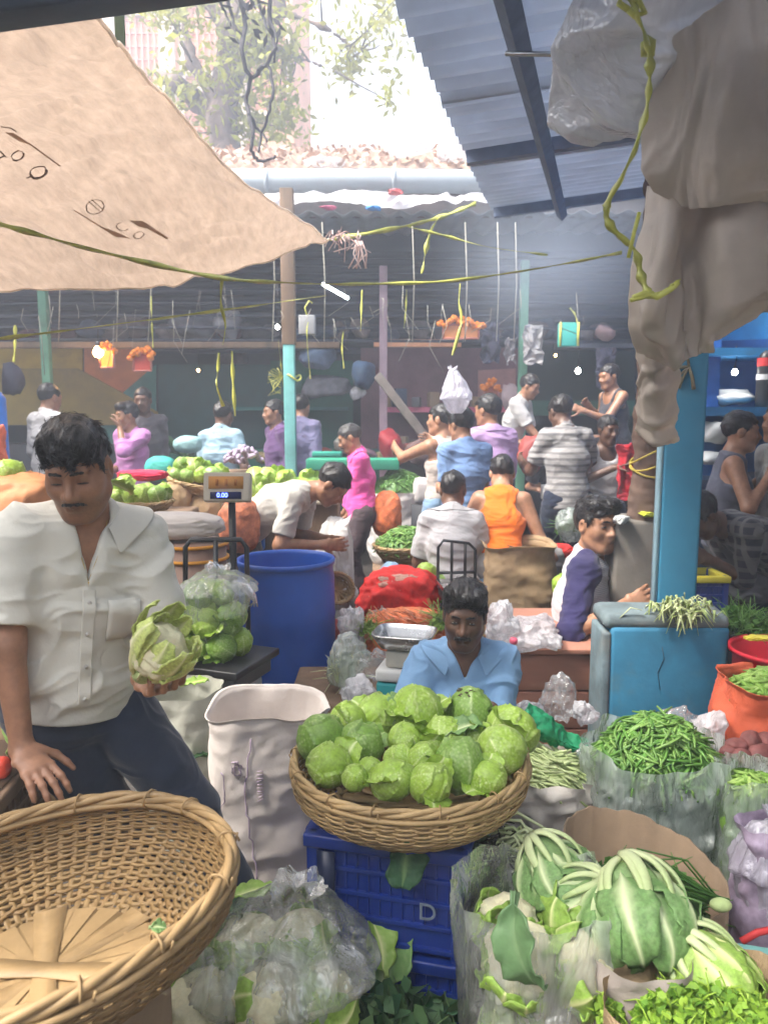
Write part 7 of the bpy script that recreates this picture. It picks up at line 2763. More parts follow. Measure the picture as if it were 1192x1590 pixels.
# cabbage trays
gl = 'cabbages on the left counters'
ty = 3.9
tb = P(215, 782, ty)
basket('basket', 'shallow basket of cabbages behind the seller right ear', 'basket', (tb[0], ty, tb[2] - .05), .17, .12, .06, 24, 6, m=M_BAMBOOD, seed=12)
pile('cabbage', 213, 770, ty, 9, 4, 15, 20, M_CAB, 'cabbage in the shallow basket behind the seller', gl + ' nearest', 1)
leaf_obj('cabbage_leaf', M_CAB, .17, .13, .9, .5, 17, P(205, 768, ty - .1), (0, 0, -2.0), 'broad green leaf over the cabbages behind the seller', 'leaf')
blob('cloth', 'crimson cloth spread behind the shallow cabbage basket', 'cloth', cloth('crimson', (.5, .02, .06)), P(222, 738, 4.2), (.14, .1, .03), 4, .1)
tag(MB().box((tb[0], ty + .15, (tb[2] - .06) / 2), (.45, .5, tb[2] - .06), bev=.02).build('counter', WOOD), 'wooden counter under the shallow cabbage basket', 'counter')
ty = 4.6
tb = P(305, 752, ty)
basket('basket', 'tilted round basket of pale cabbages left of the scale display', 'basket', (tb[0], ty, tb[2] - .06), .19, .12, .09, 26, 7, rot=(.1, .22, 0), m=M_BAMBOOD, seed=13)
pile('cabbage', 302, 738, ty, 12, 4, 14, 19, M_CAB, 'pale cabbage in the tilted basket left of the display', gl + ' tilted basket', 2)
blob('sack', 'plump jute sack under the tilted cabbage basket', 'sack', M_JUTE, P(270, 785, 4.45), (.12, .1, .14), 8, .06)
blob('sack', 'second jute sack just right under the tilted basket', 'sack', M_JUTE, P(318, 800, 4.5), (.1, .1, .14), 9, .06)
tag(MB().box((tb[0], ty + .1, (tb[2] - .2) / 2), (.6, .5, tb[2] - .2), bev=.02).build('counter', WOOD), 'wooden counter under the tilted cabbage basket', 'counter')
blob('net_sack', 'brown net sack of onions below the scale display', 'sack', mat('brownnet', (.42, .14, .07), rough=.7, var=.45, scale=26, bump=.8, bscale=90), P(372, 815, 4.3), (.12, .1, .16), 10, .08)
# purple brinjals
for i in range(46):
    rg = np.random.RandomState(500 + i)
    q = math.sqrt(rg.rand())
    a = rg.uniform(0, 6.28)
    o = link('brinjal', (PB := globals().get('PB') or mesh('brinjal', BV * np.array([.6, .6, 1.1]), BF)), M_PURP, None, P(378 + 31 * q * math.cos(a), 724 - (1 - q * q) ** .5 * 26 + 4 * math.sin(a), 5.1 + .1 * math.sin(a) * q), (rg.uniform(-1.5, 1.5), rg.uniform(-1.5, 1.5), 0), rg.uniform(.022, .032))
    tag(o, 'striped purple brinjal in the heap behind the display', 'brinjal', 'purple brinjals heaped behind the display')
tb = P(378, 728, 5.1)
tag(MB().box((tb[0], 5.2, tb[2] / 2 - .01), (.5, .4, tb[2] - .02), bev=.02).build('counter', WOOD), 'wooden counter under the purple brinjals', 'counter')
# cabbage counter centre left
ty = 4.95
tb = P(455, 775, ty)
pile('cabbage', 428, 758, ty, 16, 5, 16, 19, M_CAB, 'cabbage heaped on the white tray right of the display', gl + ' white tray', 3)
pile('cabbage', 495, 752, ty + .25, 9, 4, 13, 18, M_CABD, 'darker cabbage behind the bending man', gl + ' behind bending man', 4, rows=2)
tag(MB().box((tb[0], ty + .1, tb[2] - .01), (.62, .45, .03), bev=.01).build('tray', PANEL('creamtray', (.5, .42, .33), .4)), 'cream board tray under the heaped cabbages', 'tray')
tag(MB().box((tb[0], ty + .12, (tb[2] - .03) / 2), (.6, .36, tb[2] - .03)).build('tray_stand', WOOD), 'wooden box stand under the cream board tray', 'stand')
# white rolled sack on orange-rimmed tub
ty = 3.35
a = P(270, 815, ty)
blob('sack', 'long white rolled sack on the tub behind the scale rail', 'sack', mat('whiteroll', (.62, .58, .54), rough=.7, var=.08, bump=.3), a, (.24, .12, .06), 12, .07)
a = P(300, 850, ty)
t = thing('tub', 'brown tub with two orange hoops behind the scale rail', 'tub', (a[0], ty, 0))
MB().lathe([(.15, 0), (.15, a[2] + .03), (.001, a[2] + .03)], 40).build('body', PANEL('brownpink', (.34, .22, .17), .3), t)
for z in (a[2] + .02, a[2] - .045):
    MB().tube([(.155 * math.cos(x), .155 * math.sin(x), z) for x in np.linspace(0, 2 * PI, 50)[:-1]], .008, 8, closed=True).build('hoop', PANEL('orangehoop', (.75, .33, .03), .1), t)

# ------------------------------------------------------------------ middle: sacks and bags between drum and blue shirt
ty = 4.9
wk = P(520, 880, ty)
blob('sack', 'tall white plastic sack held open by the pink shirt man', 'sack', mat('whitebag', (.66, .64, .62), rough=.5, var=.08, bump=.4, trans=.15), (wk[0], ty, .47), (.13, .11, .45), 14, .09)
o = sheet('sack_flap', mat('whitebag', (.66, .64, .62)), gridp([[(505, 830, ty), (528, 812, ty - .05), (545, 800, ty)], [(495, 870, ty - .1), (520, 850, ty - .14), (538, 835, ty - .1)], [(505, 905, ty - .1), (525, 900, ty - .14), (545, 890, ty - .1)]]), 4, .02, 8, .004)
tag(o, 'raised flap of the white plastic sack in his hand', 'sack')
blob('sack', 'small white sack bottom at the foot of the tall white sack', 'sack', mat('whitebag', (.66, .64, .62)), P(530, 925, 4.6), (.1, .09, .09), 15, .1)
basket('basket', 'small bamboo basket edge behind the blue drum', 'basket', P(520, 918, 4.5), .10, .07, .06, 20, 7, rot=(.9, .5, 0), m=M_BAMBOO, seed=14)
blob('net_sack', 'bright red net sack of vegetables in the centre', 'sack', M_NETR, P(622, 930, 4.25), (.25, .18, .17), 16, .11, cre=1.0, fq=1.6)
blob('onion_patch', 'pale vegetables pressed through the red net on top', 'vegetables', mat('palepress', (.62, .36, .28), rough=.6, var=.3, bump=.5), P(618, 907, 4.14), (.10, .04, .045), 17, .3)
blob('onion_patch', 'white radishes pressed through the red net low on the left', 'vegetables', mat('palepress2', (.62, .50, .47), rough=.6, var=.3, bump=.5), P(596, 942, 4.13), (.085, .04, .06), 18, .3)
o = MB()
rg = np.random.RandomState(3)
blob('net_sack', 'orange net sack lying in front of the red net sack', 'sack', M_NETO, P(632, 985, 3.75), (.22, .15, .13), 19, .09, rz=R(12), cre=1.0)
mb = MB()
for k in range(170):
    u = rg.uniform(570, 690)
    v = rg.uniform(948, 1000)
    a_ = P(u, v, 3.62 + .04 * abs(u - 632) / 60)
    d_ = np.array([.03 * rg.uniform(.6, 1.2), -.004, -.016 + rg.normal(0, .008)])
    mb.tube([a_ - d_, a_ + np.array([0, -.008, .004]), a_ + d_], .0035, 4, flat=.6, tint=rg.rand())
tag(mb.build('net_threads', M_NETO), 'pale orange carrot tips showing through the orange net', 'net', None, 'stuff')
herb_heap('greens', M_OKRA, 'yellow green tops sticking out left of orange net', 'greens', P(572, 985, 3.62), .05, .04, .06, 120, .03, 3)
herb_heap('greens', M_OKRA, 'yellow green tops by the seller ear', 'greens', P(682, 975, 3.6), .05, .04, .07, 140, .03, 4)
gl2 = 'cabbages loose beside the red net sack'
for i, (u, v, r, dk, lab) in enumerate(((662, 888, 17, 0, 'shiny cabbage topmost beside the red net'), (648, 905, 13, 0, 'small pale cabbage left of the topmost one'), (680, 908, 17, 1, 'bluish dark cabbage under the shiny one'), (690, 925, 14, 0, 'cabbage right of the bluish one by the seller hair'), (668, 928, 13, 0, 'pale cabbage low against the red net'), (605, 895, 12, 1, 'dark cabbage behind the red net near trouser legs'))):
    o = link('cabbage', CM[i % 6], M_CABD if dk else M_CAB, None, P(u, v, 4.45), (i * .8, i * .5, i), r * 4.45 / FPX)
    tag(o, lab, 'cabbage', gl2)
blob('sack', 'low jute sack under the loose cabbages', 'sack', M_JUTE, (P(665, 920, 4.6)[0], 4.6, .2), (.24, .16, .28), 20, .06)
for i, (u, v, Y, r, m, lab, sd) in enumerate((
    (545, 985, 3.6, (.085, .07, .12), M_FILMW, 'milky crumpled bag between the drum and the orange net', 81), (540, 1045, 3.15, (.10, .08, .12), M_FILMG, 'clear bag with green stems right of the drum foot', 82),
    (560, 1085, 2.9, (.09, .07, .08), M_FILMW, 'white plastic bag just behind the cabbage basket left side', 83), (590, 1040, 3.3, (.10, .06, .10), M_FILM, 'clear bag hugging the orange net sack', 84),
    (505, 1000, 3.9, (.05, .05, .09), M_FILMW, 'white bag edge close to the drum side', 85),
    (868, 1105, 2.75, (.085, .07, .1), M_FILM, 'crumpled clear bag in front of the wooden box', 86), (905, 1110, 2.7, (.06, .05, .06), M_FILMW, 'small milky bag beside the blue block', 87),
    (820, 1110, 2.7, (.07, .05, .06), M_FILMW, 'flat plastic bag by the blue shirt elbow', 88))):
    c_ = P(u, v + 20, Y)
    tag(crumple('plastic_bag', lab, m, c_, r, sd, flat=1.0), None, 'plastic bag')
herb_heap('greens', M_STEM, 'green stems in the clear bag right of the drum', 'greens', P(532, 1055, 3.2), .05, .04, .08, 60, .05, 4, stems=60)
blob('sack', 'red printed packet squeezed against the drum side', 'sack', PANEL('redpack', (.5, .12, .1)), P(522, 985, 3.9), (.05, .05, .08), 24, .1)
tag(MB().box((P(560, 1130, 3.2)[0], 3.25, .2), (.62, .5, .4), bev=.02).build('bench', WOOD), 'low wooden bench carrying the crumpled bags', 'bench')
# pan scale
sy2 = 2.95
sp = P(628, 1000, sy2)
t = thing('pan_scale', 'small teal shop scale with steel tray left of blue shirt seller', 'scale', (sp[0], sy2, 0), R(-14))
zt2 = sp[2]
wp, dp_ = sz(92, sy2) / 2, .10
rows = []
for k, (s_, z) in enumerate(((.72, .012), (.74, 0), (1.0, .055), (1.04, .056), (1.04, .05), (.76, -.006), (.7, -.006))):
    an = np.linspace(0, 2 * PI, 49)[:-1]
    c, s = np.cos(an), np.sin(an)
    den = (np.abs(c) ** 5 + np.abs(s) ** 5) ** .2
    rows.append(np.stack([wp * s_ * c / den, dp_ * (s_ if s_ > .9 else s_ * .96) * s / den, np.full(48, z)], 1))
rows.insert(0, rows[0] * np.array([.02, .02, 1]))
rows.append(rows[-1] * np.array([.02, .02, 1]))
MB().grid(np.array(rows), True).build('tray', STEEL, t, loc=(0, 0, zt2))
MB().box((0, 0, zt2 - .05), (wp * 1.1, dp_ * 1.2, .07), bev=.01).build('neck', PANEL('neckivory', (.42, .40, .34), .3), t)
MB().box((-.01, 0, zt2 - .115), (wp * 1.55, dp_ * 1.7, .05), bev=.012).build('body', PANEL('scalewhite', (.55, .56, .54), .3), t)
MB().box((-.01, 0, zt2 - .19), (wp * 1.5, dp_ * 1.66, .09), bev=.012).build('base', PANEL('scaleteal', (.02, .26, .27), .3), t)
tag(MB().box((sp[0], sy2 + .02, (zt2 - .24) / 2), (.26, .3, zt2 - .24), bev=.01).build('scale_stand', WOOD), 'wooden block under the teal shop scale', 'stand')
# salmon plywood box with plastic sheet
wy = 3.25
M_PLY = mat('salmon_ply', (.42, .19, .13), rough=.75, var=.15, scale=4, bump=.35, bscale=40, dirt=.45, dirtcol=(.26, .13, .09), stretch=(.3, 1, 1))
a, b = P(785, 1015, wy), P(918, 1015, wy)
t = thing('wooden_box', 'salmon plywood box the raglan shirt man sits on', 'box', ((a[0] + b[0]) / 2 + .05, wy + .35, 0), 0)
w_ = b[0] - a[0] + .1
zb_ = a[2]
for k in range(3):
    h_ = zb_ / 3
    MB().box((0, -.33, h_ * (k + .5)), (w_, .03, h_ - .008), bev=.004).build('plank', M_PLY, t)
MB().box((w_ / 2 - .014, .016, zb_ / 2), (.025, .65, zb_)).build('side', M_PLY, t)
MB().box((-w_ / 2 + .014, .016, zb_ / 2), (.025, .65, zb_)).build('side', M_PLY, t)
MB().box((.02, 0, zb_ + .013), (w_ + .09, .74, .024), bev=.004).build('top', M_PLY, t)
tag(MB().box((P(932, 1035, 3.3)[0], 3.3, P(932, 1035, 3.3)[2]), (.1, .05, .14)).build('carton', CARD), 'cardboard carton flap between the salmon box and blue block', 'carton')
tag(crumple('plastic_bag', 'large white plastic bag spread over the salmon box', M_FILMW, P(825, 1010, 3.25), (.2, .17, .12), 91, flat=.8), None, 'plastic bag')
tag(crumple('plastic_bag', 'smaller white plastic bag by the seller ear on the box', M_FILMW, P(778, 1005, 3.2), (.10, .09, .12), 92, flat=1.0), None, 'plastic bag')
blob('onion', 'small pink onion on the plastic bag', 'onion', mat('pinkonion', (.6, .10, .16), rough=.35), P(797, 995, 3.1), (.018, .018, .016), 3, .03, sub=3)
# big jute sack with rolled top
jy = 4.55
jc = P(803, 900, jy)
zt_ = P(803, 845, jy)[2]
sack('sack', 'big plump jute sack with rolled top beneath the orange vest man', 'sack', M_JUTE, (jc[0], jy, .2), .215, .19, zt_ - .2, 61, amp=.02, roll=.035, inner=.1, bulge=.1)
blob('sack', 'flattened jute sack lying beneath the big plump jute sack', 'sack', M_JUTE, (jc[0] + .04, jy - .05, .17), (.3, .2, .2), 62, .08)
blob('lettuce', 'pale lettuce between jute sack and raglan shirt man', 'lettuce', M_CAB, P(872, 912, 4.2), (.05, .05, .07), 63, .2)
blob('net_sack', 'red net sack end behind the raglan shirt man head', 'sack', M_NETR, P(868, 855, 4.9), (.09, .07, .05), 64, .1)
blob('plastic_bag', 'green tinted plastic bag behind the orange vest man', 'plastic bag', M_FILMG, P(885, 815, 5.2), (.11, .1, .12), 65, .15)
herb_heap('greens', M_METHI, 'dark greens inside the green tinted bag', 'greens', P(885, 825, 5.2), .09, .07, .07, 120, .05, 6)
tag(MB().box((P(855, 765, 6.0)[0], 6.0, P(855, 765, 6.0)[2]), (.13, .2, .12), bev=.01).build('carton', PANEL('whitebox', (.6, .6, .58), .2)), 'white carton near the striped shirt man trousers', 'carton')
# bean basket and far sacks of beans
by = 5.2
bc = P(632, 850, by)
zb_ = P(632, 846, by)[2]
heap('green_beans', M_BEAN, 'heap of green beans in the far bamboo basket', 'beans', (bc[0], by, zb_ - .03), .22, .2, .16, 420, .10, .006, 21)
basket('basket', 'wide bamboo basket of green beans near the pink shirt man', 'basket', (bc[0], by, zb_ - .11), .235, .16, .11, 28, 9, m=M_BAMBOO, seed=15)
sack('sack', 'pale sack supporting the wide bean basket', 'sack', mat('palesack2', (.45, .38, .33), rough=.8, var=.15, bump=.4), (bc[0], by, 0), .17, .15, zb_ - .11, 66, inside=False)
by = 6.9
bc = P(620, 770, by)
zb_ = P(620, 762, by)[2]
heap('green_beans', M_BEAN, 'dark heap of beans behind the pink shirt man', 'beans', (bc[0], by, zb_ - .02), .24, .2, .22, 260, .11, .007, 22, tscale=.3)
sack('sack', 'white sack of beans rolled open behind the pink shirt man', 'sack', mat('whitebag2', (.55, .52, .5), rough=.7, var=.1, bump=.4), (bc[0], by, .25), .28, .22, zb_ - .25, 67, inside=False, flare=.15)
tag(MB().box((bc[0], by, .125), (.5, .5, .25)).build('crate', WOOD), 'wooden crate under the white bean sack', 'crate')
t = thing('sack', 'white sack with green printed letters left of the jeans man', 'sack', P(672, 762, 6.7))
MB().box((0, 0, 0), (.36, .2, .22), bev=.05).displace(lambda V: V + .02 * vn(V * 6, 3)[:, None]).build('cloth', mat('whitebag2', (.55, .52, .5)), t)
V, f = text_mesh('PS', .15, .001)
link('lettering', mesh('lettering', np.stack([V[:, 0] + .02, -V[:, 2] - .118, V[:, 1]], 1), f, False), PANEL('greenprint', (.05, .40, .26), .2), t)
tag(MB().box((P(672, 762, 6.7)[0], 6.75, (P(672, 762, 6.7)[2] - .12) / 2), (.4, .3, P(672, 762, 6.7)[2] - .12)).build('crate', PANEL('grime', (.05, .055, .06))), 'dark crate under the green lettered sack', 'crate')
blob('net_sack', 'orange net sack of carrots behind the pink shirt man hip', 'sack', M_NETO, P(600, 800, 6.1), (.13, .12, .2), 68, .08)
tag(MB().box((P(390, 740, 6.6)[0] + .9, 6.9, P(480, 720, 6.9)[2] - .0), (.85, .3, .1), bev=.01).build('tray', PANEL('greentray', (.03, .26, .16), .2)), 'green tray on the counter behind the cabbage heap', 'tray')
t = thing('scale', 'green shop scale on the teal stall counter', 'scale', P(508, 705, 7.6))
MB().box((0, 0, 0), (.30, .2, .05), bev=.01).build('tray', PANEL('scalegreen', (.03, .33, .24), .2), t)
MB().box((0, .02, -.09), (.22, .16, .12), bev=.01).build('body', PANEL('scalegreen2', (.02, .22, .17), .2), t)
blob('tub', 'teal plastic tub beside the lady in the violet dress', 'tub', PANEL('tealtub', (.05, .36, .3), .2), P(250, 728, 5.8), (.12, .1, .1), 69, .04)
blob('tub', 'pale teal bowl in front of the light blue t-shirt man', 'tub', PANEL('paletub', (.25, .42, .42), .2), P(292, 690, 6.9), (.13, .1, .08), 70, .05)
# dark stand scale with rail behind blue shirt seller
t = thing('platform_scale', 'black rail platform scale behind the blue shirt seller', 'scale', (P(715, 900, 4.1)[0], 4.1, 0), R(8))
zs = P(715, 908, 4.1)[2]
MB().box((0, 0, zs), (.25, .22, .03), bev=.005).build('platform', STEEL, t)
MB().box((0, 0, zs - .05), (.22, .2, .06), bev=.008).build('base', BLACK, t)
MB().box((0, 0, (zs - .08) / 2), (.18, .16, zs - .08)).build('stand', BLACK, t)
mb = MB()
for L in ([(-.11, .1, zs), (-.11, .1, zs + .20), (-.08, .1, zs + .24), (.07, .1, zs + .22), (.11, .1, zs + .18), (.11, .1, zs)], [(-.03, .1, zs), (-.03, .1, zs + .235)], [(.05, .1, zs), (.05, .1, zs + .22)], [(-.11, .1, zs + .05), (.11, .1, zs + .05)]):
    mb.tube(L, .009, 8)
mb.build('guard_rail', BLACK, t)
# hanging bag
b_ = bag_mesh(.115, .085, .33, 95, amp=.02, nz=44, na=80, knot=True, top=.72, crease=.8, lean=(-.03, 0))
tag(b_.build('plastic_bag', film('hang_film', (.86, .83, .92), clear=.45, white=.5, rough=.14, streak=18), None, loc=P(708, 642, 5.4)), 'white plastic bag hanging knotted from a yellow strap', 'plastic bag')
# blue crates behind the pillar
cb = P(1085, 890, 3.75)
crate('blue crate with yellow rim behind the blue pillar', (cb[0], 3.75, P(1085, 932, 3.75)[2] - .05), 0, .21, .22, .20, tape=False, lidc=PANEL('yelrim', (.7, .6, .06), .2))
cb = P(1004, 890, 3.75)
crate('small blue crate left of the blue pillar foot', (cb[0] + .02, 3.75, P(1004, 925, 3.75)[2] - .03), 0, .1, .2, .2, tape=False)
tag(MB().box((P(1050, 960, 3.8)[0], 3.85, .3), (.75, .4, .62)).build('bench', PANEL('grime', (.05, .055, .06))), 'dark bench under the blue crates', 'bench')
herb_heap('greens', M_METHI, 'dark greens heaped behind the blue block', 'greens', P(1145, 975, 3.15), .12, .1, .08, 260, .04, 8)
blob('sack', 'dim grey sack in the right shadows behind the pillar', 'sack', GREYB, P(1175, 905, 4.2), (.2, .15, .12), 75, .1)
p = P(396, 820, 4.75)
tag(MB().box((p[0], 4.8, p[2]), (.10, .1, .3), bev=.01).build('jerrycan', PANEL('trayblue', (.02, .12, .5), .2)), 'blue plastic can between the display pole and bending man', 'can')

# clutter of the dark stalls: bundles in the loft, goods on the counters, crates and an added warm lamp
rg = np.random.RandomState(77)
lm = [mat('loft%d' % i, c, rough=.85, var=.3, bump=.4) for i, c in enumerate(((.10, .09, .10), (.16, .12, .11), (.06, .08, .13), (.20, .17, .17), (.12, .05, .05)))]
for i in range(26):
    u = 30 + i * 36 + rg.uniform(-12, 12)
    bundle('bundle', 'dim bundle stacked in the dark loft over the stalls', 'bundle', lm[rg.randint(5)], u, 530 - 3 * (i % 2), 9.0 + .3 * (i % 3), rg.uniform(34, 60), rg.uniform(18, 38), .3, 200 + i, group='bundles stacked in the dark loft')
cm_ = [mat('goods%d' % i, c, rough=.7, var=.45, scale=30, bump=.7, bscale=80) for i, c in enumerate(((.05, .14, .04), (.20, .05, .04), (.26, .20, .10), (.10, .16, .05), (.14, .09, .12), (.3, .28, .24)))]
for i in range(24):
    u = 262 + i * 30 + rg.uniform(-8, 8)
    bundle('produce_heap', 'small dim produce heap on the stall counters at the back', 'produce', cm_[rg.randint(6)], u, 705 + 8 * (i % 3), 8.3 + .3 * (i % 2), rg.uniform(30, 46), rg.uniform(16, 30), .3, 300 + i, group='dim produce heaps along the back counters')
for i in range(15):
    u = 600 + (i % 8) * 24 + rg.uniform(-6, 6)
    v = 632 if i < 8 else 700
    p = P(u, v, 8.95)
    h_ = rg.uniform(.09, .22)
    tag(MB().box((p[0], 8.95 + .1 * rg.rand(), p[2] + h_ / 2), (rg.uniform(.08, .17), .14, h_), rot=(0, 0, rg.uniform(-.3, .3)), bev=.008).build('carton', lm[rg.randint(5)] if i % 3 else CARD), 'small carton or tin on the pink stall shelves', 'carton', 'cartons and tins on the pink stall shelves')
bulb('tiny added warm bulb above the cabbage heap at the back', 308, 575, 9.0, .016, WARM, .5)  # bulb added for a little warm glow among the back stalls
# ------------------------------------------------------------------ the people
NAVY = cloth('navy', (.018, .026, .05))
BLK = cloth('black', (.014, .014, .018))
JEANS = cloth('jeans', (.16, .25, .36), var=.2)
GREYP = cloth('greypants', (.09, .085, .08))
SHOE = mat('shoe_black', (.012, .011, .010), rough=.35)
BELT = mat('belt_black', (.012, .011, .010), rough=.35)

# seller in the white shirt with the cauliflower
hL = P(246, 1074, 1.42)
ob, J = folk('man in open necked white shirt looking down at a cauliflower in his hand', 122, 728, 1.62, 30, 'sit', sc=.85, hw=.97, swid=.162, pelvis=.9, lean=.12, up_lean=.06, side=.09, yaw=-.42, pitch=.40, roll=.05,
     handL=hL + np.array([-.055, .085, .0]), poleL=(.45, .8, -.35), gripL=dict(d=(.25, -.95, -.05), pn=(-.15, 0, 1), th=(.9, .3, 0.1), curl=[.75, .7, .7, .8], spread=.14, thumb=.9),
     handR=P(36, 1236, 1.48), poleR=(-1, .25, .1), gripR=dict(d=(.35, -.9, -.35), pn=(.1, .2, -1), th=(.9, .3, 0), curl=.4),
     footL=np.array([-.30, 1.74, .24]), footR=np.array([-.50, 1.90, .07]), kneeL=(.9, -.9, .4), kneeR=(-.2, -1, .2),
     fat=1.12, tone='mid', hair='fringe', top='shirt', topmat=cloth('white_shirt', (.60, .585, .515), var=.04, bump=.3), sleeve=.80, collar=True, vneck=.16, hem=-.03,
     pants=cloth('navy_trousers', (.016, .024, .045), bump=.2, sheen=.3), h=.0046, detail=True, mous=.7, beard=.6, eyes=0, hemfold=.013, foldf=.62, seed=3, jaw=1.08, tshirt=.021)
# pendant
q = J['nk'] - J['d2'] * .14 + J['fw'] * .118
mb = MB()
for sg in (1, -1):
    n0 = J['nk'] + J['sh'] * sg * .055 + J['d2'] * .03 + J['fw'] * .03
    mb.tube([n0, n0 * .55 + q * .45 + J['fw'] * .028, q], .0012, 5)
mb.tube([q, q - J['d2'] * .015], [.004, .006], 6)
mb.build('necklace', mat('brass', (.55, .38, .12), rough=.35, metal=1), ob)
cauli('trimmed cauliflower with pale yellow leaves held in the seller hand', P(246, 1016, 1.41), .08, 33, (.5, .6, .3), n=11, m=mat('pale_yellow_leaf', (.52, .60, .18), rough=.5, var=.3, scale=14, bump=.3, attr=((.74, .74, .42), 'tint'), trans=.15), L=1.85, op=(.5, .9), curl=-1.05, W=(.45, .8), ribw=.36, rib=.12)

# seller in the light blue shirt
LB = cloth('light_blue_shirt', (.20, .35, .55), var=.08, bump=.25)
folk('man with thick moustache in light blue shirt sitting behind the cabbage basket', 721, 955, 2.5, -3, 'sit', sc=.92, pelvis=.9, lean=.06, up_lean=.05, yaw=-.12, pitch=.16, roll=-.03,
     handL=P(762, 1104, 2.26), poleL=(.2, 1, -.3), handR=P(648, 1115, 2.26), poleR=(-.2, 1, -.3), footL=(.25, -.35, .62), footR=(-.25, -.35, .62), kneeL=(.9, -.6, .2), kneeR=(-.9, -.6, .2),
     gripL=dict(d=(-.3, -.9, -.1), pn=(-.8, 0, -.5), th=(-.2, -.3, .9), curl=.6),
     tone='dark', hair='full', top='shirt', topmat=LB, sleeve=1.78, collar=True, vneck=.10, pants=GREYP, h=.0055, detail=True, mous=1.35, beard=.45, eyes=.15, hemfold=.012, foldf=.7, seed=5, jaw=1.0)
tag(MB().box((P(718, 1000, 2.6)[0], 2.66, .13), (.4, .34, .26), bev=.02).build('stool', WOOD), 'low wooden stool under the light blue shirt man', 'stool')

# raglan man
RAG = pattern_cloth('raglan_stripe', 'stripe', (.66, .64, .66), (.40, .38, .43), 40)
folk('smiling man in striped white shirt with purple sleeves sitting on the salmon box', 926, 815, 3.72, 70, 'sit', pelvis=.9, lean=.08, up_lean=.04, yaw=-.8, pitch=.05,
     handL=P(985, 930, 4.0), handR=P(968, 942, 3.45), poleR=(-.3, .9, -.3), footL=(.15, -.42, .74), footR=(-.15, -.36, .74), kneeL=(.5, -1, .5), kneeR=(-.5, -1, .5),
     tone='tan', hair='full', top='shirt', topmat=RAG, raglan=cloth('purple', (.03, .026, .085)), pants=NAVY, h=.0062, detail=True, eyes=.7, seed=7, hem=-.06, sc=1.13)

# orange vest man, from behind
folk('man in bright orange vest seen from behind sitting on the jute sack', 779, 736, 5.0, 165, 'sit', pelvis=.9, lean=.55, up_lean=-.05, yaw=.2, pitch=.55,
     handL=(.28, -.42, 1.0), handR=(-.30, -.42, .95), footL=(.26, -.3, .5), footR=(-.26, -.3, .5), kneeL=(.8, -1, .3), kneeR=(-.8, -1, .3),
     tone='tan', hair='short', top='tank', topmat=cloth('orange_vest', (.80, .17, .015), var=.05, bump=.2), pants=cloth('palegrey_pants', (.36, .34, .33)), belt=BELT, hem=.04, h=.0065, seed=8)
# grey shirt man, from behind
folk('man in pale grey shirt seen from behind sitting beside the bean basket', 703, 762, 4.75, 176, 'sit', pelvis=.9, lean=.22, up_lean=.1, yaw=-.1, pitch=.35,
     handL=(.2, -.4, 1.05), handR=(-.2, -.4, 1.05), footL=(.3, -.25, .55), footR=(-.3, -.25, .55), kneeL=(.9, -.8, .35), kneeR=(-.9, -.8, .35),
     tone='dark', hair='short', top='shirt', topmat=cloth('palegrey_shirt', (.40, .39, .40), var=.05), sleeve=.85, collar=True, pants=JEANS, h=.0065, seed=9, hem=-.08)
tag(MB().box((P(703, 800, 4.75)[0], 4.8, .25), (.4, .34, .5), bev=.02).build('stool', WOOD), 'wooden stool under the pale grey shirt man', 'stool')
# blue t-shirt
folk('young man in blue t-shirt seen from behind among the stalls', 715, 660, 5.5, 196, height=1.68, lean=.02, yaw=.35, pitch=.25, handR=(-.12, -.25, 1.05), handL=(.1, -.26, 1.06), tone='mid', hair='full', top='shirt', topmat=cloth('blue_tee', (.145, .235, .42), var=.06), sleeve=.75, pants=NAVY, h=.0075, seed=10, hem=-.10)
# lavender shirt
folk('tall man in lavender shirt standing behind the blue t-shirt man', 757, 638, 6.05, 195, yaw=.5, pitch=.1, handL=(.15, -.3, 1.05), handR=(-.15, -.3, 1.02), 
     tone='mid', hair='short', top='shirt', topmat=cloth('lavender', (.42, .27, .48), var=.06), sleeve=1.8, collar=True, pants=BLK, h=.008, seed=11, hem=-.10)
# beige vest with jeans
folk('man in beige vest and pale jeans reaching toward the pink shelf', 684, 652, 6.0, 215, lean=.02, yaw=.5, pitch=.0, handR=(-.28, -.45, 1.36), handL=(.12, -.50, 1.32), poleL=(.8, .3, -.8), poleR=(-.8, .3, -.8),
     tone='tan', hair='short', top='tank', topmat=cloth('beige_vest', (.42, .37, .33), var=.06), pants=JEANS, belt=BELT, h=.0075, seed=12, hem=.02)
# pink shirt
wrist = P(548, 806, 6.1)
folk('balding man in bright pink shirt and dark trousers standing in profile', 543, 680, 6.1, -80, lean=.04, up_lean=.08, yaw=-.1, pitch=.45, handL=P(541, 800, 6.12), poleL=(.1, 1, -.1), handR=P(535, 800, 6.4), poleR=(-.1, 1, -.2),
     tone='mid', hair='thin', top='shirt', topmat=cloth('pink_shirt', (.72, .085, .33), var=.06), sleeve=1.82, collar=True, pants=cloth('brown_trousers', (.065, .045, .05)), shoes=SHOE, h=.0068, detail=False, mous=.8, seed=13, hem=-.10, hairmat=HAIRG)
# bending man
folk('man in pale shirt bending over beside the pink shirt man', 516, 752, 4.4, 80, 'sit', pelvis=.84, lean=1.0, up_lean=.2, pitch=.9, yaw=0., handL=P(508, 838, 4.5), handR=P(500, 846, 4.3), poleL=(.4, .6, -.5), poleR=(-.4, .6, -.5), footL=(.1, .15, .07), footR=(-.12, .0, .07),
     tone='mid', hair='short', top='shirt', topmat=cloth('offwhite_shirt', (.48, .46, .42), var=.06), sleeve=.8, pants=GREYP, h=.0068, seed=14, hem=.0)
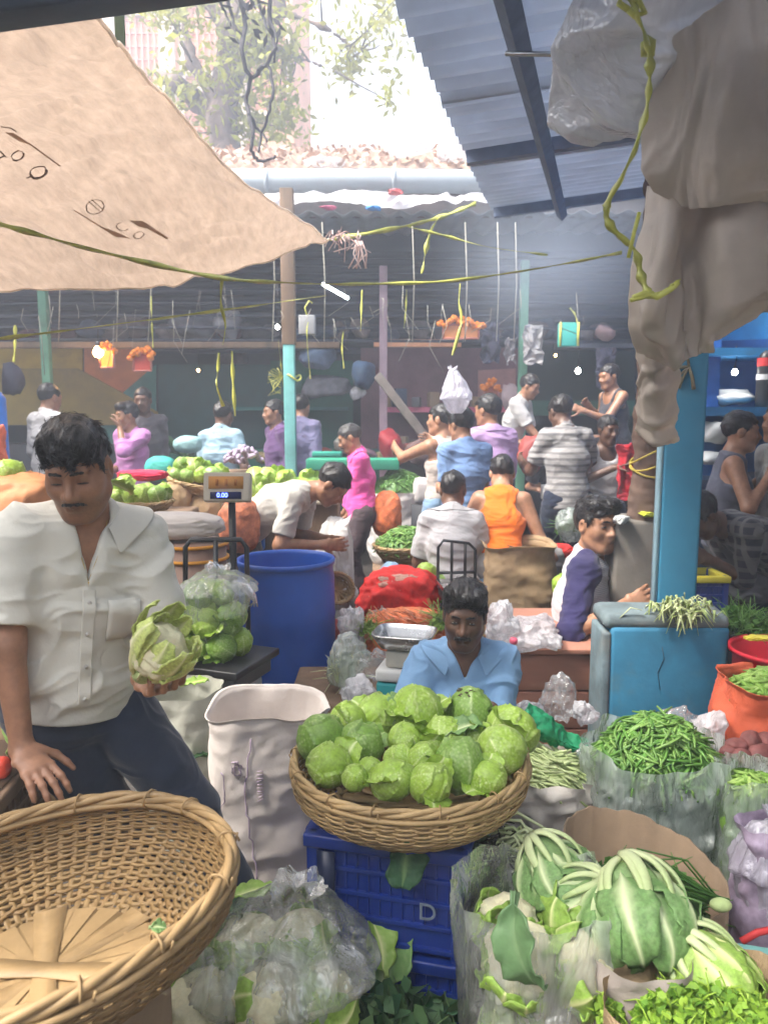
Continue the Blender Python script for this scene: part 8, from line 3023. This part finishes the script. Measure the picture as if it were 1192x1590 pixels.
# striped grey shirt
folk('man in grey striped shirt facing away near the green stall', 870, 632, 6.0, 190, lean=.1, up_lean=.1, yaw=.2, pitch=.4, handL=(.2, -.42, 1.15), handR=(-.24, -.42, 1.2), tone='dark', hair='short',
     top='shirt', topmat=pattern_cloth('greystripe', 'stripe', (.32, .31, .30), (.18, .17, .17), 7), sleeve=.75, pants=NAVY, h=.008, seed=15, hem=-.08)
# white vest with red cloth
ob, J = folk('dark man in white vest with red cloth over his arm', 944, 668, 6.05, 8, yaw=.1, pitch=.15, handL=(.2, -.2, 1.0), poleL=(.9, .4, -.3), handR=(-.05, -.28, 1.25), poleR=(-.9, .3, -.6),
     tone='dark', hair='short', top='tank', topmat=cloth('white_vest', (.55, .53, .52), var=.05), pants=NAVY, h=.0075, seed=16, hem=-.02)
hang_cloth('red cloth hanging over the white vest man arm', 958, 992, 690, 772, 5.75, cloth('red_cloth', (.52, .025, .04)), 7)
# man seated up in the stall
folk('man in dark vest sitting high in the dark green stall reaching left', 945, 585, 7.4, -70, 'sit', pelvis=.9, lean=.1, yaw=0, pitch=.2, handL=P(905, 638, 7.2), poleL=(.3, .8, -.6), handR=P(915, 632, 7.6), footL=(.1, -.4, .5), footR=(-.1, -.4, .5),
     tone='mid', hair='short', top='tank', topmat=cloth('dark_vest', (.05, .05, .06)), pants=BLK, h=.009, seed=17)
folk('man with pale sleeve crouched at the green post by the mauve stall', 822, 600, 7.8, 60, 'sit', pelvis=.9, lean=.3, yaw=0, pitch=.4, handL=(.1, -.4, .9), handR=(-.1, -.45, .9), footL=(.1, -.3, .5), footR=(-.1, -.3, .5),
     tone='mid', hair='short', top='shirt', topmat=cloth('white2', (.45, .44, .43)), sleeve=.9, pants=BLK, h=.01, seed=18)
# right side
folk('man in grey vest standing in profile before the blue shop', 1150, 670, 4.5, 70, lean=.04, yaw=.0, pitch=.1, handR=P(1195, 738, 4.3), poleR=(-.3, .9, -.4), handL=P(1195, 732, 4.6), poleL=(.3, .9, -.4), tone='mid', hair='short', top='tank',
     topmat=cloth('grey_vest', (.10, .105, .14)), pants=BLK, h=.007, seed=19, hem=-.06)
folk('person in pale shirt cut off by the right edge', 1212, 655, 4.4, -80, lean=.05, tone='mid', hair='short', top='shirt', topmat=cloth('white3', (.42, .42, .4)), sleeve=1.8, pants=BLK, h=.009, seed=20, hem=-.15)
folk('man in dark plaid shirt bending low behind the blue pillar', 1088, 800, 3.95, -75, 'sit', pelvis=.9, lean=1.0, up_lean=.15, pitch=.9, handL=P(1098, 868, 3.9), handR=P(1082, 868, 4.1), footL=(.12, .1, .07), footR=(-.12, .0, .07), tone='dark', hair='short',
     top='shirt', topmat=pattern_cloth('plaid', 'plaid', (.035, .035, .045), (.15, .14, .14), 5), sleeve=1.2, pants=NAVY, h=.0075, seed=21, hem=-.06)
# left side
folk('man in white shirt seen from behind left of the seller head', 78, 618, 7.2, 150, yaw=0, pitch=.25, handR=(-.1, -.3, 1.0), handL=(.2, -.25, 1.0), tone='mid', hair='short', top='shirt', topmat=cloth('white4', (.52, .5, .5)), sleeve=1.3, pants=GREYP, h=.0085, seed=22, hem=-.12)
folk('lady in violet pink dress with her hand raised to her chin', 197, 645, 7.5, -25, yaw=-.5, pitch=.15, handL=(.02, -.17, 1.42), poleL=(.7, -.2, -1), handR=(-.1, -.22, 1.02), tone='mid', hair='full', top='shirt', topmat=cloth('violet_dress', (.48, .20, .44), var=.1), sleeve=1.5, dress=.75, h=.008, seed=23)
folk('man in dark grey shirt standing behind the lady in violet', 222, 622, 7.9, 20, yaw=-.3, pitch=.1, tone='dark', hair='short', top='shirt', topmat=cloth('darkgrey', (.09, .08, .09)), sleeve=1.7, pants=BLK, h=.0095, seed=24, hem=-.1)
folk('person in light blue t-shirt facing away behind the brinjal heap', 347, 645, 7.2, 172, yaw=-.2, pitch=.3, tone='dark', hair='short', top='shirt', topmat=cloth('sky_tee', (.30, .44, .52), var=.05), sleeve=.7, pants=NAVY, h=.008, seed=25, hem=-.1, handR=(-.25, -.2, .98), handL=(.2, -.3, 1.0))
folk('man in deep purple shirt left of the teal post', 425, 640, 7.9, -60, yaw=-.1, pitch=.1, tone='mid', hair='short', top='shirt', topmat=cloth('deep_purple', (.11, .055, .15)), sleeve=1.7, pants=BLK, h=.009, seed=26, hem=-.1)
folk('man in slate violet shirt half hidden by the teal post', 468, 632, 8.1, 170, yaw=0, pitch=.2, tone='mid', hair='short', top='shirt', topmat=cloth('slate_violet', (.17, .16, .27)), sleeve=1.7, pants=BLK, h=.009, seed=27, hem=-.1)
# ------------------------------------------------------------------ air
if HAZE > 0:
    hb = MB().box((0, 5.0, 3.0), (26, 40, 26 * .5)).build('haze', None, smooth=False)
    hb.location = (0, 0, 4.4)
    hm = bpy.data.materials.new('haze')
    hm.use_nodes = True
    nt = hm.node_tree
    nt.nodes.remove(nt.nodes['Principled BSDF'])
    pv = nn(nt, 'ShaderNodeVolumePrincipled')
    pv.inputs['Color'].default_value = (.78, .86, 1, 1)
    pv.inputs['Density'].default_value = HAZE
    pv.inputs['Anisotropy'].default_value = .35
    nt.links.new(pv.outputs[0], nt.nodes['Material Output'].inputs['Volume'])
    hb.data.materials.append(hm)
    tag(hb, None, None, None, 'stuff')

bm = bmesh.new()
bmesh.ops.create_icosphere(bm, subdivisions=4, radius=1)
V = np.array([q.co for q in bm.verts])
fs = [[q.index for q in g_.verts] for g_ in bm.faces]
bm.free()
sm = link('smoke', mesh('smoke', V, fs), None, None, P(865, 400, 5.6), (0, 0, .3), (1.15, 1.3, .85))
m = bpy.data.materials.new('smoke')
m.use_nodes = True
nt = m.node_tree
nt.nodes.remove(nt.nodes['Principled BSDF'])
tc = nn(nt, 'ShaderNodeTexCoord')
gr = nn(nt, 'ShaderNodeTexGradient', gradient_type='QUADRATIC_SPHERE')
nt.links.new(tc.outputs['Object'], gr.inputs[0])
mu = nn(nt, 'ShaderNodeMath', operation='MULTIPLY')
mu.inputs[1].default_value = .55
nt.links.new(gr.outputs['Fac'], mu.inputs[0])
pv = nn(nt, 'ShaderNodeVolumePrincipled')
pv.inputs['Color'].default_value = (.74, .84, 1, 1)
nt.links.new(mu.outputs[0], pv.inputs['Density'])
nt.links.new(pv.outputs[0], nt.nodes['Material Output'].inputs['Volume'])
sm.data.materials.append(m)
tag(sm, None, None, None, 'stuff')
SC.cycles.volume_step_rate = 3
